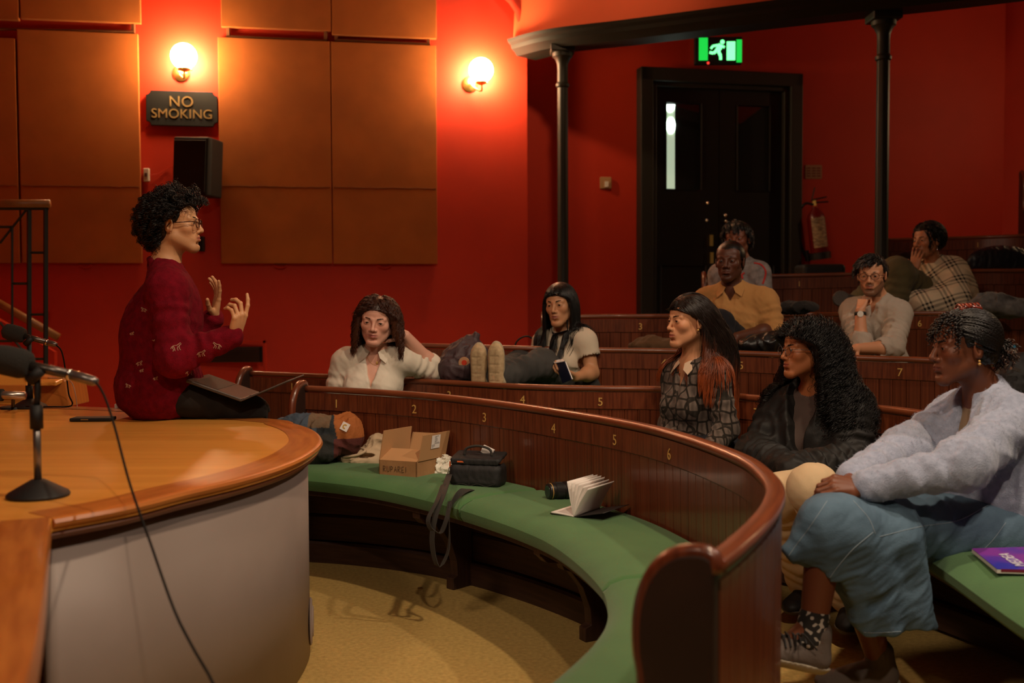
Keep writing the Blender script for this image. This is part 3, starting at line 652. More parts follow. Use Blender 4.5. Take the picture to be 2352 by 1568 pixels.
MB().tube(spline([tail, at(142, 808, 4.82), at(152, 860, 4.78), at(158, 905, 4.75), at(165, 931, 4.72), at(120, 934, 4.7), at(60, 933, 4.75)], 40), .0035, 8).build('cable', M_CABLE, t, smooth=True)
t = empty('handheld_microphone', at(20, 930, 4.6), 'silver microphone on a low clip at the left picture edge', 'microphone')
MB().tube([at(-40, 906, 4.6), at(58, 908, 4.6)], .018, 14).build('barrel', mat('mic_silver', (.42, .38, .34), .3, metal=.9), t, smooth=True)
MB().tube([at(-50, 906, 4.6), at(6, 907, 4.6)], .027, 14).build('grille', M_FOAM, t, smooth=True)
MB().tube([at(30, 914, 4.6), atz(30, 938, ZD)], .008, 8).build('clip', M_BLACK, t)
MB().lathe(atz(30, 938, ZD), [(0, 0), (.06, 0), (.055, .01), (0, .012)]).build('base', M_BLACK, t, smooth='auto')
t = empty('white_cable', at(170, 900, 5.0), 'thin white cable looping down onto the desk', 'cable')
MB().tube(spline([at(110, 868, 5.1), at(150, 870, 5.05), at(168, 885, 5.0), at(177, 931, 4.93), at(176, 938, 4.8)], 24), .0022, 6).build('cable', mat('white_cable', (.45, .3, .22), .5), t, smooth=True)
ph = atz(214, 966, ZD); t = empty('mobile_phone', ph, 'black phone lying flat on the desk beside the seated speaker', 'phone')
MB().box(ph + Vector((0, 0, .008)), (.165, .075, .014), Matrix.Rotation(.05, 3, 'Z')).build('body', M_BLACK, t, bevel=.004)
MB().box(ph + Vector((-.02, -.038, .009)), (.03, .003, .003), Matrix.Rotation(.05, 3, 'Z')).build('button', M_CHROME, t)
# ------------------------------------------------------------------ signed-distance modelling
f32 = np.float32
def nz(P, sc, seed=0):
    """smooth pseudo noise in -1..1"""
    r = np.random.default_rng(seed); out = 0
    W = P*sc
    w1 = np.sin(W @ r.normal(size=(3,)).astype(f32)*1.3 + r.uniform(0, 6)); w2 = np.sin(W @ r.normal(size=(3,)).astype(f32)*1.1 + r.uniform(0, 6))
    for i in range(4):
        k = r.normal(size=3).astype(f32); k /= np.linalg.norm(k); out = out + np.sin(W @ k*2.2 + 1.7*w1 + 1.3*w2 + r.uniform(0, 6)); w1, w2 = w2, -w1
    return out/4
def A(v): return np.array([v[0], v[1], v[2]], f32)
class S:
    def __init__(s): s.p = []; s.disp = []
    def _add(s, fn, c, R, k, op): s.p.append((fn, c, R, k, op)); return s
    def ell(s, c, r, R=None, k=.02, op='u'):
        c = A(c); r = np.array(r, f32); M = np.eye(3, dtype=f32) if R is None else np.array(R, f32)
        def fn(P):
            q = (P-c) @ M; k0 = np.sqrt(((q/r)**2).sum(1)); k1 = np.sqrt(((q/(r*r))**2).sum(1)) + 1e-6
            return k0*(k0-1)/k1
        return s._add(fn, c, float(max(r)), k, op)
    def cap(s, a, b, ra, rb=None, k=.02, op='u', fold=None, flat=None):
        a, b = A(a), A(b); rb = ra if rb is None else rb; ab = b-a; L2 = float(ab @ ab)+1e-9; L = L2**.5
        def fn(P):
            q = P-a; t = np.clip(q @ ab/L2, 0, 1); v = q - t[:, None]*ab
            if flat is not None:
                n, fac = flat; v = v + np.outer(v @ A(n), A(n))*(fac-1)
            d = np.sqrt((v**2).sum(1)) - (ra + (rb-ra)*t)
            if fold is not None:
                amp, lam, t0, t1 = fold; ss = t*L + .35*lam*nz(P, 1/lam/2.5, 3)
                win = np.clip((t-t0)/.15, 0, 1)*np.clip((t1-t)/.15, 0, 1); d = d - amp*win*np.sin(2*PI*ss/lam)
            return d
        return s._add(fn, (a+b)/2, L/2+max(ra, rb), k, op)
    def poly(s, pts, r, k=.02, op='u'):
        n = len(pts); rs = r if isinstance(r, (list, tuple)) else [r]*n
        for i in range(n-1): s.cap(pts[i], pts[i+1], rs[i], rs[i+1], k, op)
        return s
    def box(s, c, h, R=None, r=.01, k=.01, op='u'):
        c = A(c); h = np.array(h, f32); M = np.eye(3, dtype=f32) if R is None else np.array(R, f32)
        def fn(P):
            q = np.abs((P-c) @ M) - (h-r); return np.sqrt((np.maximum(q, 0)**2).sum(1)) + np.minimum(q.max(1), 0) - r
        return s._add(fn, c, float(np.linalg.norm(h)), k, op)
    def half(s, p, n, k=.01, op='s'):
        """cuts away everything on the n side of p"""
        p, n = A(p), A(n)/np.linalg.norm(A(n))
        return s._add(lambda P: -((P-p) @ n), p, 1e3, k, op)
    def torus(s, c, n, R_, r, k=.01, sc=1.0, ax=None):
        c, n = A(c), A(n)/np.linalg.norm(A(n))
        def fn(P):
            q = P-c; h = q @ n; v = q - np.outer(h, n)
            if ax is not None: a_ = A(ax); v = v + np.outer(v @ a_, a_)*(1/sc-1)
            return np.sqrt((np.sqrt((v**2).sum(1))-R_)**2 + h*h) - r
        return s._add(fn, c, R_*max(1, sc)+r, k, 'u')
    def fn(s, f, c, R, k=.01, op='u'): return s._add(f, A(c), R, k, op)
    def noise(s, amp, sc, seed=0, ridge=False): s.disp.append((amp, sc, seed, ridge)); return s
    def ev(s, P):
        P = P.astype(f32); d = np.full(len(P), 1.0, f32); lo, hi = P.min(0), P.max(0)
        for (fn, c, R, k, op) in s.p:
            if op == 'u' and R < 100:
                # bounding cull
                m = (np.abs(P - c) < R + 3*k + .03).all(1)
                if not m.any(): continue
                e = np.full(len(P), 9.0, f32); e[m] = fn(P[m])
            else: e = fn(P)
            if op == 'u':
                h = np.clip(.5+.5*(d-e)/k, 0, 1); d = d*(1-h)+e*h - k*h*(1-h)
            elif op == 's':   # subtract e (negative inside the cutter); for half-spaces fn already gives the kept-side distance negated
                h = np.clip(.5-.5*(d+e)/k, 0, 1); d = d*(1-h) - e*h + k*h*(1-h)
        for (amp, sc, seed, ridge) in s.disp:
            n = nz(P, sc, seed); d = d - amp*((1-2*np.abs(n)) if ridge else n)
        return d
    def mesh(s, lo, hi, res):
        lo = np.array([*lo], float); hi = np.array([*hi], float); n = np.maximum(((hi-lo)/res).astype(int)+1, 4)
        n = ((n+3)//4)*4+1
        cx = [lo[i] + res*np.arange(n[i]) for i in range(3)]
        G = lambda st: np.stack(np.meshgrid(*[c[::st] for c in cx], indexing='ij'), -1)
        C4 = G(4); d4 = s.ev(C4.reshape(-1, 3)).reshape(C4.shape[:3])
        near = np.abs(d4) < 4*res*1.5 + sum(a for a, *_ in s.disp)
        nr = near.copy()
        for ax_ in range(3):
            for sh in (1, -1):
                nr |= np.roll(near, sh, ax_)
        blk = nr[:-1, :-1, :-1] | nr[1:, 1:, 1:] | nr[1:, :-1, :-1] | nr[:-1, 1:, :-1] | nr[:-1, :-1, 1:] | nr[1:, 1:, :-1] | nr[1:, :-1, 1:] | nr[:-1, 1:, 1:]
        D = np.repeat(np.repeat(np.repeat(np.where(d4[:-1, :-1, :-1] > 0, 1.0, -1.0), 4, 0), 4, 1), 4, 2)
        D = np.pad(D, ((0, 1),)*3, mode='edge').astype(f32)
        mk = np.repeat(np.repeat(np.repeat(blk, 4, 0), 4, 1), 4, 2); mk = np.pad(mk, ((0, 1),)*3, mode='edge')
        m2 = mk.copy()
        for ax_ in range(3): m2 |= np.roll(m2, 1, ax_)
        I = np.argwhere(m2); P = lo + I*res
        D[m2] = np.concatenate([s.ev(P[i:i+400000]) for i in range(0, len(P), 400000)]) if len(P) else []
        return nets(D, lo, res, mk)
def nets(D, lo, res, mk=None):
    ins = D < 0; nx, ny, nz_ = D.shape
    cnt = np.zeros((nx-1, ny-1, nz_-1), np.int8)
    for i in (0, 1):
        for j in (0, 1):
            for k in (0, 1): cnt += ins[i:nx-1+i, j:ny-1+j, k:nz_-1+k]
    act = (cnt > 0) & (cnt < 8)
    if mk is not None: act &= mk[:-1, :-1, :-1]
    I = np.argwhere(act); idx = -np.ones(act.shape, np.int64); idx[act] = np.arange(len(I))
    acc = np.zeros((len(I), 3)); c = np.zeros(len(I))
    corners = [(i, j, k) for i in (0, 1) for j in (0, 1) for k in (0, 1)]
    vals = {o: D[I[:, 0]+o[0], I[:, 1]+o[1], I[:, 2]+o[2]] for o in corners}
    for a in corners:
        for ax_ in range(3):
            if a[ax_] == 0:
                b = list(a); b[ax_] = 1; b = tuple(b); va, vb = vals[a], vals[b]; m = (va < 0) != (vb < 0)
                t = np.where(m, va/np.where(m, va-vb, 1), 0); p = np.array(a, float)+np.zeros((len(I), 3)); p[:, ax_] += t
                acc[m] += p[m]; c[m] += 1
    V = lo + (I + acc/np.maximum(c, 1)[:, None])*res; F = []
    for ax_ in range(3):
        o1, o2 = [k for k in range(3) if k != ax_]
        sl0 = [slice(None)]*3; sl1 = [slice(None)]*3; sl0[ax_] = slice(0, -1); sl1[ax_] = slice(1, None)
        a, b = ins[tuple(sl0)], ins[tuple(sl1)]; E = np.argwhere(a != b)
        E = E[(E[:, o1] > 0) & (E[:, o2] > 0) & (E[:, o1] < D.shape[o1]-1) & (E[:, o2] < D.shape[o2]-1)]
        if not len(E): continue
        fl = a[tuple(E.T)]
        q = []
        for (u, v) in ((0, 0), (-1, 0), (-1, -1), (0, -1)):
            e = E.copy(); e[:, o1] += u; e[:, o2] += v; q.append(idx[tuple(e.T)])
        q = np.stack(q, 1); ok = (q >= 0).all(1); q = q[ok]; fl = fl[ok]
        if ax_ == 1: fl = ~fl
        q[fl] = q[fl][:, ::-1]; F.append(q)
    F = np.concatenate(F) if F else np.zeros((0, 4), int)
    return V, F
def sdf_obj(name, sdf, lo, hi, res, m, parent=None, cols=None, chunks=None):
    """chunks: extra (lo,hi,res) boxes meshed finer; the coarse mesh drops what the fine boxes cover"""
    Vs, Fs, off = [], [], 0; boxes = [(lo, hi, res)] + (chunks or [])
    for bi, (l, h, r) in enumerate(boxes):
        V, F = sdf.mesh(l, h, r)
        if bi == 0 and chunks and len(F):
            fc = V[F].mean(1); keep = np.ones(len(F), bool)
            for (l2, h2, r2) in chunks:
                mrg = r2*1.5 + r*.6; keep &= ~((fc > np.array([*l2])+mrg) & (fc < np.array([*h2])-mrg)).all(1)
            F = F[keep]
        Vs.append(V); Fs.append(F+off); off += len(V)
    V = np.concatenate(Vs); F = np.concatenate(Fs)
    used = np.zeros(len(V), bool); used[F.ravel()] = True; mp = np.cumsum(used)-1; V = V[used]; F = mp[F]
    return np_obj(name, V[:, :3], F[:, ::-1], m, parent, True, cols(V) if cols else None)
def bbox(pts, pad):
    P = np.array([[*p] for p in pts]); return P.min(0)-pad, P.max(0)+pad
def strands(paths, rads, name, m, parent, sides=4, cols=None, flat=1.0):
    """paths: (N, K, 3), rads (K,) or (N, K); cols (N,K,3)"""
    P = np.asarray(paths, float); N, K, _ = P.shape; T = np.gradient(P, axis=1); T /= np.linalg.norm(T, axis=2, keepdims=True)+1e-9
    a = np.array([.3, .2, .93]); U = np.cross(T, a); U /= np.linalg.norm(U, axis=2, keepdims=True)+1e-9; W = np.cross(T, U)
    r = np.broadcast_to(rads, (N, K))[..., None]; V = []
    for s_ in range(sides):
        t = 2*PI*s_/sides; V.append(P + (U*math.cos(t) + W*math.sin(t)*flat)*r)
    V = np.stack(V, 2).reshape(-1, 3); idx = np.arange(N*K*sides).reshape(N, K, sides)
    F = np.stack([idx[:, :-1, :], np.roll(idx, -1, 2)[:, :-1, :], np.roll(idx, -1, 2)[:, 1:, :], idx[:, 1:, :]], -1).reshape(-1, 4)
    c = None
    if cols is not None: c = np.repeat(np.broadcast_to(cols, (N, K, 3))[:, :, None, :], sides, 2).reshape(-1, 3)
    return np_obj(name, V, F, m, parent, True, c)

# ------------------------------------------------------------------ people
def frame(yaw, pitch=0, roll=0):
    """columns: right, forward, up. yaw degrees clockwise from +Y seen from above"""
    R = Matrix.Rotation(-math.radians(yaw), 3, 'Z') @ Matrix.Rotation(math.radians(pitch), 3, 'X') @ Matrix.Rotation(math.radians(roll), 3, 'Y')
    return np.array(R)
def skin(name, col, rough=.48): return mat(name, (1, 1, 1), rough, attr=True, sss=.06, spec=.4, bump=.06, bscale=420)
M_EYE = mat('eye', (1, 1, 1), .12, attr=True)
M_HAIR = mat('hair', (1, 1, 1), .42, attr=True, spec=.45)
class Head:
    def __init__(s, c, yaw, pitch=0, roll=0, H=.225, female=False, w=1.0, jaw=1.0, nose=1.0, lips=1.0):
        s.c = np.array([*c], float); s.R = frame(yaw, pitch, roll); s.k = H/.225; s.f = female; s.w = w; s.jaw = jaw; s.nose = nose; s.lips = lips
    def W(s, p): return s.c + s.R @ (np.array(p, float)*s.k*np.array([s.w, 1, 1]))
    def L(s, P): return (((np.asarray(P)-s.c) @ s.R)/s.k)/np.array([s.w, 1, 1])
    def add(s, S_, neck=None, neckr=.052):
        W, k, R = s.W, s.k, s.R; w = s.w; e = lambda c, r, kk=.02, op='u', RR=None: S_.ell(W(c), (r[0]*k*w, r[1]*k, r[2]*k), R if RR is None else RR, kk*k, op)
        c = lambda a, b, ra, rb=None, kk=.02, op='u': S_.cap(W(a), W(b), ra*k, (ra if rb is None else rb)*k, kk*k, op)
        j = s.jaw; n = s.nose; fm = 1 if s.f else 0
        e((0, -.014, .034), (.073, .092, .079)); e((0, .040, .040), (.060, .040, .046), .03); e((0, .026, -.035), (.056, .060, .070), .03)
        c((-.048*j, .004, -.052), (-.016, .066, -.096), .017, .015, .03); c((.048*j, .004, -.052), (.016, .066, -.096), .017, .015, .03)
        e((0, .072, -.098), (.022*j, .018, .015), .025)
        for x in (-1, 1):
            e((x*.040, .056, -.018), (.022, .021+.001*fm, .020+.002*fm), .022)
            c((x*.012, .0845-.003*fm, .019), (x*.046, .070-.001*fm, .020), .0085-.002*fm, .007-.0015*fm, .014)
        for x in (-1, 1): e((x*.0315, .094+.0035*fm, .002), (.0185, .0135, .0115), .012, 's')
        for x in (-1, 1):
            e((x*.0315, .0735, .002), (.0150, .0138, .0125), .006)
            e((x*.0320, .0915, .0015), (.0125, .0100, .0035-.0003*fm), .0022, 's')
        c((0, .083, .014), (0, .103*1.0+.003*(n-1), -.024), .0066*n, .0080*n, .012); e((0, .1035+.003*(n-1), -.030), (.0098*n, .0105, .0088), .008)
        for x in (-1, 1):
            e((x*.0125*n, .0925, -.0335), (.0070*n, .0095, .0072), .006); e((x*.0060*n, .0985, -.0405), (.0036*n, .0050, .0030), .0025, 's')
        e((0, .074, -.060), (.028, .020, .024), .018)
        l = s.lips
        for x in (-1, 1):
            c((x*.003, .0935, -.0555), (x*.021, .0835, -.0600), .0046*l, .0028*l, .005); c((0, .0930, -.0660), (x*.017, .0845, -.0630), .0058*l, .0030*l, .006)
        c((-.021, .0885, -.0606), (0, .0985, -.0603), .0012, .0015, .003, 's'); c((.021, .0885, -.0606), (0, .0985, -.0603), .0012, .0015, .003, 's')
        e((0, .088, -.0800), (.018, .008, .006), .010, 's')
        for x in (-1, 1):
            RR = s.R @ np.array(Matrix.Rotation(x*-.35, 3, 'Z') @ Matrix.Rotation(-.20, 3, 'X'))
            S_.ell(W((x*.0765, -.008, -.004)), (.0075*k, .0185*k, .030*k), RR, .006*k); S_.ell(W((x*.0850, -.004, -.001)), (.0068*k, .0105*k, .0185*k), RR, .004*k, 's')
            S_.cap(W((x*.077, .004, -.005)), W((x*.0775, .0, -.026)), .005*k, .0055*k, .005*k)
        if neck is not None:
            S_.cap(W((0, -.022, -.055)), neck, neckr*k, neckr*1.08*k, .028)
            S_.cap(W((0, .012, -.075)), A(neck)+A(s.R @ np.array([0, .012, 0])), .022*k, .02*k, .02)
    def colors(s, base, lip, dark=.72):
        base, lip = np.array(rgb(base)), np.array(rgb(lip))
        def f(V):
            q = s.L(V); C = np.tile(base, (len(V), 1)).astype(float)
            m = np.exp(-(((q[:, 2]+.0605)/.0085)**2)**1.5 - (((q[:, 0])/.0225)**2)**2)*(q[:, 1] > .080)
            C = C*(1-m[:, None]) + lip*m[:, None]
            m = .35*np.exp(-((np.abs(q[:, 0])-.042)/.02)**2 - ((q[:, 2]+.022)/.02)**2)*(q[:, 1] > .04); C = C*(1-m[:, None]) + C*np.array([1.12, .82, .78])*m[:, None]
            m = .45*np.exp(-((np.abs(q[:, 0])-.0315)/.017)**2 - ((q[:, 2]-.002)/.010)**2)*(q[:, 1] > .06); C = C*(1-m[:, None]) + C*dark*m[:, None]
            m = (np.exp(-((np.abs(q[:, 0])-.006)/.004)**2 - ((q[:, 2]+.0405)/.0025)**2)*(q[:, 1] > .09))[:, None]*.8; C = C*(1-m) + C*.15*m
            return C
        return f
    def beard(s, colf, col, full=True, amt=.8):
        col = np.array(rgb(col))
        def f(V):
            C = colf(V); q = s.L(V); x = np.abs(q[:, 0])
            m = (q[:, 2] < -.072 + .9*np.maximum(x-.022, 0))*(q[:, 2] > -.125)*(q[:, 1] > -.005) if full else np.zeros(len(V))
            jl = (q[:, 2] < -.030)*(x > .044)*(q[:, 1] > -.005)*(q[:, 1] < .055)*(q[:, 2] > -.125) if full else np.zeros(len(V))
            mo = (np.abs(q[:, 2]+.0495) < .0050)*(x < .026)*(q[:, 1] > .075)
            go = (q[:, 2] < -.073)*(x < .020)*(q[:, 1] > .06)*(q[:, 2] > -.12)
            mm = np.clip(m+jl+mo+go, 0, 1)*amt*(.8+.2*nz(V*1.0, 900, 5)); mm = mm[:, None]; return C*(1-mm)+col*mm
        return f
    def face_parts(s, person, iris='2b1608', browc='0d0806', gaze=(0, 0), browk=1.0, lash=True, white=.36):
        k = s.k; sgn = (-1, 1)
        for x in sgn:
            c = s.W((x*.0315, .0738, .0018)); n = 20; V = []; C = []
            g = np.array([gaze[0], 1.0, gaze[1]], float); g /= np.linalg.norm(g); gd = s.R @ g
            a = np.cross(gd, [0, 0, 1.0]); a = a / np.linalg.norm(a); b = np.cross(gd, a)
            ic = np.array(rgb(iris))
            for i in range(13):
                th = PI*i/12*.9
                for q in range(n):
                    t = 2*PI*q/n; V.append(c + (gd*math.cos(th) + (a*math.cos(t)+b*math.sin(t))*math.sin(th))*.0128*k)
                    C.append((.004, .004, .004) if th < .22 else (tuple(ic) if th < .50 else (white, white*.94, white*.88)))
            F = [(i*n+q, i*n+(q+1) % n, (i+1)*n+(q+1) % n, (i+1)*n+q) for i in range(12) for q in range(n)]
            np_obj('eye', V, F, M_EYE, person, True, np.array(C))
        r = np.random.default_rng(3)
        for x in sgn:
            N = 46; t = r.uniform(0, 1, N)[:, None]; base = np.concatenate([x*(.013+.036*t), .0905-.004*t-.020*t*t, .0205+.0065*np.sin(t*2.4)-.0015+r.uniform(-.0028, .0028, (N, 1))*browk*(1-t*.6)], 1)
            d = np.concatenate([x*(.7+0*t), -.15-.3*t, .55-1.0*t], 1); d /= np.linalg.norm(d, axis=1, keepdims=True)
            K = 4; ps = np.stack([base + d*.0085*u + np.array([0, .0012*math.sin(u*3), 0]) for u in np.linspace(0, 1, K)], 1)
            ps = np.array([[s.W(p) for p in q] for q in ps]); strands(ps, np.array([.0009, .0010, .0008, .0003])*k*browk, 'eyebrow', M_HAIR, person, 3, np.array(rgb(browc)))
            if lash:
                q = [s.W((x*(.0205+.024*u), .0875-.008*u*u+.0018*math.sin(PI*u)-.002, .0020+.0042*math.sin(PI*u)**.8-.001*u)) for u in np.linspace(0, 1, 8)]
                strands(np.array([q]), np.array([.0004]+[.0009]*6+[.0004])*k, 'eyelashes', M_HAIR, person, 5, np.array(rgb('080504')))
def torso(S_, SL, SR, neck, HL, HR, off=0.0, chest=1.0, bust=0.0, fwd=None, k=.05, waist=1.0):
    SL, SR, neck, HL, HR = map(lambda v: np.array([*v], float), (SL, SR, neck, HL, HR)); hp = (HL+HR)/2; sm = (SL+SR)/2; up_ = sm-hp; Ln = np.linalg.norm(up_); up_ /= Ln
    rt = SR-SL; sw_ = np.linalg.norm(rt); rt = rt - up_*(rt @ up_); rt /= np.linalg.norm(rt); fw_ = np.cross(up_, rt); R = np.stack([rt, fw_, up_], 1)
    g = chest
    S_.ell(hp + up_*Ln*.72 + fw_*.01, (sw_*.46*g+off, .105*g+off, Ln*.36+off), R, k)
    S_.ell(hp + up_*Ln*.36, (sw_*.39*waist+off, .098*waist+off, Ln*.36+off), R, k)
    S_.ell(hp + up_*.02, (sw_*.46*waist+off, .120*waist+off, .13+off), R, k)
    S_.cap(SL*.93+SR*.07, SR*.93+SL*.07, .052+off, .052+off, k)
    S_.cap(neck + up_*.00, SL*.8+neck*.2, .040+off*.6, .042+off*.8, k); S_.cap(neck, SR*.8+neck*.2, .040+off*.6, .042+off*.8, k)
    if bust:
        for s_ in (-1, 1): S_.ell(hp + up_*Ln*.66 + fw_*(.075+.02*bust) + rt*s_*sw_*.19, (.058*bust+off*.5,)*3, None, .04)
    return R, hp, up_, Ln
def hand(S_, w, F_, Nn, scale=1.0, curl=(.35, .35, .35, .4), thumb=(.5, .3), side=1, spread=.10, wr=.026):
    """w wrist, F_ finger direction, Nn palm normal (out of the palm), side=+1 when the thumb is on F x N side"""
    F_ = A(F_)/np.linalg.norm(A(F_)); Nn = A(Nn); Nn = Nn - F_*(Nn @ F_); Nn /= np.linalg.norm(Nn); T_ = np.cross(F_, Nn)*side; w = A(w); c = scale; pts = [w]
    kk = .0035*c
    kn = [(.029, .083), (.010, .088), (-.010, .084), (-.028, .075)]; base = [.016, .006, -.006, -.016]
    S_.ell(w + F_*.045*c + Nn*.000, (.036*c, .048*c, .0145*c), np.stack([T_, F_, Nn], 1), .012)
    ln = [(.041, .024, .021), (.045, .028, .022), (.042, .026, .021), (.033, .020, .019)]
    for i in range(4):
        K = w + T_*kn[i][0]*c + F_*kn[i][1]*c - Nn*.002*c
        S_.cap(w + T_*base[i]*c + F_*.012*c, K, .0125*c, .0098*c, .010)
        d = F_ + T_*spread*(1.3-i*.95); d /= np.linalg.norm(d); p = K; cu = curl[i] if not isinstance(curl[i], tuple) else None; r0 = (.0088, .0090, .0086, .0076)[i]*c
        for j in range(3):
            an = (cu*(.75, 1.1, .75)[j]) if cu is not None else curl[i][j]; ax_ = np.cross(d, Nn)
            # rotate d towards Nn
            pn = Nn - d*(Nn @ d) if j == 0 else np.cross(np.cross(d, nrm), d)*1.0
            if j == 0: nrm = Nn
            pn = nrm - d*(nrm @ d); pn /= np.linalg.norm(pn)
            nd = d*math.cos(an) + pn*math.sin(an); nrm = pn*math.cos(an) - d*math.sin(an); d = nd
            q = p + d*ln[i][j]*c; S_.cap(p, q, r0*(1, .92, .84)[j], r0*(.94, .86, .72)[j], kk if j else .006*c); p = q; pts.append(q)
    b = w + T_*.016*c + F_*.018*c + Nn*.006*c; t1 = (T_*.75 + F_*.62 + Nn*thumb[0]); t1 /= np.linalg.norm(t1)
    p1 = b + t1*.042*c; t2 = t1*.9 + F_*.35 + Nn*thumb[1]*.6; t2 /= np.linalg.norm(t2); p2 = p1 + t2*.032*c; t3 = t2 + F_*.15 + Nn*thumb[1]*.4; t3 /= np.linalg.norm(t3); p3 = p2 + t3*.026*c
    S_.cap(b, p1, .0160*c, .0112*c, .012); S_.cap(p1, p2, .0108*c, .0095*c, kk); S_.cap(p2, p3, .0096*c, .0074*c, kk); pts += [p1, p3]
    return pts
def arm(S_, Sh, El, Wr, off=0.0, r=(.050, .042, .036, .027), k=.02, fold=None, fold2=None):
    S_.cap(Sh, El, r[0]+off, r[1]+off, k, fold=fold); S_.cap(El, Wr, r[1]*.98+off, r[3]+off, k, fold=fold2)
    if off == 0: S_.ell(A(El)*.72+A(Wr)*.28, (.0405,)*3, None, .03)
# hair ------------------------------------------------------------------
def hair(head, person, roots, dirs, length, steps, col, col2=None, rad=.0011, curl=0.0, clen=.03, grav=.5, stiff=.75, off=.006, tipk=.4, seed=0, name='hair', volume=0.0, body=None, comb=None, sides=4, jitter=.12, flat=1.0, avoid=None, clump=0, lenvar=.25, face=0, facez=.060, ymax=.055, cstart=.02):
    r = np.random.default_rng(seed); P = roots.copy(); D = dirs/np.linalg.norm(dirs, axis=1, keepdims=True); N = len(P); st = (length*(1-lenvar+2*lenvar*r.random(N))*.5**0/steps)[:, None]*1.0
    D = D + r.normal(size=D.shape)*jitter; D /= np.linalg.norm(D, axis=1, keepdims=True); g = np.array([0, 0, -1.0]); out = [P.copy()]; sg0 = np.where(head.L(P)[:, 0] >= -.004, 1.0, -1.0)
    cen = head.W((0, -.014, .030)); rr = np.array([.073*head.w, .092, .080])*head.k + off
    def clear(P, sg):
        q = head.L(P); fw_ = np.where(q[:, 2] > -.02, face, face*.94); lowz = q[:, 2] > -.150
        yl = np.where(q[:, 2] > .02, ymax + np.clip((q[:, 2]-.02)/(facez-.02), 0, 1)*(.085-ymax), ymax)
        m = (q[:, 1] > .018)*(q[:, 2] < facez)*(np.abs(q[:, 0]) < fw_)*lowz; m2 = (q[:, 1] > yl)*(q[:, 2] < facez)*lowz; q2 = q.copy()
        q2[m, 0] = (sg*fw_)[m]; q2[m2, 1] = yl[m2]
        return np.where((m | m2)[:, None], head.c + (q2*np.array([head.w, 1, 1])*head.k) @ head.R.T, P)
    for i in range(steps):
        D = D*stiff + g*grav*(1-stiff)*2
        if comb is not None: D = D + comb(P, i/steps)*(1-stiff)
        D /= np.linalg.norm(D, axis=1, keepdims=True); P = P + D*st
        q = (P-cen) @ head.R; e = np.sqrt(((q/(rr+volume*min(1, i/6)))**2).sum(1)); m = e < 1
        q[m] /= e[m][:, None]; P = cen + q @ head.R.T
        # jaw / neck zone
        q = (P-head.W((0, .015, -.050))) @ head.R; e = np.sqrt(((q/np.array([.064, .072, .068])/head.k)**2).sum(1)); m = e < 1; q[m] /= e[m][:, None]; P[m] = (head.W((0, .015, -.050)) + q @ head.R.T)[m]
        if body is not None:
            for _ in range(2):
                d = body.ev(P) - off*1.2; m = d < 0
                if m.any():
                    ee = .004; B = P[m]; gr = np.stack([body.ev(B+np.eye(3)[a_]*ee)-body.ev(B-np.eye(3)[a_]*ee) for a_ in range(3)], 1); gr /= np.linalg.norm(gr, axis=1, keepdims=True)+1e-9
                    P[m] = B - gr*d[m][:, None]
        if face: P = clear(P, sg0)
        if i: D = P-out[-1]; D /= np.linalg.norm(D, axis=1, keepdims=True)+1e-9
        out.append(P.copy())
    X = np.stack(out, 1)
    if clump:
        gi = r.integers(0, clump, N); lead = r.integers(0, N, clump)
        # nearest leader by root
        Lr = roots[lead]; gi = ((roots[:, None]-Lr[None])**2).sum(2).argmin(1); w_ = (np.linspace(0, 1, steps+1)**1.0*.72)[None, :, None]
        X = X*(1-w_) + X[lead[gi]]*w_ + (roots - Lr[gi])[:, None]*w_*.25
    if curl:
        T = np.gradient(X, axis=1); T /= np.linalg.norm(T, axis=2, keepdims=True)+1e-9; U = np.cross(T, [.1, .3, .95]); U /= np.linalg.norm(U, axis=2, keepdims=True)+1e-9; Wv = np.cross(T, U)
        ph = r.uniform(0, 6.28, N) if not clump else r.uniform(0, 6.28, clump)[gi] + r.normal(size=N)*.35
        ss = np.arange(steps+1)[None, :]*st; a = ph[:, None] + 2*PI*ss/(clen*(1+.25*(r.random(N)[:, None]-.5))); amp = curl*np.clip(ss/cstart, 0, 1)
        X = X + (U*np.cos(a)[..., None] + Wv*np.sin(a)[..., None])*amp[..., None]
    if face:
        for i in range(2, steps+1): X[:, i] = clear(X[:, i], sg0)
    c1 = np.array(rgb(col)); c2 = c1 if col2 is None else np.array(rgb(col2)); u = np.clip((np.linspace(0, 1, steps+1)-.45)/.45, 0, 1)[None, :, None]
    vr = (1+.35*(r.random(N)-.5))[:, None, None]; C = (c1*(1-u) + c2*u)*vr
    rd = rad*np.concatenate([np.ones(steps-1), [.75, tipk*.5]])
    return strands(X, rd, name, M_HAIR, person, sides, C, flat), X
def scalp(head, N, seed, front=.062, side=.0, back=-.055, part=None, lift=.0):
    """roots and outward normals on the hair-bearing scalp; front: hairline height"""
    r = np.random.default_rng(seed); v = r.normal(size=(N*6, 3)); v /= np.linalg.norm(v, axis=1, keepdims=True)
    q = v*np.array([.074, .093, .080]) + np.array([0, -.014, .034])
    y = q[:, 1]; line = np.where(y > .050, front, np.where(y > .012, side + (front-side)*np.clip((y-.018)/.030, 0, 1), np.where(y > -.03, side - (y-.005)*0, back + (side-back)*np.clip((y+.075)/.045, 0, 1))))
    m = q[:, 2] > line + lift; q = q[m][:N]; v = v[m][:N]
    W = np.array([head.W(p) for p in q]); n = v/np.array([.074, .093, .080]); n = n @ head.R.T; n /= np.linalg.norm(n, axis=1, keepdims=True)
    return W, n, q
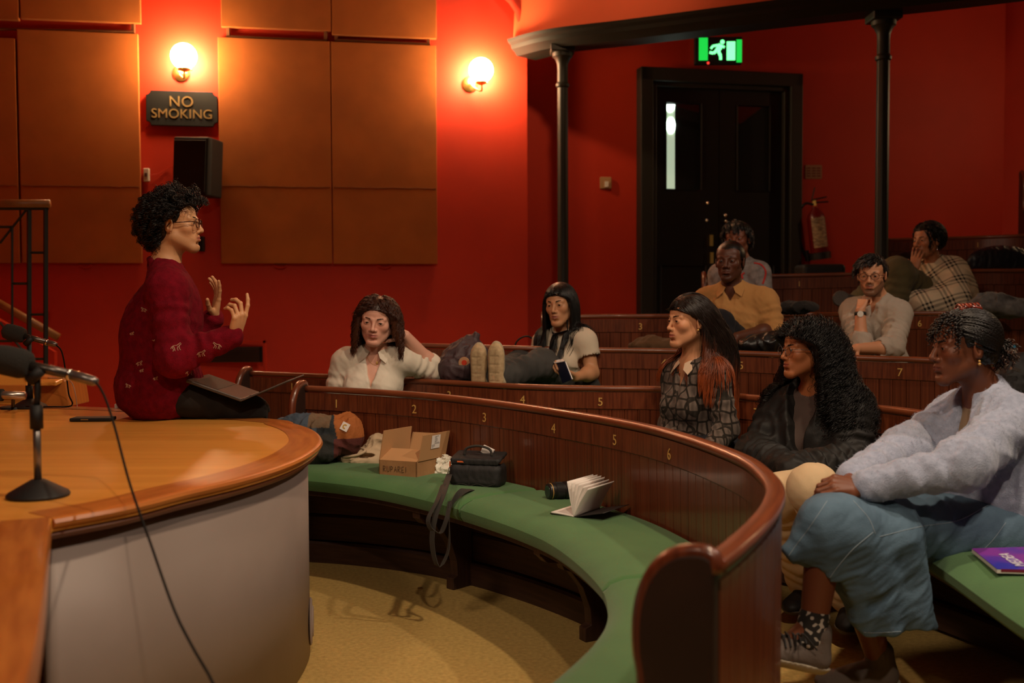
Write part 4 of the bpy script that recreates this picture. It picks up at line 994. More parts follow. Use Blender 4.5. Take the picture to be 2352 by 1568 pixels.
def cap_mesh(head, person, col, t=.006, front=.058, side=.005, back=-.055, amp=.002, sc=260, name='hair_base', neck=0.0):
    s = S(); k = head.k
    s.ell(head.W((0, -.015, .034)), ((.074*head.w+t)*k, (.093+t)*k, (.080+t)*k), head.R, .01)
    s.ell(head.W((0, -.050, -.020)), ((.058*head.w+t)*k, (.048+t)*k, (.060+t)*k), head.R, .03)
    fwd_, up_ = head.R[:, 1], head.R[:, 2]
    # cut the face away: slanted planes
    p = head.W((0, .062, front)); s.fn(lambda P: np.maximum.reduce([-( (head.L(P)[:, 1]-.016-.024*np.clip(head.L(P)[:, 2]/.035, 0, 1)) ) , (head.L(P)[:, 2]-front-.0)])*k, head.c, 1e3, .006, 's')
    s.fn(lambda P: np.maximum(-(head.L(P)[:, 1]+.022), head.L(P)[:, 2]-side)*k, head.c, 1e3, .006, 's')
    s.fn(lambda P: (head.L(P)[:, 2]-back)*k, head.c, 1e3, .006, 's')
    if amp: s.noise(amp, sc, 2)
    lo, hi = head.c-.16*k, head.c+.16*k; c1 = np.array(rgb(col))
    return sdf_obj(name, s, lo, hi, .004*k, M_HAIR, person, lambda V: np.tile(c1, (len(V), 1)))
def glasses(head, person, m, r=(.021, .017), rad=.0016, round_=False, tint=.0):
    k = head.k; W = head.W; fr = MB(); ex_ = 2.0 if round_ else 3.2
    for x in (-1, 1):
        q = []
        for a in np.linspace(0, 2*PI, 33):
            ca, sa = math.cos(a), math.sin(a); u = math.copysign(abs(ca)**(2/ex_), ca)*r[0]; v = math.copysign(abs(sa)**(2/ex_), sa)*r[1]
            q.append(W((x*.0325+u, .1015-.10*abs(x*.0325+u)**1.35*2.0, .000+v)))
        fr.tube(q, rad*k, 8)
        fr.tube([W((x*.0535, .0935, .006)), W((x*.072*1.02, .080, .006)), W((x*.0785, .0, .004)), W((x*.079, -.014, -.010))], rad*k, 8)
    fr.tube([W((-.0125, .0985, .004)), W((0, .1025, .006)), W((.0125, .0985, .004))], rad*k, 8)
    g = fr.build('glasses', m, person, smooth=True)
    for x in (-1, 1):
        q = [W((x*.0325+math.cos(a)*r[0]*.97, .1000-.10*abs(x*.0325+math.cos(a)*r[0])**1.35*2.0, math.sin(a)*r[1]*.97)) for a in np.linspace(0, 2*PI, 24, endpoint=False)]
        c_ = Vector(np.mean(q, axis=0)); V = [Vector(p) for p in q] + [c_]; MB().add(V, [(i, (i+1) % 24, 24) for i in range(24)]).build('lens', M_LENS, g, smooth=True)
    return g
def mk_lens():
    m = bpy.data.materials.new('lens_glass'); m.use_nodes = True; nt = m.node_tree; N, L = nt.nodes, nt.links; N.remove(N['Principled BSDF'])
    t = N.new('ShaderNodeBsdfTransparent'); t.inputs[0].default_value = (.93, .93, .95, 1); g = N.new('ShaderNodeBsdfGlossy'); g.inputs['Roughness'].default_value = .03
    mx = N.new('ShaderNodeMixShader'); mx.inputs[0].default_value = .07; L.new(t.outputs[0], mx.inputs[1]); L.new(g.outputs[0], mx.inputs[2]); L.new(mx.outputs[0], N['Material Output'].inputs[0]); return m
M_LENS = mk_lens()
def bvh_of(o):
    me = o.data; return BVHTree.FromPolygons([o.matrix_world @ v.co for v in me.vertices] if o.parent is None else [v.co for v in me.vertices], [p.vertices[:] for p in me.polygons])
def cast(bv, x, y):
    """point and normal where the photograph's ray meets a surface"""
    d = Vector(ray(x, y)).normalized(); h = bv.ray_cast(Vector((0, 0, CAMH)), d); return (h[0], h[1]) if h[0] is not None else (None, None)
def on_surf(bv, pts, lift=.002):
    out = []
    for x, y in pts:
        p, n = cast(bv, x, y)
        if p is not None:
            if n.dot(Vector(ray(x, y))) > 0: n = -n
            out.append(p + n*lift)
    return out
def person_body(S_, lo, hi, res, m, cols, label, chunks, extra=None):
    o = sdf_obj('person', S_, lo, hi, res, m, None, cols, chunks); tag(o, label, 'person'); return o
# ------------------------------------------------------------------ the people
def cloth(name, col, col2=None, rough=.9, ns=6, bump=.25, bs=500, sheen=.1, **k): return mat(name, col, rough, col2=col2, nscale=ns, bump=bump, bscale=bs, sheen=sheen*.5, **{'spec': .2, **k})
SKIN = skin('skin', (1, 1, 1))
def vm(*p): return sum((Vector(q) for q in p), Vector())/len(p)
def hip_pair(c, yaw, w=.17):
    r = Vector(frame(yaw)[:, 0]); return c - r*w/2, c + r*w/2
def colz(headcol): return headcol
# ---- A: speaker in the red sweater -------------------------------------------
def person_speaker():
    h = Head(at(402, 517, 4.45), 86, 3, 0, H=.226, jaw=1.0, nose=1.15, lips=1.05)
    neck = at(379, 612, 4.46); SR, SL = at(384, 668, 4.29), at(398, 664, 4.63); HR, HL = at(362, 905, 4.36), at(366, 900, 4.55)
    ER, WR = at(402, 822, 4.24), at(539, 770, 4.28); EL, WL_ = at(432, 800, 4.70), at(492, 727, 4.66)
    KR, KL = at(578, 944, 4.44), at(584, 944, 4.64)
    AR, AL = KR + Vector((.03, .17, -.46)), KL + Vector((.05, .10, -.46))
    b = S(); h.add(b, neck, .053); torso(b, SL, SR, neck, HL, HR); arm(b, SR, ER, WR); arm(b, SL, EL, WL_)
    for H_, K_, An in ((HR, KR, AR), (HL, KL, AL)): b.cap(H_, K_, .070, .050, .03); b.cap(K_, An, .048, .036, .03)
    # right (near) hand: palm turned up, index raised; left (far) hand: open, palm towards his face
    dR = at(553, 715, 4.26) - WR
    hr = hand(b, WR, dR, at(500, 700, 4.32) - at(553, 715, 4.26), 1.02, curl=(.25, .75, .95, .80), thumb=(.9, .7), side=-1, spread=.16)
    dL = at(503, 655, 4.64) - WL_
    hl = hand(b, WL_, dL, at(440, 665, 4.60) - at(505, 690, 4.66), 1.02, curl=(.12, .28, .35, .30), thumb=(.75, -.2), side=1, spread=.20)
    lo, hi = bbox([h.c, WR, WL_, HR, HL, AR, AL], .17)
    l1, h1 = bbox([h.c], .0); c_ = h.c
    ch = [(c_-np.array([.15, .13, .14]), c_+np.array([.13, .13, .14]), .0023)] + [(*bbox(hp_ + [w_], .03), .0022) for hp_, w_ in ((hr, WR), (hl, WL_))]
    cf = h.colors('c99368', '9a5145')
    o = person_body(b, lo, hi, .008, SKIN, h.beard(cf, '3a2418', amt=.18), 'man with curly hair and glasses in a dark red sweater, sitting on the desk', ch)
    h.face_parts(o, gaze=(0, 0), browk=1.25, iris='1c100a')
    cap_mesh(h, o, '090605', t=.008, back=-.075, front=.066)
    W, n, q = scalp(h, 2600, 5, front=.068, side=.018, back=-.075)
    d = n + np.outer(np.where(q[:, 1] > .03, .15, -.5), h.R[:, 1]) + np.outer(np.where(q[:, 1] > .0, .7, .0), h.R[:, 2])
    hair(h, o, W, d, 0.070, 22, '140d09', None, rad=.0013, curl=.0085, clen=.030, off=.012, grav=.22, stiff=.84, clump=230, seed=4, volume=.006, lenvar=.3)
    Wb, nb_, qb = scalp(h, 900, 6, front=.2, side=.0, back=-.085); m = qb[:, 1] < -.03
    hair(h, o, Wb[m], nb_[m], .085, 20, '120b08', None, rad=.0013, curl=.008, clen=.030, off=.012, grav=.5, stiff=.75, clump=90, seed=9)
    glasses(h, o, mat('tortoise', (.10, .03, .012), .2, col2=(.015, .006, .004), nscale=150), r=(.0225, .0185), rad=.0022)
    # sweater
    s = S(); torso(s, SL, SR, neck, HL, HR, off=.030, waist=1.10)
    hc = (HL+HR)/2
    s.ell(hc + Vector((.005, 0, .04)), (.170, .165, .105), None, .05); s.ell(at(362, 780, 4.45), (.150, .155, .22), None, .05)
    for Sh, El, Wr in ((SR, ER, WR), (SL, EL, WL_)):
        wq = Wr + (El-Wr).normalized()*.012
        s.cap(Sh, El, .072, .070, .035, fold=(.0035, .060, .1, 1)); s.cap(El, wq, .068, .046, .03, fold=(.006, .055, .02, .75)); s.ell(El, (.074,)*3, None, .03)
        s.cap(wq + (El-wq).normalized()*.055, wq, .041, .038, .010)
    s.torus(hc + Vector((.0, 0, -.030)), (0, 0, 1), .135, .030, .02)
    s.cap(neck + Vector((-.004, 0, -.012)), h.W((0, -.01, -.06)), .066, .070, .012, 's'); s.torus(neck + Vector((0, 0, .008)), (h.W((0, -.022, -.055)) - np.array([*neck])) + np.array([.02, 0, 0]), .066, .0085, .008)
    for Wr, El in ((WR, ER), (WL_, EL)): s.half(Wr + (El-Wr).normalized()*.006, Wr-El, .004) if False else None
    s.half((0, 0, ZD+.004), (0, 0, -1), .01)
    s.noise(.0035, 11, 3, True); s.noise(.002, 30, 8)
    lo, hi = bbox([neck, SR, SL, ER, EL, WR, WL_, HR, HL], .19)
    knit = mat('red_knit', (.190, .004, .013), .95, col2=(.130, .003, .009), nscale=40, bump=.9, bscale=330, sheen=.0, spec=.12)
    sw_ = sdf_obj('sweater', s, lo, (hi[0], hi[1], hi[2]), .0062, knit, o)
    bv = bvh_of(sw_); em = MB()
    def horse(cx, cy, k, fl=1):
        P = [[(-9, 2), (-6, -1), (2, -2), (6, -5), (10, -8), (12, -5), (9, -3), (7, 0), (8, 5), (11, 9)], [(5, 0), (3, 5), (5, 10)], [(-6, 0), (-8, 5), (-5, 8), (-7, 12)], [(-5, 1), (-3, 6), (-2, 11)], [(-9, 1), (-12, 6)]]
        for q_ in P:
            pp = on_surf(bv, [(cx+a*k*fl, cy+b_*k) for a, b_ in q_], .0006)
            if len(pp) > 1 and max((pp[i+1]-pp[i]).length for i in range(len(pp)-1)) < .04: em.tube(pp, .0016, 5)
    for a in ((404, 795, 1.0), (462, 810, .8), (499, 792, .8, -1), (436, 853, .8), (320, 645, .5), (331, 710, .55, -1), (320, 833, .6), (325, 850, .4), (303, 765, .4), (357, 868, .45), (295, 885, .5, -1), (354, 780, .3)): horse(*a)
    em.build('embroidery', mat('cream_thread', (.42, .24, .16), .9), sw_)
    s = S()
    for H_, K_, An in ((HR, KR, AR), (HL, KL, AL)):
        s.cap(H_, K_, .078, .055, .04, fold=(.004, .07, .4, 1)); s.cap(K_, An, .056, .058, .03, fold=(.004, .06, 0, .5)); s.ell(K_, (.057,)*3, None, .02)
    s.noise(.003, 14, 2, True); lo, hi = bbox([HR, HL, KR, KL, AR, AL], .11)
    s.half(A(hc + Vector((0, 0, -.10))), (0, 0, -1), .01) if False else None
    s.fn(lambda P: np.maximum(P[:, 2]-(ZD+.0), P[:, 0]-(-1.03)), h.c, 1e3, .008, 's')
    sdf_obj('trousers', s, lo, hi, .0065, cloth('black_corduroy', (.022, .018, .016), (.012, .010, .009)), o)
    # laptop resting on his thighs
    a, b2, c2 = at(452, 871, 4.45), at(574, 914, 4.45), at(683, 868, 4.45)
    t = empty('laptop', b2, 'open laptop on the lap of the man in the red sweater', 'laptop')
    mg = mat('laptop_grey', (.10, .09, .085), .35, metal=.6)
    for p, q, nm, th in ((a, b2, 'base', .013), (b2, c2, 'screen', .006)):
        d = (q-p).normalized(); n_ = Vector((-d.z, 0, d.x)); Y = Vector((0, .155, 0))
        o2 = MB().prism([p-Y, q-Y, q+Y, p+Y], n_*(th if nm == 'base' else th)).build(nm, mg, t, bevel=.003)
        if nm == 'base':
            MB().prism([p.lerp(q, .12)-Y*.9+n_*(th+.0002), p.lerp(q, .55)-Y*.9+n_*(th+.0002), p.lerp(q, .55)+Y*.9+n_*(th+.0002), p.lerp(q, .12)+Y*.9+n_*(th+.0002)][::-1], n_*.001).build('keyboard', M_BLACK, o2)
    MB().tube([b2-Vector((0, .12, -.006)), b2+Vector((0, .12, .006))], .006, 8).build('hinge', M_BLACK, t)
    return o
person_speaker()
def lower(o, HR, HL, KR, KL, AR, AL, m, off=.012, shoe_m=None, res=.009, name='trousers', toe=None, knee=.066, extra=None, cutz=None, body=None):
    s = S()
    for H_, K_, An in ((HR, KR, AR), (HL, KL, AL)):
        s.cap(H_, K_, .084+off, knee+off*.5, .04, fold=(.004, .07, .5, 1)); s.cap(K_, An + (An-K_).normalized()*-.02, knee-.004+off*.5, .046+off, .03, fold=(.0035, .06, 0, 1)); s.ell(K_, (knee+off*.6,)*3, None, .02)
    s.ell(vm(HR, HL) + Vector((0, 0, .02)), (.16+off, .14+off, .11), None, .05)
    if extra: extra(s)
    s.noise(.003, 13, 2, True); s.noise(.0015, 40, 4)
    lo, hi = bbox([HR, HL, KR, KL, AR, AL], .13); t = sdf_obj(name, s, lo, hi, res, m, o)
    if shoe_m is not None:
        for An, K_ in ((AR, KR), (AL, KL)):
            d = toe if toe is not None else Vector(((K_-vm(HR, HL)).x, (K_-vm(HR, HL)).y, 0)).normalized(); d = Vector(d).normalized()
            shoe(o, An, d, Vector((0, 0, -1)), shoe_m)
    return t
def shoe(o, An, toe, dn, m, msole=None, L=.27, wd=.047, laces=None, grooves=0, sock=None):
    toe, dn = Vector(toe).normalized(), Vector(dn).normalized(); dn = (dn - toe*dn.dot(toe)).normalized(); sd_ = toe.cross(dn); s = S(); R = np.array([[*sd_], [*toe], [*dn]]).T
    c = An + dn*.045
    s.ell(c + toe*.125 + dn*.012, (wd, .080, .034), R, .02); s.ell(c + toe*.03 - dn*.0, (wd*.86, .085, .046), R, .03); s.cap(An - dn*.025, c - toe*.01, .042, .045, .02)
    s.half(c + dn*.026, dn, .004); s.noise(.0012, 40, 3)
    lo, hi = bbox([An - dn*.05, c - toe*.1, c + toe*.21], .07); up_ = sdf_obj('shoe', s, lo, hi, .005, m, o)
    s = S(); s.ell(c + toe*.125 + dn*.0, (wd*1.06, .085, .045), R, .03); s.ell(c + toe*.02, (wd*.90, .085, .050), R, .03); s.cap(c - toe*.02, c + toe*.14, wd*.9, wd*.95, .03)
    s.half(c + dn*.018, -dn, .003); s.half(c + dn*.042, dn, .004)
    if grooves:
        for i in range(grooves):
            p = c + toe*(-.04 + .21*i/(grooves-1)) + dn*.044; s.cap(p - sd_*.06, p + sd_*.06, .0045, .0045, .002, 's')
        s.cap(c - toe*.03 + dn*.045, c + toe*.17 + dn*.045, .004, .004, .002, 's')
    sdf_obj('sole', s, lo, hi, .0045, msole or mat('rubber_sole', (.12, .10, .08), .7), up_)
    return up_
def vcut(s, neck, R, w, depth, base=.03, k=.006):
    N0, R = A(neck), np.array(R, f32)
    def f(P):
        q = (P-N0) @ R; return np.maximum(np.abs(q[:, 0]) - np.maximum(w*(q[:, 2]+depth)/depth, 0) , np.maximum(np.maximum(-(q[:, 1]) + base, q[:, 1] - .215), -(q[:, 2]+depth)))
    s.fn(f, N0, 1e3, k, 's')
def collar(s, neck, R, r=.060, h=.03, spread=.035, fall=.045, th=.0035, tilt=0):
    """shirt collar: band behind the neck and two pointed flaps in front"""
    N0, R = A(neck), np.array(R, f32)
    def band(P):
        q = (P-N0) @ R; rr = np.sqrt(q[:, 0]**2 + (q[:, 1]*.92)**2); slope = r + .45*(.02 - q[:, 2]); d = np.abs(rr - slope) - th*1.3
        return np.maximum(d, np.maximum(np.abs(q[:, 2]-.022 + .35*np.maximum(q[:, 1], 0)) - h*.75, q[:, 1] - .045))*.7
    s.fn(band, N0, .13, .004)
def collar_flaps(o, neck, R, m, sc=1.0, dz=0.0, dy=0.0):
    N0 = Vector(neck); r_, f_, u_ = (Vector([float(R[i][j]) for i in range(3)]) for j in range(3))
    for x in (-1, 1):
        q = [N0 + r_*(x*a*sc) + f_*(b*sc+dy) + u_*(c*sc+dz) for a, b, c in ((.020, .066, .022), (.045, .050, .034), (.062, .020, .044), (.078, .050, .006), (.066, .092, -.030), (.036, .092, -.006))]
        nrm = (q[3]-q[0]).cross(q[4]-q[1]); nrm = nrm.normalized()*(.004 if nrm.dot(f_) > 0 else -.004)
        b_ = MB(); n = len(q); c_ = sum(q, Vector())/n + nrm*1.2; V = q + [c_] + [p + nrm for p in q] + [c_ + nrm]
        F = [(i, (i+1) % n, n) for i in range(n)] + [(n+1+i, 2*n+1, n+1+(i+1) % n) for i in range(n)] + [(i, n+1+i, n+1+(i+1) % n, (i+1) % n) for i in range(n)]
        b_.add(V, F).build('collar_flap', m, o, smooth='auto')
def necklace(o, bv, pts, m, r=.0009, pend=None):
    q = on_surf(bv, pts, .0015)
    if len(q) > 2: MB().tube(spline([np.array([*p]) for p in q], 30), r, 5).build('necklace', m, o, smooth=True)
    if pend:
        p, n = cast(bv, *pend)
        if p is not None: MB().sphere(p + n*.003, .006, 10, (1, .5, 1.4)).build('pendant', m, o, smooth=True)
# ---- B: woman in the white shirt ---------------------------------------------
def person_white_shirt():
    h = Head(at(866, 737, 5.42), 184, -7, -6, H=.230, female=True, w=1.08, jaw=1.05, nose=.98, lips=1.05)
    neck = at(864, 812, 5.50); SR, SL = at(791, 832, 5.52), at(926, 828, 5.50); hc = at(855, 985, 5.56); HR, HL = hip_pair(hc, 182)
    ER, WR = at(770, 925, 5.50), at(820, 985, 5.32); EL, WL_ = at(1000, 848, 5.62), at(931, 771, 5.47)
    b = S(); h.add(b, neck, .050); R, *_ = torso(b, SL, SR, neck, HL, HR, bust=1.0); arm(b, SR, ER, WR); arm(b, SL, EL, WL_, r=(.05, .044, .036, .028))
    hl = hand(b, WL_, at(893, 752, 5.46) - WL_, (0.0, .5, -.6), .94, curl=(.55, .6, .7, .8), thumb=(.2, .3), side=1)
    KR, KL = HR + Vector((.03, -.38, .03)), HL + Vector((.06, -.38, .03)); AR, AL = KR + Vector((0, .04, -.44)), KL + Vector((0, .04, -.44)); AR.z = AL.z = .12
    for H_, K_, An in ((HR, KR, AR), (HL, KL, AL)): b.cap(H_, K_, .078, .056, .03); b.cap(K_, An, .055, .038, .03)
    lo, hi = bbox([h.c, WR, WL_, EL, HR, HL, AR, AL], .15); c_ = h.c
    cf = h.colors('d8a08a', 'a25650')
    o = person_body(b, lo, hi, .009, SKIN, cf, 'woman in a white collared shirt leaning her head on her hand, behind the front bench', [(c_-.135, c_+.14, .0025), (*bbox(hl+[WL_, vm(WL_, EL)], .045), .003)])
    h.face_parts(o, gaze=(.0, .12), iris='2c2418', browc='2a160d', browk=.9)
    cap_mesh(h, o, '2c150c', t=.010, back=-.06, front=.060)
    W, n, q = scalp(h, 2300, 5, front=.060, side=.002, back=-.06)
    d = n*.35 + np.outer(np.sign(q[:, 0]+.001), h.R[:, 0])*.9 - h.R[:, 1]*.2
    hair(h, o, W, d, .185, 26, '3c1c0e', '4a2614', rad=.0013, curl=.0095, clen=.070, off=.014, grav=.62, stiff=.80, clump=170, seed=3, volume=.008, face=.052, ymax=.045)
    s = S(); R, hp, up_, Ln = torso(s, SL, SR, neck, HL, HR, off=.017, bust=1.1)
    s.cap(SR, ER, .068, .062, .03, fold=(.003, .05, .2, 1)); s.cap(ER, WR, .060, .045, .03); s.cap(SL, EL, .068, .064, .03, fold=(.0045, .045, .2, 1)); s.ell(EL, (.062,)*3, None, .02); s.cap(EL, EL.lerp(WL_, .17), .060, .060, .006)
    s.cap(EL.lerp(WL_, .24), WL_, .043, .034, .006, 's')
    s.cap(neck - Vector((0, 0, .012)), h.W((0, -.02, -.07)), .056, .066, .01, 's'); vcut(s, neck, R, .046, .155); collar(s, neck + Vector((0, 0, -.004)), R, r=.064)
    for x in (-1, 1): s.box(A(hp) + A(up_)*Ln*.60 + A(R[:, 1])*.148 + A(R[:, 0])*x*.085, (.046, .006, .014), R, .005, .006)
    s.noise(.0035, 12, 3, True); s.noise(.0012, 45, 8); lo, hi = bbox([neck, SR, SL, ER, EL, WR, HR, HL], .13)
    sh = sdf_obj('shirt', s, lo, hi, .0055, cloth('white_cotton', (.74, .66, .55), (.68, .60, .49)), o)
    collar_flaps(sh, neck, R, MATS['white_cotton'], 1.0)
    bvb = bvh_of(o); necklace(o, bvb, [(842, 812), (850, 830), (862, 838), (872, 828), (880, 812)], M_GOLD, pend=(866, 833))
    bv = bvh_of(sh); bt = MB()
    for x, y in ((845, 858), (890, 856)): 
        q_ = on_surf(bv, [(x, y)], .001)
        if q_: bt.sphere(q_[0], .0055, 8)
    lower(o, HR, HL, KR, KL, AR, AL, cloth('dark_trousers', (.015, .015, .02)), shoe_m=M_BLACK)
    return o
# ---- C: woman in the cream T-shirt -------------------------------------------
def person_tshirt():
    h = Head(at(1287, 700, 5.85), 206, -3, 4, H=.224, female=True, w=.95, jaw=.86, nose=.95, lips=1.2)
    neck = at(1296, 768, 5.90); SR, SL = at(1247, 786, 6.02), at(1346, 783, 5.80); hc = at(1325, 893, 5.94); HR, HL = hip_pair(hc, 240, .16)
    ER, WR = at(1240, 845, 6.02), at(1290, 872, 5.80); EL, WL_ = at(1360, 856, 5.78), at(1322, 866, 5.62)
    KR, KL = at(1196, 838, 5.90), at(1244, 836, 5.66); AR, AL = at(1108, 866, 5.48), at(1148, 864, 5.42)
    b = S(); h.add(b, neck, .046); R, hp, up_, Ln = torso(b, SL, SR, neck, HL, HR, bust=.9, chest=.92, waist=.85); arm(b, SR, ER, WR, r=(.043, .037, .033, .024)); arm(b, SL, EL, WL_, r=(.043, .037, .033, .024))
    hl = hand(b, WL_, at(1296, 856, 5.58) - WL_, (.0, .5, .8), .9, curl=(.5, .6, .7, .6), side=1, thumb=(.5, .4))
    for H_, K_, An in ((HR, KR, AR), (HL, KL, AL)): b.cap(H_, K_, .072, .052, .03); b.cap(K_, An, .050, .036, .03)
    lo, hi = bbox([h.c, WR, WL_, EL, HR, HL, AR, AL], .12); c_ = h.c; cf = h.colors('c08a64', '8a4a40')
    o = person_body(b, lo, hi, .009, SKIN, cf, 'woman with long black hair in a cream T-shirt, feet up on the bench', [(c_-.13, c_+.135, .0026), (*bbox(hl+[WL_, EL, SL.lerp(EL, .5)], .045), .0035)])
    h.face_parts(o, gaze=(-.1, 0), iris='140a06', browk=1.1)
    cap_mesh(h, o, '070504', t=.012, back=-.06, front=.062, amp=.0006)
    W, n, q = scalp(h, 3800, 5, front=.060, side=.004, back=-.06)
    d = n*.3 + np.outer(np.sign(q[:, 0]+.012), h.R[:, 0])*.9 - h.R[:, 1]*.45
    s = S(); torso(s, SL, SR, neck, HL, HR, off=.016, bust=.95, chest=.95); bod = s
    hair(h, o, W, d, .44, 32, '0a0706', None, rad=.0013, off=.015, grav=.9, stiff=.70, clump=60, seed=3, volume=.003, body=bod, lenvar=.2, face=.052, ymax=.040, facez=.054)
    s = S(); torso(s, SL, SR, neck, HL, HR, off=.014, bust=.95, chest=.93, waist=.92)
    for Sh, El, f_ in ((SR, ER, .62), (SL, EL, .62)):
        s.cap(Sh, Sh.lerp(El, f_), .058, .062, .03); s.half(Sh.lerp(El, f_), El-Sh, .004) if False else s.cap(Sh.lerp(El, f_+.03), El, .070, .070, .004, 's')
    s.cap(neck, h.W((0, -.02, -.07)), .054, .062, .008, 's'); s.torus(neck + Vector((0, -.004, .002)), (h.W((0, -.022, -.055)) - np.array([*neck])), .054, .0045, .006)
    s.noise(.003, 12, 3, True); lo, hi = bbox([neck, SR, SL, ER, EL, HR, HL], .12)
    sh = sdf_obj('tshirt', s, lo, hi, .0055, cloth('cream_cotton', (.66, .55, .42), (.60, .50, .38)), o)
    bv = bvh_of(sh); necklace(o, bv, [(1277, 782), (1281, 800), (1286, 812), (1290, 800), (1298, 781)], M_GOLD, pend=(1286, 813))
    lower(o, HR, HL, KR, KL, AR, AL, cloth('charcoal_denim', (.060, .056, .052), (.035, .033, .031)), off=.020, res=.007, knee=.070)
    for An, K_ in ((AR, KR), (AL, KL)):
        dn = Vector((-.40, -.90, -.05)); shoe(o, An + dn.normalized()*-.02 + Vector((0, 0, -.02)), Vector((0.0, -.05, 1)), dn, mat('beige_trainer', (.40, .33, .22), .8), mat('tan_gum_sole', (.50, .36, .20), .7, col2=(.38, .26, .14), nscale=60), grooves=6, L=.24, wd=.043)
    # open book held against her knees
    p = at(1292, 850, 5.56); t = empty('dark_notebook', p, 'dark blue book held open on the knees of the woman in the cream T-shirt', 'book')
    a, b2, c2, d2 = at(1274, 832, 5.60), at(1296, 829, 5.52), at(1313, 872, 5.46), at(1292, 880, 5.54); n_ = (b2-a).cross(d2-a).normalized()
    MB().prism([a, b2, c2, d2], n_*.004).build('cover', mat('navy_cover', (.008, .010, .035), .5), t); MB().prism([q_ + n_*.004 for q_ in (a.lerp(c2, .04), b2.lerp(d2, .04), c2.lerp(a, .04), d2.lerp(b2, .04))], n_*.008).build('pages', M_PAPER, t)
    a, b2, c2, d2 = at(1266, 830, 5.64), at(1292, 826, 5.60), at(1296, 830, 5.52), at(1274, 834, 5.58); MB().prism([a, b2, c2, d2], Vector((0, 0, .004))).build('open_page', M_PAPER, t)
    return o
M_PAPER = mat('paper', (.78, .72, .68), .8)
# ---- D: long-haired woman in the patterned shirt ------------------------------
def pattern_mat():
    m = cloth('petal_print', (.085, .068, .055)); nt = m.node_tree; N, L = nt.nodes, nt.links; b = N['Principled BSDF']
    tc = N.new('ShaderNodeTexCoord'); mp = N.new('ShaderNodeMapping'); mp.inputs['Scale'].default_value = (1, 1, .85); v = N.new('ShaderNodeTexVoronoi'); v.inputs['Scale'].default_value = 23; v.inputs['Randomness'].default_value = .35; v.feature = 'DISTANCE_TO_EDGE'
    L.new(tc.outputs['Object'], mp.inputs[0]); L.new(mp.outputs[0], v.inputs['Vector']); r = N.new('ShaderNodeValToRGB'); e = r.color_ramp.elements
    e[0].position, e[0].color = .07, (.028, .022, .017, 1); e[1].position, e[1].color = .11, (.165, .125, .105, 1); n1 = e.new(.5); n1.color = (.10, .078, .066, 1); L.new(v.outputs['Distance'], r.inputs[0])
    n = N.new('ShaderNodeTexWave'); n.inputs['Scale'].default_value = 14; n.inputs['Distortion'].default_value = 6; mx = N.new('ShaderNodeMix'); mx.data_type = 'RGBA'; mx.blend_type = 'MULTIPLY'; mx.inputs[0].default_value = .35
    L.new(mp.outputs[0], n.inputs['Vector']); L.new(r.outputs[0], mx.inputs[6]); L.new(n.outputs[0], mx.inputs[7]); L.new(mx.outputs[2], b.inputs['Base Color']); return m
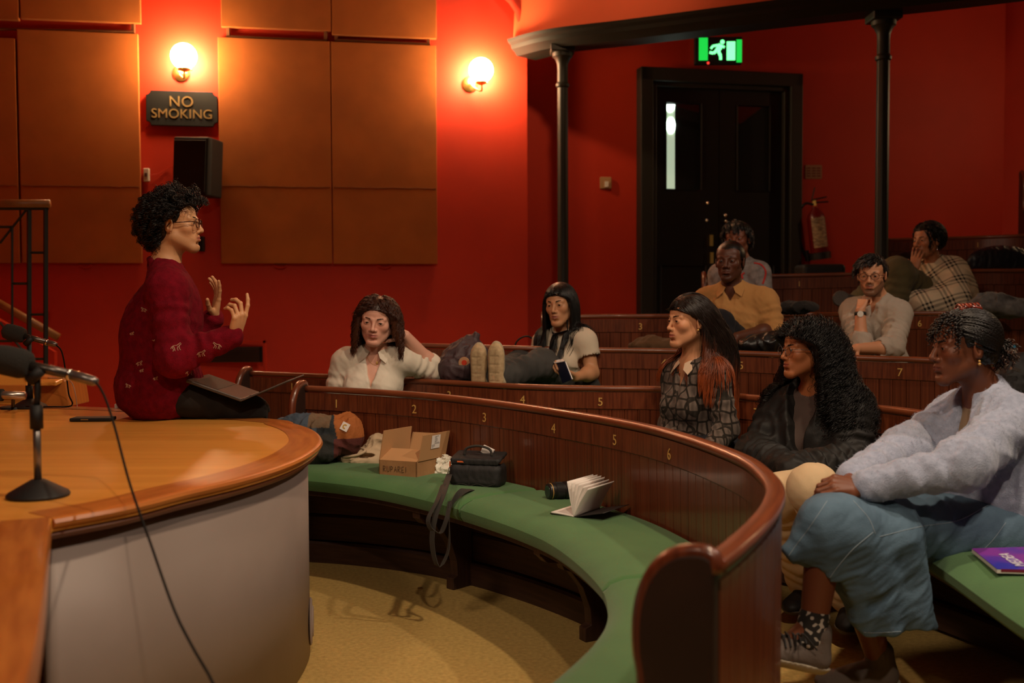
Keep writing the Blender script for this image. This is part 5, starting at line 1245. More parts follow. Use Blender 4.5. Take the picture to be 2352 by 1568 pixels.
def person_patterned():
    h = Head(at(1583, 738, 4.72), 247, 0, 0, H=.224, female=True, w=.98, jaw=.84, nose=.85, lips=1.25)
    neck = at(1592, 838, 4.77); SR, SL = at(1551, 868, 4.91), at(1645, 866, 4.66); hc = at(1612, 1040, 4.80); HR, HL = hip_pair(hc, 225, .17)
    ER, WR = at(1541, 975, 4.86), at(1560, 1035, 4.58); EL, WL_ = at(1668, 985, 4.62), at(1620, 1050, 4.45)
    b = S(); h.add(b, neck, .044); R, hp, up_, Ln = torso(b, SL, SR, neck, HL, HR, bust=.85, chest=.92, waist=.88); arm(b, SR, ER, WR, r=(.043, .037, .033, .024)); arm(b, SL, EL, WL_, r=(.043, .037, .033, .024))
    fwd_ = Vector(frame(228)[:, 1]); KR, KL = HR + fwd_*.42, HL + fwd_*.42; AR, AL = Vector((KR.x, KR.y, .12)), Vector((KL.x, KL.y, .12))
    hand(b, WR, fwd_ + Vector((0, 0, -.3)), (0, 0, -1), .88, side=-1); hand(b, WL_, fwd_ + Vector((0, 0, -.3)), (0, 0, -1), .88, side=1)
    for H_, K_, An in ((HR, KR, AR), (HL, KL, AL)): b.cap(H_, K_, .072, .052, .03); b.cap(K_, An, .050, .036, .03)
    lo, hi = bbox([h.c, WR, WL_, EL, HR, HL, AR, AL], .15); c_ = h.c; cf = h.colors('c98e68', '96493e')
    o = person_body(b, lo, hi, .009, SKIN, cf, 'woman with long straight copper-tipped hair in a grey petal-print shirt', [(c_-.128, c_+.133, .0022)])
    h.face_parts(o, gaze=(0, 0), iris='140a06', browk=.8)
    cap_mesh(h, o, '120a06', t=.012, back=-.06, front=.060, side=.018, amp=.0006)
    W, n, q = scalp(h, 4600, 5, front=.057, side=.020, back=-.06)
    d = n*.3 + np.outer(np.sign(q[:, 0]+.022), h.R[:, 0])*.8 - h.R[:, 1]*.75
    s = S(); torso(s, SL, SR, neck, HL, HR, off=.016, bust=.9, chest=.93); s.cap(SL, EL, .056, .05, .03); s.cap(SR, ER, .056, .05, .03)
    def comb(P, t):
        c = np.zeros_like(P); c += h.R[:, 1]*(-1.3 if t < .35 else .05); return c
    hair(h, o, W, d, .50, 36, '1a0e08', '8a3f1a', rad=.00125, off=.0155, grav=.95, stiff=.72, clump=150, seed=3, volume=.003, body=s, lenvar=.2, comb=comb, curl=.002, clen=.12, face=.058, ymax=.012, facez=.052)
    s = S(); torso(s, SL, SR, neck, HL, HR, off=.018, bust=.9, chest=.93, waist=.95)
    for Sh, El, Wr in ((SR, ER, WR), (SL, EL, WL_)): s.cap(Sh, El, .058, .052, .03, fold=(.003, .05, .3, 1)); s.cap(El, Wr, .052, .040, .03, fold=(.003, .045, 0, .6))
    s.cap(neck, h.W((0, -.02, -.07)), .050, .058, .008, 's'); vcut(s, neck, R, .040, .115)
    s.noise(.003, 12, 3, True); s.noise(.001, 45, 3); lo, hi = bbox([neck, SR, SL, ER, EL, WR, WL_, HR, HL], .12)
    sdf_obj('shirt', s, lo, hi, .0055, pattern_mat(), o)
    s = S(); collar(s, neck + Vector((0, 0, -.004)), R, r=.056, fall=.05); co_ = sdf_obj('shirt_collar', s, A(neck)-.11, A(neck)+.1, .0035, cloth('ivory_collar', (.62, .46, .33)), o); collar_flaps(co_, neck, R, MATS['ivory_collar'], .90, dz=-.004)
    MB().sphere(h.W((-.080, .004, -.036)), .0045, 8).build('earring', M_GOLD, o, smooth=True)
    lower(o, HR, HL, KR, KL, AR, AL, cloth('dark_trousers', (.015, .015, .02)), shoe_m=M_BLACK)
# ---- E: curly-haired woman in the black jacket --------------------------------
def person_curly():
    h = Head(at(1849, 806, 4.30), 255, 2, 2, H=.212, female=True, jaw=.86, nose=1.0, lips=1.1)
    neck = at(1872, 898, 4.36); SR, SL = at(1796, 948, 4.48), at(1950, 945, 4.24); hc = at(1905, 1128, 4.36); HR, HL = hip_pair(hc, 238, .17)
    ER, WR = at(1738, 1048, 4.38), at(1800, 1072, 4.05); EL, WL_ = at(1958, 1062, 4.14), at(1822, 1082, 3.98)
    KR, KL = at(1794, 1140, 3.90), at(1868, 1122, 3.70); AR, AL = Vector((KR.x+.16, KR.y+.22, .13)), Vector((KL.x+.20, KL.y+.20, .13))
    b = S(); h.add(b, neck, .044); R, hp, up_, Ln = torso(b, SL, SR, neck, HL, HR, bust=.9, chest=.95); arm(b, SR, ER, WR); arm(b, SL, EL, WL_)
    for H_, K_, An in ((HR, KR, AR), (HL, KL, AL)): b.cap(H_, K_, .072, .052, .03); b.cap(K_, An, .050, .036, .03)
    lo, hi = bbox([h.c, WR, WL_, EL, HR, HL, AR, AL], .12); c_ = h.c; cf = h.colors('a8663f', '8a4034')
    o = person_body(b, lo, hi, .009, SKIN, cf, 'woman with long dark curly hair and glasses in a black bomber jacket and cream trousers', [(c_-.122, c_+.128, .0022)])
    h.face_parts(o, gaze=(0, 0), iris='140a06', browk=1.1)
    cap_mesh(h, o, '080504', t=.012, back=-.06, front=.060, side=.0)
    s = S(); torso(s, SL, SR, neck, HL, HR, off=.045); s.cap(SL, EL, .07, .06, .03); s.cap(SR, ER, .07, .06, .03)
    W, n, q = scalp(h, 4200, 5, front=.060, side=.0, back=-.06)
    d = n*.75 + np.outer(np.sign(q[:, 0]), h.R[:, 0])*.8 - h.R[:, 1]*np.where(q[:, 1:2] > .02, .9, .35)
    hair(h, o, W, d, .33, 54, '0e0907', None, rad=.00115, curl=.0125, clen=.046, off=.016, grav=.60, stiff=.90, cstart=.07, clump=240, seed=3, volume=.022, body=s, lenvar=.45, sides=3, face=.060, ymax=.026, facez=.050, flat=.5)
    glasses(h, o, M_STEEL, r=(.022, .019), rad=.0011, round_=True)
    s = S(); torso(s, SL, SR, neck, HL, HR, off=.012, bust=.95, chest=.95); s.cap(neck, h.W((0, -.02, -.07)), .056, .062, .008, 's'); lo, hi = bbox([neck, SR, SL, HR, HL], .12)
    sdf_obj('top', s, lo, hi, .007, cloth('mauve_grey_jersey', (.085, .058, .050)), o)
    s = S(); torso(s, SL, SR, neck, HL, HR, off=.050, bust=.8, waist=1.1)
    for Sh, El, Wr in ((SR, ER, WR), (SL, EL, WL_)):
        s.cap(Sh, El, .088, .080, .04, fold=(.006, .055, .2, 1)); s.ell(El, (.080,)*3, None, .03); s.cap(El, Wr, .078, .060, .03, fold=(.008, .05, 0, .95))
    s.cap(neck, h.W((0, -.03, -.06)), .070, .078, .02, 's'); vcut(s, neck, R, .075, .32, base=.02); s.torus(neck + Vector((0, 0, -.01)), h.W((0, -.022, -.055)) - np.array([*neck]), .075, .016, .02); vcut(s, neck, R, .070, .28, base=.02)
    s.noise(.006, 11, 3, True); s.noise(.0035, 26, 5, True); lo, hi = bbox([neck, SR, SL, ER, EL, WR, WL_, HR, HL], .17)
    sdf_obj('jacket', s, lo, hi, .006, mat('black_nylon', (.010, .009, .0085), .62, bump=.15, bscale=60, spec=.3), o)
    lower(o, HR, HL, KR, KL, AR, AL, cloth('cream_canvas', (.62, .46, .28), (.55, .40, .24)), off=.03, res=.007, shoe_m=M_BLACK, knee=.066)

# ---- F: woman in the pale blue cardigan and denim skirt -----------------------
def person_cardigan():
    h = Head(at(2214, 797, 3.42), 266, -3, 0, H=.228, female=True, w=1.0, jaw=.95, nose=1.15, lips=1.45)
    neck = at(2262, 906, 3.46); SR, SL = at(2200, 962, 3.66), at(2322, 975, 3.32); hc = at(2330, 1225, 3.42); HR, HL = hip_pair(hc, 255, .19)
    ER, WR = at(2078, 1035, 3.46), at(1950, 1100, 3.16); EL, WL_ = at(2212, 1066, 3.10), at(1976, 1120, 3.07)
    KL, KR = at(1900, 1206, 3.02), at(1925, 1216, 3.20); AL, AR = at(1868, 1436, 3.00), Vector((KR.x+.14, KR.y+.03, .13))
    b = S(); h.add(b, neck, .050); R, hp, up_, Ln = torso(b, SL, SR, neck, HL, HR, bust=.95); arm(b, SR, ER, WR); arm(b, SL, EL, WL_)
    m = at(1914, 1116, 3.06)
    hl = hand(b, WL_, (m - WL_) + Vector((0, 0, .005)), (-.25, .55, -.75), .98, curl=(.75, .85, .9, .95), thumb=(.25, .25), side=1, spread=.03)
    hr = hand(b, WR, (m - WR) + Vector((0, .0, -.030)), (.1, -.75, -.6), .98, curl=(.9, .95, 1.0, 1.0), thumb=(.3, .3), side=-1, spread=.03)
    for H_, K_, An in ((HR, KR, AR), (HL, KL, AL)): b.cap(H_, K_, .085, .060, .03); b.cap(K_, An, .058, .037, .03)
    b.cap(AL, AL + Vector((-.10, 0, -.09)), .036, .030, .02)
    lo, hi = bbox([h.c, WR, WL_, EL, HR, HL, AR, AL], .13); c_ = h.c; cf = h.colors('70402a', '602e24', .8)
    o = person_body(b, lo, hi, .009, SKIN, cf, 'woman in a pale blue fluffy cardigan and denim skirt, hands clasped on her knee', [(c_-.135, c_+.14, .002), (*bbox(hl+hr+[WL_, WR], .04), .0021), (*bbox([KL.lerp(AL, .4), AL], .07), .004)])
    h.face_parts(o, gaze=(0, -.05), iris='140a06', browk=1.1, browc='080504')
    cap_mesh(h, o, '0c0705', t=.007, back=-.055, front=.058, side=.004, amp=.004, sc=160)
    # twists pulled back into a bunch behind the crown
    W, n, q = scalp(h, 520, 5, front=.060, side=.006, back=-.052)
    tgt = h.W((0, -.118, -.020)); m_ = q[:, 1] < .055
    def comb(P, t): d = tgt - P; d /= np.linalg.norm(d, axis=1, keepdims=True)+1e-6; return d*1.8
    hair(h, o, W[m_], n[m_]*.5 - h.R[:, 1]*.6, .13, 22, '0f0907', None, rad=.0036, curl=.0016, clen=.012, off=.010, grav=.0, stiff=.6, comb=comb, seed=3, volume=.004, sides=6, lenvar=.12, jitter=.1, name='hair_twists')
    # loose curly fringe
    m_ = (q[:, 1] > .028); r_ = np.random.default_rng(4)
    hair(h, o, W[m_], n[m_] + h.R[:, 1]*.6, .048, 20, '120a07', '1c100a', rad=.0021, curl=.0045, clen=.016, off=.013, grav=.50, stiff=.82, seed=8, volume=.008, sides=5, jitter=.5, name='fringe', lenvar=.5)
    # bunch at the nape
    N = 70; v = r_.normal(size=(N, 3)); v /= np.linalg.norm(v, axis=1, keepdims=True); c2 = h.W((0, -.112, -.012))
    hair(h, o, c2 + v*.012, v - h.R[:, 1]*.6, .060, 16, '0c0706', '3a2012', rad=.0026, curl=.0035, clen=.020, off=.0, grav=.25, stiff=.86, seed=2, sides=5, jitter=.3, name='hair_bunch')
    s = S(); s.ell(h.W((0, -.108, -.022)), (.034, .034, .036), None, .01).noise(.004, 120, 3); sdf_obj('hair_knot', s, A(h.W((0, -.108, -.022)))-.06, A(h.W((0, -.108, -.022)))+.06, .003, M_HAIR, o, lambda V: np.tile([.004, .003, .002], (len(V), 1)))
    # tortoiseshell claw clip on top
    cl = MB(); mc = mat('tortoise_clip', (.22, .02, .006), .15, col2=(.04, .005, .002), nscale=60, coat=.6)
    for x in (-1, 1): cl.tube([h.W((x*.018, -.018 + y, .128 - .25*abs(y))) for y in np.linspace(-.035, .035, 7)], .0055, 8)
    for y in np.linspace(-.03, .03, 6):
        for x in (-1, 1): cl.tube([h.W((x*.004, -.018+y, .137)), h.W((x*.018, -.018+y, .129)), h.W((x*.026, -.018+y*1.1, .112))], .0030, 6)
    cl.build('hair_clip', mc, o, smooth=True)
    er = MB(); er.sphere(h.W((-.083, -.006, -.040)), .0040, 8).sphere(h.W((-.083, -.006, -.049)), .0048, 8); er.build('earring', M_GOLD, o, smooth=True)
    # top and cardigan
    s = S(); torso(s, SL, SR, neck, HL, HR, off=.008, bust=1.0); s.cap(neck, h.W((0, -.02, -.07)), .060, .066, .008, 's'); lo, hi = bbox([neck, SR, SL, HR, HL], .12)
    sdf_obj('top', s, lo, hi, .008, cloth('khaki_top', (.26, .19, .12)), o)
    s = S(); R, hp, up_, Ln = torso(s, SL, SR, neck, HL, HR, off=.036, bust=1.0, waist=1.0)
    s.ell(hp + up_*Ln*.30 + Vector((-.02, -.01, 0)), (.190, .175, .21), None, .05)
    for Sh, El, Wr in ((SR, ER, WR), (SL, EL, WL_)):
        wq = Wr + (El-Wr).normalized()*.022
        s.cap(Sh, El, .082, .070, .04, fold=(.004, .09, .1, 1)); s.ell(El, (.070,)*3, None, .03); s.cap(El, wq, .068, .045, .03, fold=(.0045, .085, 0, .85)); s.cap(wq + (El-wq).normalized()*.03, wq, .045, .041, .008)
    s.cap(neck + Vector((0, 0, -.01)), h.W((0, -.02, -.06)), .060, .070, .012, 's'); vcut(s, neck, R, .060, .24, base=.03)
    s.fn(lambda P: (P @ A(up_)) - float(A(hp - up_*.06) @ A(up_)), h.c, 1e3, .02, 's')
    s.noise(.006, 10, 3, True); s.noise(.0022, 60, 5); lo, hi = bbox([neck, SR, SL, ER, EL, WR, WL_, HR, HL], .2)
    ca = sdf_obj('cardigan', s, lo, hi, .0052, mat('blue_mohair', (.36, .40, .54), 1.0, col2=(.28, .32, .44), nscale=50, bump=.6, bscale=300, sheen=.3), o)
    # fuzz
    me = ca.data; V = np.array([v.co[:] for v in me.vertices]); Nn = np.array([v.normal[:] for v in me.vertices]); r_ = np.random.default_rng(1); ii = r_.choice(len(V), 9000)
    t_ = r_.normal(size=(len(ii), 3))*.9 + Nn[ii]; t_ /= np.linalg.norm(t_, axis=1, keepdims=True); X = np.stack([V[ii]-Nn[ii]*.001, V[ii]+t_*.003, V[ii]+t_*.005+r_.normal(size=t_.shape)*.002], 1)
    fz = strands(X, np.array([.00035, .0003, .00012]), 'fuzz', M_HAIR, ca, 3, np.array([.34, .38, .50])); fz['kind'] = 'stuff'
    # denim skirt draped over the crossed knee
    s = S(); s.cap(HR, KR, .110, .082, .05, fold=(.004, .08, .5, 1)); s.cap(HL, KL, .112, .080, .05, fold=(.005, .07, .3, .9)); s.ell(hc + Vector((.0, 0, -.01)), (.19, .17, .12), None, .05); s.ell(KL, (.078,)*3, None, .02)
    D_ = 3.06
    for x, y, D, r0 in ((1815, 1270, 2.99, .030), (1880, 1380, 2.99, .030), (1990, 1450, 3.03, .030), (2110, 1455, 3.10, .032)):
        s.cap(KL + Vector((.03, .01, -.02)), at(x, y, D), .070, r0, .055)
    s.cap(at(2040, 1235, 3.10), at(2118, 1440, 3.10), .10, .034, .05); s.cap(at(1960, 1235, 3.05), at(2040, 1440, 3.05), .085, .034, .05)
    for i, (p0, p1, rr) in enumerate((((2010, 1395), (2150, 1300), .014),)):
        s.cap(at(*p0, 2.985), at(*p1, 2.985), rr, rr*.6, .02, 's')
    def hem(P):
        X = np.stack([(P @ A(right)), (P - np.array([0, 0, CAMH], f32)) @ A(fw)], 1); px = 1176 + FPX*((P - np.array([0, 0, CAMH], f32)) @ A(right))/X[:, 1]; py = 784 - FPX*((P - np.array([0, 0, CAMH], f32)) @ A(up))/X[:, 1]
        lim = np.interp(px, [1740, 1785, 1835, 1890, 1940, 1985, 2040, 2135, 2400], [1235, 1254, 1305, 1375, 1432, 1459, 1462, 1455, 1450]); return (lim - py)*D_/FPX
    hz_ = [at(x, y, 3.02).z for x, y in ((1785, 1254), (1890, 1375), (1985, 1459), (2135, 1455))]; hx_ = [at(x, 1300, 3.02).x for x in (1785, 1890, 1985, 2135)]
    s.fn(lambda P: (P[:, 2] - np.interp(P[:, 0], hx_, hz_))*.75, h.c, 1e3, .004, 's')
    # hollow underside so the skirt hangs as cloth
    s.cap(KL.lerp(AL, .35), AL + Vector((.05, 0, -.05)), .045, .07, .02, 's')
    s.noise(.005, 9, 4, True); s.noise(.002, 28, 6, True); lo, hi = bbox([HR, HL, KR, KL, at(1785, 1260, 3), at(1990, 1470, 3.0), at(2140, 1460, 3.1)], .14)
    den = mat('denim', (.105, .185, .270), .85, col2=(.052, .100, .155), nscale=9, bump=.5, bscale=600, bstretch=(1, 1, .4), contrast=(.25, .75))
    sk_ = sdf_obj('skirt', s, lo, hi, .0055, den, o); bv = bvh_of(sk_); st = MB()
    for line in ([(1900, 1150), (1860, 1210), (1830, 1250), (1812, 1275)], [(2005, 1222), (1960, 1260), (1925, 1300), (1893, 1345)], [(2020, 1232), (2110, 1210), (2200, 1195), (2270, 1160)], [(2010, 1225), (1995, 1190), (1960, 1150)], [(1795, 1268), (1840, 1318), (1893, 1385), (1945, 1435), (1990, 1452), (2060, 1450), (2125, 1446)], [(2310, 1200), (2280, 1240), (2250, 1270)]):
        pp = on_surf(bv, [tuple(p) for p in spline([np.array(q_, float) for q_ in line], 30)], .0006); pp = [p for i, p in enumerate(pp) if i == 0 or (p-pp[i-1]).length < .05]
        if len(pp) > 2: MB().tube(pp, .0010, 5).build('stitching', mat('denim_thread', (.26, .33, .40), .9), sk_)
    # sock and shoe of the hanging foot
    s = S(); s.cap(AL.lerp(KL, .10), AL + Vector((-.01, 0, -.035)), .0425, .045, .01); s.ell(AL + Vector((-.05, 0, -.06)), (.07, .042, .038), None, .02); lo, hi = bbox([AL, AL + Vector((-.1, 0, -.08))], .08)
    sdf_obj('sock', s, lo, hi, .004, mat('spotted_sock', (.014, .012, .011), .9, col2=(.40, .36, .32), nscale=70, ndetail=0, contrast=(.60, .64)), o)
    td = (at(1768, 1478, 2.96) - at(1900, 1508, 3.0)).normalized(); dn = Vector((-.15, -.05, -1))
    shoe(o, AL + Vector((.005, 0, -.045)), td, dn, mat('grey_suede', (.105, .080, .068), .9, bump=.2, bscale=200), mat('cream_foam_sole', (.30, .25, .18), .7), L=.25, wd=.046)
    lc = MB()
    for i in range(5):
        p = AL + td*(.035+.016*i) + Vector((0, 0, -.035-.006*i)); lc.tube([p + Vector((.0, -.040, -.012)), p + Vector((0, -.015, .012)), p + Vector((0, .03, .008))], .0028, 6)
    for sx in (-1, 1): lc.tube(spline([AL + td*.05 + Vector((0, -.036, -.03)), AL + td*.06 + Vector((.01*sx, -.055, -.02)), AL + td*.04 + Vector((.03*sx, -.058, -.06))], 10), .0026, 6)
    lc.build('laces', mat('dark_laces', (.02, .018, .018), .9), o)
    s = S()
    for An, K_ in ((AR, KR),): shoe(o, An, Vector((-1, -.1, 0)), Vector((0, 0, -1)), mat('grey_suede', (.1, .08, .07)), mat('cream_foam_sole', (.3, .25, .18)))
    return o
# ---- G: man in the tan shirt --------------------------------------------------
def person_tan():
    h = Head(at(1677, 601, 6.10), 206, 0, 0, H=.224, jaw=1.0, nose=1.2, lips=1.35)
    neck = at(1682, 664, 6.14); SR, SL = at(1620, 693, 6.22), at(1760, 694, 6.08); hc = at(1700, 838, 6.20); HR, HL = hip_pair(hc, 205, .18)
    ER, WR = at(1612, 780, 6.20), at(1655, 800, 5.98); EL, WL_ = at(1775, 757, 6.02), at(1690, 775, 5.85)
    KR, KL = at(1655, 742, 5.92), at(1735, 800, 5.78); AR, AL = at(1668, 830, 5.80), Vector((KL.x, KL.y-.03, .30))
    b = S(); h.add(b, neck, .054); R, hp, up_, Ln = torso(b, SL, SR, neck, HL, HR); arm(b, SR, ER, WR, r=(.05, .044, .038, .029)); arm(b, SL, EL, WL_, r=(.05, .044, .038, .029))
    hl = hand(b, WL_, at(1655, 784, 5.80) - WL_, (0, .3, -.9), 1.0, curl=(.3, .3, .35, .4), side=1)
    for H_, K_, An in ((HR, KR, AR), (HL, KL, AL)): b.cap(H_, K_, .078, .056, .03); b.cap(K_, An, .055, .038, .03)
    lo, hi = bbox([h.c, WR, WL_, EL, HR, HL, AR, AL], .12); c_ = h.c; cf = h.colors('573020', '55291f', .8)
    o = person_body(b, lo, hi, .009, SKIN, h.beard(cf, '0a0604', amt=.35), 'man with close-cropped hair in a tan button-up shirt, in the fourth row', [(c_-.13, c_+.135, .0026), (*bbox(hl+[WL_, EL], .045), .0035)])
    h.face_parts(o, iris='0c0604', browk=1.1, lash=False); cap_mesh(h, o, '050403', t=.009, back=-.05, front=.060, side=.010, amp=.0008, sc=700)
    s = S(); torso(s, SL, SR, neck, HL, HR, off=.026)
    for Sh, El in ((SR, ER), (SL, EL)): s.cap(Sh, El, .070, .062, .03, fold=(.005, .05, .2, 1)); s.cap(El + (Sh-El).normalized()*.015, El, .066, .066, .006)
    s.cap(El := EL, WL_, .0445, .034, .006, 's') if False else None
    s.cap(neck, h.W((0, -.02, -.07)), .059, .068, .008, 's'); vcut(s, neck, R, .036, .055); collar(s, neck, R, r=.066)
    for x in (-1, 1): s.box(A(hp) + A(up_)*Ln*.62 + A(R[:, 1])*.128 + A(R[:, 0])*x*.08, (.050, .006, .045), R, .005, .006)
    s.cap(A(hp) + A(up_)*Ln*.92 + A(R[:, 1])*.118, A(hp) + A(up_)*Ln*.3 + A(R[:, 1])*.135, .012, .012, .006)
    s.noise(.0045, 11, 3, True); s.noise(.0018, 30, 8, True); lo, hi = bbox([neck, SR, SL, ER, EL, HR, HL], .13)
    sdf_obj('shirt', s, lo, hi, .006, cloth('tan_cotton', (.47, .235, .080), (.40, .195, .062)), o); collar_flaps(o, neck, R, MATS['tan_cotton'], 1.04)
    lower(o, HR, HL, KR, KL, AR, AL, cloth('black_jeans', (.012, .011, .014)), off=.016, res=.008, shoe_m=M_BLACK, knee=.062)
# ---- H: man with glasses and grey shirt ----------------------------------------
def person_glasses():
    h = Head(at(2003, 633, 6.22), 208, -4, 0, H=.222, jaw=1.02, nose=1.1, lips=1.0)
    neck = at(2020, 694, 6.28); SR, SL = at(1957, 716, 6.40), at(2065, 722, 6.18); hc = at(2030, 862, 6.36); HR, HL = hip_pair(hc, 215, .18)
    ER, WR = at(1978, 806, 6.02), at(1976, 712, 6.06); EL, WL_ = at(2050, 798, 6.00), at(1968, 800, 5.88)
    fwd_ = Vector(frame(215)[:, 1]); KR, KL = HR + fwd_*.42, HL + fwd_*.42; AR, AL = Vector((KR.x, KR.y, .30)), Vector((KL.x, KL.y, .30))
    b = S(); h.add(b, neck, .052); R, hp, up_, Ln = torso(b, SL, SR, neck, HL, HR); arm(b, SR, ER, WR, r=(.05, .044, .036, .027)); arm(b, SL, EL, WL_, r=(.05, .044, .036, .027))
    hr = hand(b, WR, at(1980, 684, 6.10) - WR + Vector((.01, 0, 0)), (.8, .5, -.1), .95, curl=(1.3, 1.3, 1.35, 1.3), thumb=(.5, .6), side=1, spread=.02)
    hl = hand(b, WL_, at(1930, 800, 5.80) - WL_, (0, .3, -.9), .95, curl=(.4, .5, .5, .5), side=1)
    for H_, K_, An in ((HR, KR, AR), (HL, KL, AL)): b.cap(H_, K_, .078, .056, .03); b.cap(K_, An, .055, .038, .03)
    lo, hi = bbox([h.c, WR, WL_, EL, HR, HL, AR, AL], .12); c_ = h.c; cf = h.colors('c58a66', '8a4a3c')
    o = person_body(b, lo, hi, .009, SKIN, h.beard(cf, '1c100a', amt=.8), 'bearded man with glasses and a grey collarless shirt, chin on his fist', [(c_-.13, c_+.135, .0026), (*bbox(hr+[WR, ER], .045), .003), (*bbox(hl+[WL_, EL], .045), .0035)])
    h.face_parts(o, iris='140a06', browk=1.2, lash=False); cap_mesh(h, o, '0c0705', t=.008, back=-.05, front=.064, side=.016)
    W, n, q = scalp(h, 1700, 5, front=.062, side=.016, back=-.05)
    hair(h, o, W, n*.5 + np.outer(np.where(q[:, 1] > .02, .2, -.3), h.R[:, 1]) + h.R[:, 0]*.5 + h.R[:, 2]*.25, .055, 10, '140b07', None, rad=.0016, curl=.002, clen=.05, off=.010, grav=.40, stiff=.80, clump=220, seed=4, volume=.003, jitter=.05)
    glasses(h, o, mat('tortoise', (.10, .03, .012), .2), r=(.0235, .020), rad=.0016, round_=True)
    s = S(); torso(s, SL, SR, neck, HL, HR, off=.026)
    for Sh, El, Wr, f_ in ((SR, ER, WR, .28), (SL, EL, WL_, .25)):
        s.cap(Sh, El, .072, .064, .03, fold=(.005, .05, .2, 1)); s.ell(El, (.062,)*3, None, .02); s.cap(El, El.lerp(Wr, f_), .060, .060, .01); s.cap(El.lerp(Wr, f_+.06), Wr, .046, .034, .006, 's')
    s.cap(neck, h.W((0, -.02, -.07)), .056, .066, .008, 's'); vcut(s, neck, R, .020, .06)
    s.noise(.0045, 11, 3, True); s.noise(.0018, 32, 8, True); lo, hi = bbox([neck, SR, SL, ER, EL, HR, HL], .13)
    sdf_obj('shirt', s, lo, hi, .006, cloth('grey_linen', (.42, .345, .28), (.36, .295, .235)), o)
    d_ = (ER-WR).normalized(); MB().tube([WR + d_*.012, WR + d_*.030], .033, 16).build('watch_strap', M_BLACK, o, smooth=True)
    MB().lathe(WR + d_*.021 + Vector((-.01, -.031, 0)), [(0, 0), (.017, 0), (.017, .006), (0, .006)], (-.25, -1, 0)).build('watch_face', M_WHITE, o, smooth='auto')
    lower(o, HR, HL, KR, KL, AR, AL, cloth('dark_trousers', (.015, .015, .02)), res=.010, shoe_m=M_BLACK)
# ---- I: man in the ringer T-shirt at the back ----------------------------------
def person_back():
    h = Head(at(1694, 551, 7.05), 205, 0, 3, H=.226, jaw=.95, nose=1.1)
    neck = at(1704, 606, 7.08); SR, SL = at(1650, 632, 7.18), at(1746, 628, 7.0); hc = at(1706, 740, 7.15); HR, HL = hip_pair(hc, 205, .17)
    ER, WR = at(1648, 700, 7.15), at(1680, 730, 6.95); EL, WL_ = at(1756, 705, 6.95), at(1720, 735, 6.8)
    fwd_ = Vector(frame(205)[:, 1]); KR, KL = HR + fwd_*.36, HL + fwd_*.36; AR, AL = Vector((KR.x, KR.y, .72)), Vector((KL.x, KL.y, .72))
    b = S(); h.add(b, neck, .050); R, hp, up_, Ln = torso(b, SL, SR, neck, HL, HR); arm(b, SR, ER, WR); arm(b, SL, EL, WL_); hand(b, WL_, Vector((-.5, -.5, 0)), (0, 0, -1), side=1); hand(b, WR, Vector((-.3, -.6, 0)), (0, 0, -1), side=-1)
    for H_, K_, An in ((HR, KR, AR), (HL, KL, AL)): b.cap(H_, K_, .078, .056, .03); b.cap(K_, An, .055, .038, .03)
    lo, hi = bbox([h.c, WR, WL_, EL, HR, HL, AR, AL], .12); c_ = h.c
    o = person_body(b, lo, hi, .010, SKIN, h.colors('7a4630', '6a342a'), 'dark-haired man in a grey top with red piping, behind the man in the tan shirt', [(c_-.13, c_+.135, .003)])
    h.face_parts(o, iris='0c0604', browk=1.2, lash=False); cap_mesh(h, o, '080504', t=.012, back=-.05, front=.058, side=.010)
    W, n, q = scalp(h, 1100, 5, front=.058, side=.010, back=-.05); hair(h, o, W, n*.6 - h.R[:, 0]*.4 + h.R[:, 2]*.35, .050, 12, '0a0605', None, rad=.0018, curl=.004, clen=.05, off=.010, grav=.5, stiff=.75, clump=120, seed=4, volume=.004, jitter=.06)
    s = S(); torso(s, SL, SR, neck, HL, HR, off=.022)
    for Sh, El in ((SR, ER), (SL, EL)): s.cap(Sh, El, .066, .062, .03)
    s.cap(neck, h.W((0, -.02, -.07)), .054, .064, .008, 's'); s.noise(.004, 12, 3, True); lo, hi = bbox([neck, SR, SL, ER, EL, HR, HL], .13)
    sh = sdf_obj('ringer_top', s, lo, hi, .007, cloth('grey_marl', (.25, .22, .21), (.15, .13, .125), ns=30), o); bv = bvh_of(sh); st = MB()
    for line in ([(1732, 604), (1748, 608), (1758, 622), (1757, 636), (1752, 652)], [(1706, 640), (1704, 632), (1710, 626)]):
        pp = on_surf(bv, line, .001)
        if len(pp) > 2: st.tube(spline([np.array([*p]) for p in pp], 20), .0065, 6)
    st.torus_ = None; st.build('piping', mat('red_piping', (.42, .02, .015), .8), sh)
    s = S(); s.torus(neck + Vector((0, 0, .004)), h.W((0, -.022, -.055)) - np.array([*neck]), .055, .007, .006); sdf_obj('neckband', s, A(neck)-.08, A(neck)+.09, .004, mat('red_piping', (.42, .02, .015), .8), sh)
    lower(o, HR, HL, KR, KL, AR, AL, cloth('dark_trousers', (.015, .015, .02)), res=.012, shoe_m=M_BLACK)
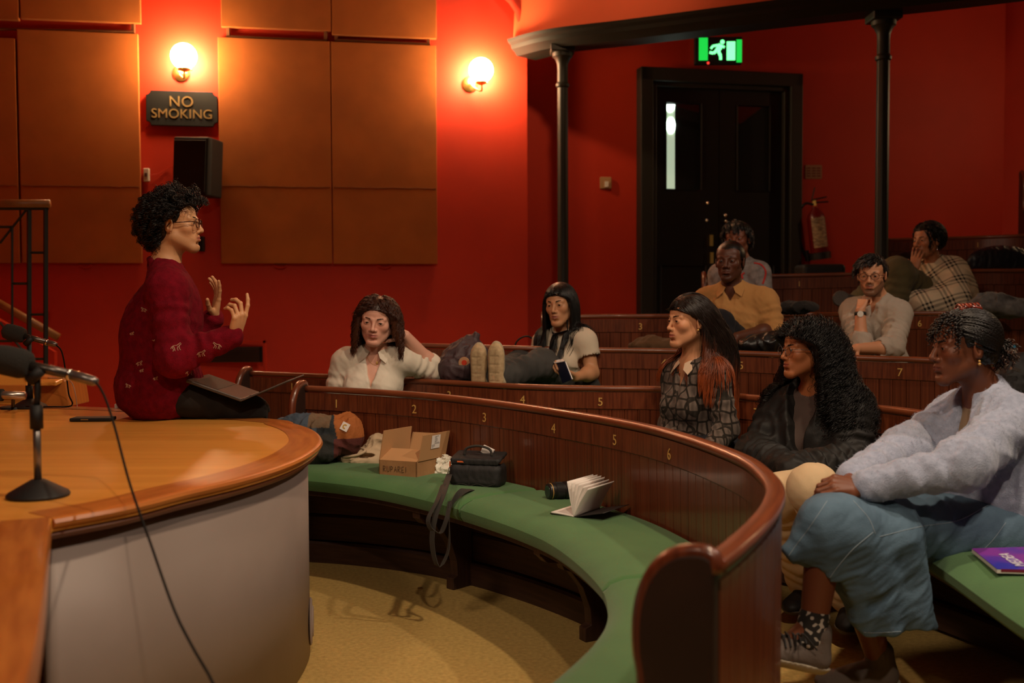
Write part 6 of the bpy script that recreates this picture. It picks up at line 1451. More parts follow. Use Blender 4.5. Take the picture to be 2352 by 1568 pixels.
# ---- J: woman in the checked shawl ---------------------------------------------
def plaid_mat():
    m = cloth('shawl_check', (.5, .4, .28)); nt = m.node_tree; N, L = nt.nodes, nt.links; b = N['Principled BSDF']; tc = N.new('ShaderNodeTexCoord'); nn = N.new('ShaderNodeTexNoise'); nn.inputs['Scale'].default_value = 60; L.new(tc.outputs['Object'], nn.inputs[0])
    mp = N.new('ShaderNodeMapping'); mp.inputs['Rotation'].default_value = (.5, .3, .4); L.new(tc.outputs['Object'], mp.inputs[0]); sx = N.new('ShaderNodeSeparateXYZ'); L.new(mp.outputs[0], sx.inputs[0]); ou = []
    for ax_, fr in (('X', 46.0), ('Z', 46.0)):
        mu = N.new('ShaderNodeMath'); mu.operation = 'MULTIPLY'; mu.inputs[1].default_value = fr; L.new(sx.outputs[ax_], mu.inputs[0])
        a = N.new('ShaderNodeMath'); a.operation = 'SINE'; L.new(mu.outputs[0], a.inputs[0]); m2 = N.new('ShaderNodeMath'); m2.operation = 'MULTIPLY'; m2.inputs[1].default_value = fr*5; L.new(sx.outputs[ax_], m2.inputs[0])
        c = N.new('ShaderNodeMath'); c.operation = 'SINE'; L.new(m2.outputs[0], c.inputs[0]); g = N.new('ShaderNodeMath'); g.operation = 'GREATER_THAN'; g.inputs[1].default_value = .15; L.new(a.outputs[0], g.inputs[0])
        g2 = N.new('ShaderNodeMath'); g2.operation = 'GREATER_THAN'; g2.inputs[1].default_value = -.1; L.new(c.outputs[0], g2.inputs[0]); pr = N.new('ShaderNodeMath'); pr.operation = 'MULTIPLY'; L.new(g.outputs[0], pr.inputs[0]); L.new(g2.outputs[0], pr.inputs[1]); ou.append(pr)
    ad = N.new('ShaderNodeMath'); ad.operation = 'ADD'; L.new(ou[0].outputs[0], ad.inputs[0]); L.new(ou[1].outputs[0], ad.inputs[1]); ml = N.new('ShaderNodeMath'); ml.operation = 'MULTIPLY'; ml.inputs[1].default_value = .5; L.new(ad.outputs[0], ml.inputs[0])
    mx = N.new('ShaderNodeMix'); mx.data_type = 'RGBA'; L.new(ml.outputs[0], mx.inputs[0]); mx.inputs[6].default_value = (.56, .44, .30, 1); mx.inputs[7].default_value = (.012, .010, .009, 1); L.new(mx.outputs[2], b.inputs['Base Color']); return m
def person_shawl():
    h = Head(at(2131, 554, 7.15), 245, 0, 2, H=.226, female=True, jaw=.9, nose=1.3, lips=1.1)
    neck = at(2146, 610, 7.2); SR, SL = at(2112, 632, 7.38), at(2188, 628, 7.10); hc = at(2165, 722, 7.25); HR, HL = hip_pair(hc, 240, .17)
    ER, WR = at(2098, 690, 7.05), at(2100, 620, 7.06); EL, WL_ = at(2185, 690, 6.95), at(2110, 705, 6.92)
    KR, KL = at(2058, 622, 7.10), at(2065, 626, 6.98); AR, AL = at(1965, 700, 7.05), at(2058, 728, 6.92)
    b = S(); h.add(b, neck, .046); R, hp, up_, Ln = torso(b, SL, SR, neck, HL, HR, bust=.8); arm(b, SR, ER, WR, r=(.043, .037, .033, .024)); arm(b, SL, EL, WL_)
    hr = hand(b, WR, at(2108, 575, 7.08) - WR, (.6, .7, 0), .95, curl=(.15, .2, .3, .35), side=1, thumb=(.5, .2))
    for H_, K_, An in ((HR, KR, AR), (HL, KL, AL)): b.cap(H_, K_, .075, .056, .03); b.cap(K_, An, .055, .038, .03)
    lo, hi = bbox([h.c, WR, WL_, EL, HR, HL, AR, AL], .12); c_ = h.c
    o = person_body(b, lo, hi, .009, SKIN, h.colors('a86c4a', '7a3c30'), 'woman wrapped in a black and cream checked shawl, hand on her cheek', [(c_-.13, c_+.135, .003), (*bbox(hr+[WR, ER], .04), .0032)])
    h.face_parts(o, iris='0c0604', browk=1.1); cap_mesh(h, o, '080504', t=.010, back=-.055, front=.062, side=.0)
    W, n, q = scalp(h, 1500, 5, front=.062, side=.0, back=-.055); tg = h.W((0, -.10, .0))
    def comb(P, t): d = tg-P; return d/(np.linalg.norm(d, axis=1, keepdims=True)+1e-6)*1.2
    hair(h, o, W, n*.7 - h.R[:, 1]*.3, .12, 18, '0b0705', None, rad=.0016, curl=.006, clen=.045, off=.014, grav=.15, stiff=.75, comb=comb, clump=150, seed=4, volume=.012)
    Wf, nf, qf = scalp(h, 400, 9, front=.050, side=.0, back=.2); m_ = (qf[:, 1] > .03)*(np.abs(qf[:, 0]) > .03); hair(h, o, Wf[m_], nf[m_], .12, 16, '0b0705', None, rad=.0014, curl=.006, clen=.04, off=.012, grav=.9, stiff=.7, seed=4, face=.056)
    s = S(); s.ell(h.W((0, -.105, .0)), (.045, .045, .05), None, .01).noise(.006, 70, 3); c3 = A(h.W((0, -.105, .0))); sdf_obj('hair_bun', s, c3-.07, c3+.07, .004, M_HAIR, o, lambda V: np.tile([.004, .003, .0025], (len(V), 1)))
    MB().tube([h.W((-.080, 0, -.035)), h.W((-.080, 0, -.095))], .002, 6).build('earring', M_CHROME, o, smooth=True)
    s = S(); torso(s, SL, SR, neck, HL, HR, off=.045); s.cap(SL, EL, .10, .11, .05); s.cap(SR, SR.lerp(ER, .8), .085, .075, .05); s.ell(hc + Vector((0, -.05, .14)), (.20, .19, .20), None, .06); s.cap(EL, at(2115, 700, 6.92), .11, .10, .05)
    s.cap(neck, h.W((0, -.02, -.07)), .058, .068, .01, 's'); s.cap(ER.lerp(WR, .15), WR, .045, .042, .01, 's')
    s.noise(.007, 9, 3, True); s.noise(.002, 50, 8); lo, hi = bbox([neck, SR, SL, ER, EL, WL_, HR, HL], .22)
    sdf_obj('shawl', s, lo, hi, .0075, plaid_mat(), o)
    lower(o, HR, HL, KR, KL, AR, AL, cloth('olive_twill', (.095, .072, .030), (.065, .050, .022)), off=.03, res=.008, knee=.075)
    MB().lathe(at(1931, 686, 6.78), [(0, 0), (.048, 0), (.052, .012), (.045, .02), (0, .02)], (-.3, -1, .1)).build('shoe_sole', mat('dark_boot', (.035, .025, .018), .7, bump=.6, bscale=160), o, smooth='auto')
    s = S(); s.cap(at(1931, 686, 6.82), at(1975, 702, 7.02), .048, .052, .02); lo, hi = bbox([at(1931, 686, 6.82), at(1975, 702, 7.02)], .07); sdf_obj('shoe', s, lo, hi, .006, mat('dark_boot', (.035, .025, .018)), o)
for fn_ in (person_white_shirt, person_tshirt, person_patterned, person_curly, person_cardigan, person_tan, person_glasses, person_back, person_shawl): fn_()
# ------------------------------------------------------------------ things left on the benches
ZC = .462
def blob(name, sdf, lo, hi, res, m, label, cat, loc=None, parent=None):
    o = sdf_obj(name, sdf, lo, hi, res, m, parent)
    if label: tag(o, label, cat)
    return o
# cardboard box with open flaps --------------------------------------------------
M_CARD = mat('cardboard', (.40, .205, .085), .85, col2=(.33, .165, .065), nscale=12, bump=.15, bscale=90); M_CARDI = mat('cardboard_inside', (.46, .245, .105), .85)
f0, f1, f2 = atz(871, 1100, ZC), atz(957, 1106, ZC), atz(1054, 1083, ZC); u = f0-f1; v = f2-f1; u.z = v.z = 0; Hb = .085; f3 = f0 + v
v = v.normalized()*.20; f2 = f1+v; f3 = f0+v
t = empty('cardboard_box', (f0+f2)/2, 'open brown cardboard box with marker writing, standing on the green cushion', 'box')
U, V_ = u.normalized(), v.normalized(); Zv = Vector((0, 0, 1)); th = .004
mb = MB()
for a, b, nn in ((f1, f0, V_), (f1, f2, U), (f0, f3, -U), (f3, f2, -V_)):
    mb.prism([a, b, b+Zv*Hb, a+Zv*Hb], nn*th)
mb.prism([f0, f1, f2, f3], Zv*th); mb.build('box_body', M_CARD, t)
def flap(a, b, out, ang, L, nm='flap', trim=.0, shear=0.0):
    d = (out*math.sin(ang) + Zv*math.cos(ang)); e = (b-a); q = [a, b, b + d*L - e*trim + e.normalized()*shear, a + d*(L*1.0) + e*trim + e.normalized()*shear]
    nrm = e.cross(d).normalized()
    return MB().prism(q, nrm*th).build(nm, M_CARDI, t)
top = Zv*Hb
flap(f0+top, f3+top, -V_*0+U, -.10, .125, trim=.02, shear=.01)          # far left flap standing
flap(f3+top, f2+top, V_, .35, .10, trim=.01)
fr = flap(f1+top+V_*.01, f2+top, -U, .12, .112, shear=.015)                 # right flap with the label
flap(f1+top, f0+top, -V_, -1.05, .085, trim=.014)                         # front flap folded inwards
# shipping label and marker writing
n_ = (f2-f1).cross(Zv).normalized(); n_ = n_ if n_.y < 0 else -n_; d = (-U*math.sin(.12) + Zv*math.cos(.12)); p = f1 + top + V_*.085 + d*.046
lab = MB().prism([p + V_*a + d*b + n_*.0062 for a, b in ((-.0, 0), (.060, 0), (.060, .058), (0, .058))], n_*.0006).build('shipping_label', M_PAPER, t)
pr = MB()
for i in range(11):
    w_ = random.uniform(.010, .036); x0 = .003 + (.018 if i < 8 else 0); y0 = .052 - i*.0046; pr.prism([p + V_*(x0+a) + d*(y0+b) + n_*.0069 for a, b in ((0, 0), (w_, 0), (w_, .0014), (0, .0014))], n_*.0002)
pr.build('print', mat('ink', (.03, .03, .03), .7), lab)
n2 = (f0-f1).cross(Zv).normalized(); n2 = n2 if n2.y < 0 else -n2
mk = MB(); x0 = -.070; GL = {'R': [[(0, 0), (0, 1)], [(0, 1), (.5, .9), (.5, .6), (0, .5), (.6, 0)]], 'U': [[(0, 1), (.05, .1), (.3, 0), (.55, .15), (.6, 1)]], 'P': [[(0, 0), (.05, 1)], [(.05, 1), (.55, .85), (.45, .5), (.05, .45)]], 'A': [[(0, 0), (.3, 1), (.6, 0)], [(.12, .4), (.5, .42)]], 'E': [[(.5, 1), (0, .95), (.02, .5), (.4, .5)], [(.02, .5), (.0, 0), (.55, .02)]], 'I': [[(.1, 0), (.12, 1)]]}
for chx in 'RUPAREI':
    for st_ in GL[chx]: mk.tube([(f0+f1)/2 + Zv*(.036 + y*.024 + random.uniform(-.001, .001)) + n2*.0012 - U*(x0 + x*.020) for x, y in st_], .0009, 4)
    x0 += .018 if chx != 'I' else .01
mk.build('marker_writing', mat('marker', (.03, .012, .006), .8), t)
# crumpled tissue paper -----------------------------------------------------------
s = S(); c = atz(1012, 1090, ZC) + Vector((0, -.02, .04)); s.ell(c, (.060, .040, .042), None, .02); s.ell(c + Vector((-.035, .0, .025)), (.035, .030, .026), None, .02); s.ell(c + Vector((.03, -.01, -.015)), (.045, .035, .028), None, .02)
s.noise(.012, 38, 3, True); s.noise(.006, 90, 6, True); s.half((0, 0, ZC+.001), (0, 0, -1), .003)
o = blob('tissue_paper', s, c-Vector((.11, .08, .08)), c+Vector((.11, .08, .08)), .0032, mat('tissue', (.80, .76, .66), .6, sss=.2), 'crumpled white tissue paper between the cardboard box and the black camera bag', 'paper')
# cream canvas cloth bag ----------------------------------------------------------
s = S(); c = atz(838, 1072, ZC) + Vector((0, .01, .04)); s.ell(c, (.125, .075, .045), None, .03); s.ell(c + Vector((.07, .02, .055)), (.060, .045, .060), None, .03); s.ell(c + Vector((-.055, -.03, -.0)), (.055, .05, .030), None, .02)
s.ell(c + Vector((.01, -.05, .02)), (.055, .03, .016), None, .01, 's'); s.noise(.007, 18, 3, True); s.noise(.0025, 50, 6, True); s.half((0, 0, ZC+.001), (0, 0, -1), .004)
o = blob('canvas_bag', s, c-Vector((.18, .13, .09)), c+Vector((.18, .13, .12)), .0038, cloth('oat_canvas', (.56, .42, .28), (.50, .37, .24)), 'cream canvas tote bag lying crumpled left of the cardboard box', 'bag')
st = spline([np.array([*(c + Vector(q))]) for q in ((-.10, -.02, .0), (-.085, -.075, .015), (-.02, -.085, .028), (.01, -.060, .044), (-.03, -.02, .047), (-.085, -.03, .02))], 30)
MB().tube(st, .0065, 8).build('strap', cloth('oat_canvas', (.56, .42, .28)), o, smooth=True)
# patchwork jacket ---------------------------------------------------------------
s = S(); c = atz(742, 1035, ZC) + Vector((0, .05, .06)); c = at(742, 1002, 4.88)
s.ell(c, (.165, .085, .085), None, .04); s.ell(c + Vector((-.10, .0, .045)), (.12, .07, .055), None, .04); s.ell(c + Vector((.12, .0, .012)), (.060, .07, .095), None, .03); s.ell(c + Vector((.03, -.03, .055)), (.10, .05, .035), None, .03)
s.ell(c + Vector((-.02, -.07, -.05)), (.10, .05, .065), None, .03); s.noise(.009, 13, 3, True); s.noise(.003, 40, 5, True); s.half((0, 0, ZC+.001), (0, 0, -1), .004)
def jc(V):
    q = V - np.array([*c]); C = np.tile([.018, .024, .030], (len(V), 1)).astype(float)
    C[(q[:, 0] < -.015)*(q[:, 2] > .03)] = [.055, .080, .115]
    C[(q[:, 0] > -.055)*(q[:, 0] < .045)*(q[:, 2] > .052)] = [.165, .105, .060]
    C[(q[:, 0] > .075 - .25*(q[:, 2]-.02))*(q[:, 2] > .0)] = [.36, .105, .020]
    C[(q[:, 0] > .065)*(q[:, 2] < .0)] = [.095, .018, .014]
    C[(q[:, 1] < -.050)*(q[:, 2] < .02)*(q[:, 0] < .06)] = [.022, .022, .020]; return C
jk = sdf_obj('patchwork_jacket', s, c-Vector((.27, .16, .16)), c+Vector((.27, .14, .14)), .0042, mat('patchwork_cloth', (1, 1, 1), .85, attr=True, bump=.5, bscale=90), None, jc); tag(jk, 'patchwork jacket in navy, brown, orange and maroon at the left end of the front bench', 'jacket')
bv = bvh_of(jk); pp, nn = cast(bv, 793, 980)
if pp is not None:
    nn = nn if nn.y < 0 else -nn; xa = Vector((nn.y*-1, nn.x, 0)).normalized(); xa = xa if xa.x > 0 else -xa; ya = nn.cross(xa); ya = ya if ya.z > 0 else -ya; pp = pp + nn*.003
    xa = (xa*.9 - ya*.4).normalized(); ya = (ya - xa*ya.dot(xa)).normalized()
    lb = MB().prism([pp + xa*a + ya*b for a, b in ((-.019, -.019), (.019, -.019), (.019, .019), (-.019, .019))], nn*.0015).build('cloth_label', M_PAPER, jk)
    lg = MB(); o_ = pp + nn*.0022
    lg.prism([o_ + xa*(.011*math.cos(a)) + ya*(.011*math.sin(a)) for a in np.linspace(.9, 5.4, 18)] + [o_ + xa*(.0055*math.cos(a)) + ya*(.0055*math.sin(a)) for a in np.linspace(5.4, .9, 18)], nn*.0004)
    lg.build('logo', mat('logo_gold', (.55, .30, .03), .6), lb)
s = S(); c2 = atz(735, 1068, ZC) + Vector((.02, -.0, .045)); s.ell(c2, (.10, .06, .05), None, .03); s.ell(c2 + Vector((-.02, .03, .05)), (.07, .05, .05), None, .03)
s.noise(.007, 28, 3, True); s.noise(.003, 55, 6, True); s.half((0, 0, ZC+.001), (0, 0, -1), .004)
blob('quilted_coat', s, c2-Vector((.17, .12, .1)), c2+Vector((.17, .12, .14)), .004, cloth('charcoal_quilt', (.030, .028, .025)), 'dark quilted coat bundled beside the desk, under the patchwork jacket', 'coat')
# black camera bag ----------------------------------------------------------------
c = atz(1092, 1122, ZC) + Vector((.01, .045, 0)); Rb = Matrix.Rotation(-.28, 3, 'Z'); cb = empty('camera_bag', c, 'black camera shoulder bag standing open on the green cushion', 'bag')
s = S(); s.box(c + Vector((0, 0, .052)), (.112, .060, .050), Rb, .028, .01); s.box(c + Rb @ Vector((0, .005, .118)), (.096, .045, .05), Rb, .02, .01, 's'); s.noise(.0012, 40, 3); s.half((0, 0, ZC+.001), (0, 0, -1), .004)
MBG = mat('bag_nylon', (.012, .011, .012), .65, bump=.4, bscale=500); MST = mat('webbing', (.030, .026, .022), .8, bump=.3, bscale=600)
sdf_obj('bag_body', s, c-Vector((.15, .11, .01)), c+Vector((.15, .11, .13)), .0035, MBG, cb)
s = S(); Rl = Rb @ Matrix.Rotation(.18, 3, 'X'); s.box(c + Rb @ Vector((.0, .010, .124)), (.108, .058, .0085), Rl, .008, .005); s.box(c + Rb @ Vector((0, -.045, .110)), (.100, .006, .012), Rb, .004, .01); s.noise(.001, 50, 3)
sdf_obj('lid', s, c+Vector((-.15, -.11, .08)), c+Vector((.15, .11, .16)), .0032, MBG, cb)
MB().tube(spline([np.array([*(c + Rb @ Vector(q))]) for q in ((-.06, .0, .128), (-.05, .0, .158), (.0, .0, .170), (.05, .0, .158), (.06, .0, .128))], 20), .0055, 8).build('carry_handle', MST, cb, smooth=True)
MB().tube([c + Rb @ Vector((x, -.061, .018 + .004*math.sin(x*90))) for x in np.linspace(-.09, .09, 20)], .0012, 5).tube([c + Rb @ Vector((-.02, -.0615, z)) for z in np.linspace(.01, .095, 12)], .0012, 5).build('seam', MST, cb)
def ribbon3(path, wdir, w_, th_, name, m, parent):
    P = spline([np.array([*p]) for p in path], 60); V = []; F = []
    for i, p in enumerate(P):
        t_ = P[min(i+1, 59)]-P[max(i-1, 0)]; t_ /= np.linalg.norm(t_); wv = np.array(wdir(i/59)) if callable(wdir) else np.array(wdir, float); wv = wv - t_*(wv @ t_); wv /= np.linalg.norm(wv); nv = np.cross(t_, wv)
        for a, b in ((-1, -1), (1, -1), (1, 1), (-1, 1)): V.append(p + wv*a*w_/2 + nv*b*th_/2)
    F = [(i*4+j, (i+1)*4+j, (i+1)*4+(j+1) % 4, i*4+(j+1) % 4) for i in range(59) for j in range(4)] + [(0, 1, 2, 3), (239, 238, 237, 236)]
    return MB().add(V, F).build(name, m, parent, smooth='auto')
lug = c + Rb @ Vector((-.115, -.01, .085))
D0 = 4.04
strap = [lug + Vector((-.005, -.02, -.03)), at(1026, 1108, 4.20), at(1016, 1140, D0+.02), at(1000, 1185, D0-.04), at(992, 1240, D0-.05), at(1000, 1290, D0-.05), at(1012, 1300, D0-.05), at(1030, 1260, D0-.04), at(1032, 1190, D0-.03), at(1036, 1158, D0), at(1062, 1128, 4.16), c + Rb @ Vector((.02, -.085, .004))]
ribbon3(strap, lambda t: (math.cos(t*2.2), -.5, .15), .026, .0022, 'shoulder_strap', MST, cb)
s2 = [at(1018, 1112, 4.18), at(1004, 1150, D0), at(984, 1190, D0-.05), at(990, 1215, D0-.05), at(1012, 1222, D0-.05), at(1026, 1190, D0-.05), at(1034, 1150, D0-.0)]
ribbon3(s2, (.7, -.6, .2), .022, .002, 'strap_tail', MST, cb)
lk = MB()
for k in range(3):
    q = lug + Vector((-.004*k, -.008*k, -.016*k)); lk.tube([q + Vector((.006*math.cos(a), .003*math.sin(2*a) if k % 2 else 0, .010*math.sin(a))) for a in np.linspace(0, 2*PI, 13)], .0018, 6)
lk.build('clip', M_STEEL, cb)
tg = MB(); tg.box(c + Rb @ Vector((-.06, -.05, .110)), (.028, .004, .006), Rb); tg.box(c + Rb @ Vector((-.112, -.03, .095)), (.006, .004, .022), Rb); tg.build('orange_tab', mat('orange_tab', (.75, .14, .03), .6), cb)
tg = MB(); tg.box(c + Rb @ Vector((.03, .04, .145)), (.05, .02, .03), Rb @ Matrix.Rotation(.4, 3, 'Y')); tg.build('white_card', M_PAPER, cb)
# camera lens ----------------------------------------------------------------------
a_, b_ = atz(1262, 1152, ZC), atz(1308, 1158, ZC); ax = (b_-a_).normalized(); ax = Vector((ax.x, .35, 0)).normalized(); p0 = atz(1258, 1150, ZC) + Vector((0, .01, .034)); t = empty('camera_lens', p0, 'black camera lens lying on its side behind the notebook', 'lens')
MLN = mat('lens_barrel', (.012, .011, .011), .4)
MB().lathe(p0, [(0, .0), (.026, 0), (.031, .003), (.032, .006), (.032, .022), (.030, .024), (.030, .028), (.033, .030), (.033, .062), (.031, .064), (.031, .068), (.0345, .070), (.035, .085), (.034, .088), (.026, .088), (0, .084)], ax, 36).build('barrel', MLN, t, smooth='auto')
rb = MB()
for k in range(40):
    a = 2*PI*k/40; U_ = Vector((-ax.y, ax.x, 0)); q = U_*math.cos(a) + Zv*math.sin(a); rb.tube([p0 + ax*.032 + q*.0332, p0 + ax*.060 + q*.0332], .0011, 4)
rb.build('grip_ring', M_BLACK, t); MB().lathe(p0, [(.0322, .010), (.0325, .0105), (.0325, .0125), (.0322, .013)], ax, 36).build('gold_ring', M_GOLD, t)
MB().lathe(p0 - ax*.001, [(0, 0), (.024, .0), (.024, .001), (0, .001)], ax).build('front_glass', mat('lens_front', (.01, .012, .02), .05, spec=1), t)
# open notebook ---------------------------------------------------------------------
sp0, sp1 = atz(1318, 1189, ZC+.004), atz(1428, 1152, ZC+.004); dS = (sp1-sp0); Ls = .185; dS.z = 0; dS = dS.normalized()*Ls; t = empty('open_notebook', sp0, 'open notebook with white pages fanned upright, on the green cushion', 'notebook')
wd = dS.normalized(); cr = Vector((wd.y, -wd.x, 0)); cr = cr if cr.x < 0 else -cr    # towards the viewer / left
def sheet(ang, L, bend, name, m, th_=.0006, taper=0):
    V = []; n = 14
    for i in range(n+1):
        s_ = i/n; a = ang + bend*s_; 
        if i == 0: x, z = 0, 0
        else: x += L/n*math.cos(a); z += L/n*math.sin(a)
        for e in (0, 1): V.append(sp0 + dS*e + cr*x + Zv*(z+.002))
    V2 = [v_ + (Zv*th_ if abs(math.sin(ang)) < .5 else cr*th_) for v_ in V]; N = len(V)
    F = [(2*i, 2*i+1, 2*i+3, 2*i+2) for i in range(n)] + [(N+2*i, N+2*i+2, N+2*i+3, N+2*i+1) for i in range(n)] + [(2*i, 2*i+2, N+2*i+2, N+2*i) for i in range(n)] + [(2*i+1, N+2*i+1, N+2*i+3, 2*i+3) for i in range(n)] + [(0, N, N+1, 1), (2*n, 2*n+1, N+2*n+1, N+2*n)]
    return MB().add(V + V2, F).build(name, m, t, smooth=True)
sheet(.02, .100, .0, 'cover', mat('black_cover', (.014, .010, .010), .5), .002); sheet(PI-.22, .125, .0, 'cover', mat('black_cover', (.014, .010, .010), .5), .002)
sheet(.10, .095, -.10, 'left_pages', M_PAPER, .005)
for i, (a, bd) in enumerate(((1.30, .10), (1.42, .14), (1.52, .20), (1.64, .20), (1.76, .28))): sheet(a, .128 - .002*i, bd, 'page', M_PAPER, .0005)
sheet(1.95, .124, .25, 'page_block', M_PAPER, .003)
# programme book on the second bench --------------------------------------------------
q0, q1, q2 = atz(2230, 1265, .485), atz(2352, 1240, .485), atz(2295, 1317, .485); ex_, ey_ = (q1-q0).normalized(), None
q0, q2 = atz(2232, 1268, .486), atz(2290, 1316, .486); ey_ = (q2-q0).normalized(); ex_ = Vector((-ey_.y, ey_.x, 0)); ex_ = ex_ if ex_.x > 0 else -ex_
t = empty('programme_book', q0, 'blue and purple programme book on the green cushion beside the denim skirt', 'book')
MBK = mat('programme_cover', (.030, .028, .40), .35, col2=(.22, .030, .34), nscale=3, contrast=(.45, .6))
MB().prism([q0, q2, q2 + ex_*.24, q0 + ex_*.24], Zv*.010).build('pages', M_PAPER, t)
cv = MB().prism([q0 + Zv*.010, q2 + Zv*.010, q2 + ex_*.24 + Zv*.013, q0 + ex_*.24 + Zv*.024], Zv*.002).build('cover', MBK, t)
MB().prism([q2 + Zv*.004 - ey_*.002 + ex_*.01, q2 + Zv*.004 + ey_*.001 + ex_*.01, q2 + ex_*.24 + Zv*.004 + ey_*.001, q2 + ex_*.24 + Zv*.004 - ey_*.002], Zv*.008).build('spine', mat('maroon_spine', (.22, .015, .045), .4), t)
tc_ = atz(2326, 1283, .505); text('MEDEA', 'title', (tc_.x, tc_.y, .5030), (.1, 1, 0), (-1, .1, 0), .046, mat('title_white', (.7, .7, .8), .5), t, .0006)
# backpack on the third row -----------------------------------------------------------
c = at(1070, 832, 5.62); s = S(); s.ell(c, (.135, .10, .105), None, .04); s.ell(c + Vector((.02, 0, .06)), (.075, .07, .07), None, .03); s.ell(c + Vector((-.06, -.05, -.04)), (.08, .06, .07), None, .03); s.cap(c + Vector((.0, 0, .10)), c + Vector((.05, 0, .135)), .022, .018, .02)
s.cap(c + Vector((-.09, -.05, .03)), c + Vector((.05, -.08, .10)), .010, .010, .006, 's'); s.cap(c + Vector((.03, -.10, .06)), c + Vector((.10, -.08, -.02)), .010, .010, .006, 's'); s.noise(.009, 14, 3, True); s.noise(.004, 35, 5, True)
bk = blob('backpack', s, c-Vector((.22, .18, .20)), c+Vector((.22, .16, .20)), .0055, mat('plum_nylon', (.050, .026, .030), .6, bump=.3, bscale=200), 'dark plum backpack with a round sticker, beside the raised shoes', 'backpack')
bv = bvh_of(bk); pp, nn = cast(bv, 1066, 832)
if pp is not None:
    nn = nn if nn.y < 0 else -nn; st_ = MB().lathe(pp, [(0, .001), (.029, .001), (.029, .004), (0, .004)], nn, 24).build('sticker', mat('sticker', (.55, .30, .16), .5), bk); MB().lathe(pp + nn*.0042, [(0, 0), (.014, 0), (.014, .001), (0, .001)], nn, 16).build('sticker_mark', mat('sticker_red', (.62, .05, .02), .5), st_)
MB().tube(spline([np.array([*at(x, y, 5.72)]) for x, y in ((1060, 790), (1072, 778), (1088, 776), (1100, 786))], 16), .006, 6).build('grab_loop', M_BLACK, bk, smooth=True)
t = empty('looped_bag', at(1205, 800, 6.1), 'thin black looped bag handle sticking up in the third row', 'bag'); MB().tube(spline([np.array([*at(x, y, 6.1)]) for x, y in ((1184, 815), (1184, 790), (1196, 776), (1212, 772), (1224, 778))], 20), .005, 8).build('handle', M_BLACK, t, smooth=True)
MB().box(at(1195, 830, 6.1), (.07, .05, .10)).build('bag_body', M_BLACK, t, bevel=.02)
def heap(name, c, parts, m, label, cat, res=.007, n1=(.010, 12), lo=.3):
    s = S()
    for d_, r_ in parts: s.ell(c + Vector(d_), r_, None, .04)
    s.noise(n1[0], n1[1], 3, True); s.noise(.004, 34, 5, True); return blob(name, s, c-Vector((lo, .2, .2)), c+Vector((lo, .2, .2)), res, m, label, cat)
heap('brown_coat', at(1500, 795, 6.05), (((0, 0, .0), (.13, .08, .035)), ((-.02, 0, .03), (.05, .05, .028)), ((.08, 0, -.01), (.12, .07, .04))), cloth('brown_wool', (.10, .050, .022)), 'brown coat folded on the fourth row seat behind the long-haired woman', 'coat')
heap('black_handbag', at(1768, 790, 5.70), (((0, 0, 0), (.16, .07, .045)), ((.05, 0, .02), (.09, .06, .04))), mat('black_leather', (.010, .009, .009), .35, bump=.2, bscale=120), 'shiny black leather bag beside the man in the tan shirt', 'bag')
t = empty('bag_buckles', at(1795, 775, 5.63), 'small silver buckle on the black leather bag', 'buckle'); MB().tube([at(1796, 762, 5.63), at(1804, 774, 5.63)], .006, 8).build('buckle', M_CHROME, t, smooth=True)
heap('black_jacket', at(1828, 706, 6.42), (((0, 0, 0), (.13, .08, .035)),), cloth('black_wool', (.014, .012, .011)), 'black jacket on the fifth row seat between the two men', 'jacket')
heap('checked_coat', at(2285, 705, 6.50), (((0, 0, 0), (.17, .09, .05)), ((-.02, 0, .045), (.10, .07, .035)), ((.12, 0, -.01), (.12, .08, .05))), cloth('grey_check', (.115, .105, .098), (.055, .050, .048), ns=18), 'grey checked coat heaped on the bench at the right', 'coat', n1=(.014, 10), lo=.36)
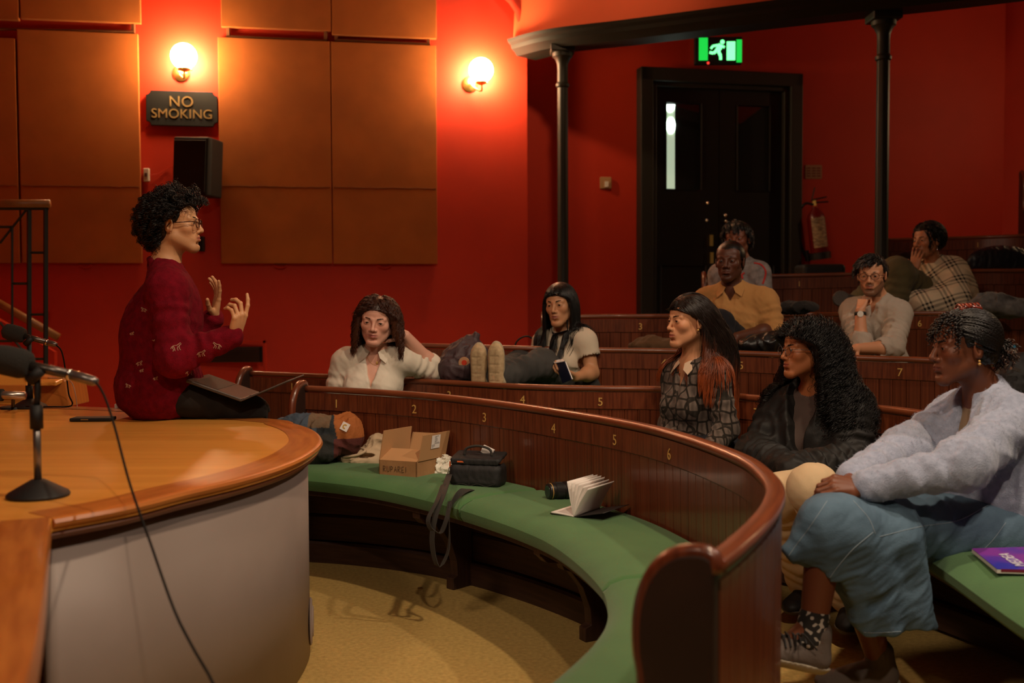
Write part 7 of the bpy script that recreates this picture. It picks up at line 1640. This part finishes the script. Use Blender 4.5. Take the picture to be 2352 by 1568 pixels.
heap('rear_cushion', at(2300, 600, 8.2), (((0, 0, 0), (.26, .05, .12)),), mat('navy_vinyl', (.012, .013, .020), .4), 'dark navy chair back behind the sixth row, near the right edge', 'chair', n1=(.001, 10), lo=.4)
heap('rear_cushion', at(2093, 606, 8.3), (((0, 0, 0), (.16, .05, .10)),), mat('navy_vinyl', (.012, .013, .020), .4), 'dark navy chair back left of the woman in the shawl', 'chair', n1=(.001, 10))
s = S(); c = at(1882, 624, 8.05); s.box(c, (.16, .14, .055), None, .03, .02); blob('black_case', s, c-Vector((.2, .2, .1)), c+Vector((.2, .2, .1)), .008, M_BLACK, 'dark case lying on top of the fifth row rail near the extinguisher', 'case')
# water bottle and bag behind the cardigan woman -----------------------------------------
bb = at(2328, 822, 4.92); t = empty('water_bottle', bb, 'clear plastic water bottle with a blue cap behind the woman in the cardigan', 'bottle')
MPL = mat('clear_plastic', (.55, .50, .48), .08, trans=.85, spec=.5)
MB().lathe(bb + Zv*-.05, [(0, 0), (.030, 0), (.032, .01), (.031, .045), (.028, .06), (.012, .085), (.012, .098), (0, .098)], n=24).build('body', MPL, t, smooth='auto'); MB().lathe(bb + Zv*.046, [(0, 0), (.0145, 0), (.0145, .018), (0, .018)], n=20).build('cap', mat('blue_cap', (.03, .16, .26), .4), t, smooth='auto')
t = empty('black_rucksack', at(2340, 900, 4.55), 'black rucksack hooked behind the woman in the cardigan, with a grey buckle', 'bag'); s = S(); c = at(2352, 915, 4.55); c.z = .80; s.ell(c, (.15, .10, .20), None, .03); s.noise(.004, 20, 3, True); sdf_obj('rucksack_body', s, c-Vector((.2, .15, .25)), c+Vector((.2, .15, .25)), .006, M_BLACK, t)
MB().box(at(2332, 848, 4.42), (.036, .02, .014), Matrix.Rotation(.3, 3, 'Y')).build('buckle', M_STEEL, t)
t = empty('coin', atz(965, 1351, .001), 'tiny shiny coin on the carpet under the front bench', 'coin'); MB().lathe(atz(965, 1351, .001), [(0, 0), (.012, 0), (.012, .002), (0, .002)]).build('disc', M_BRASS, t)
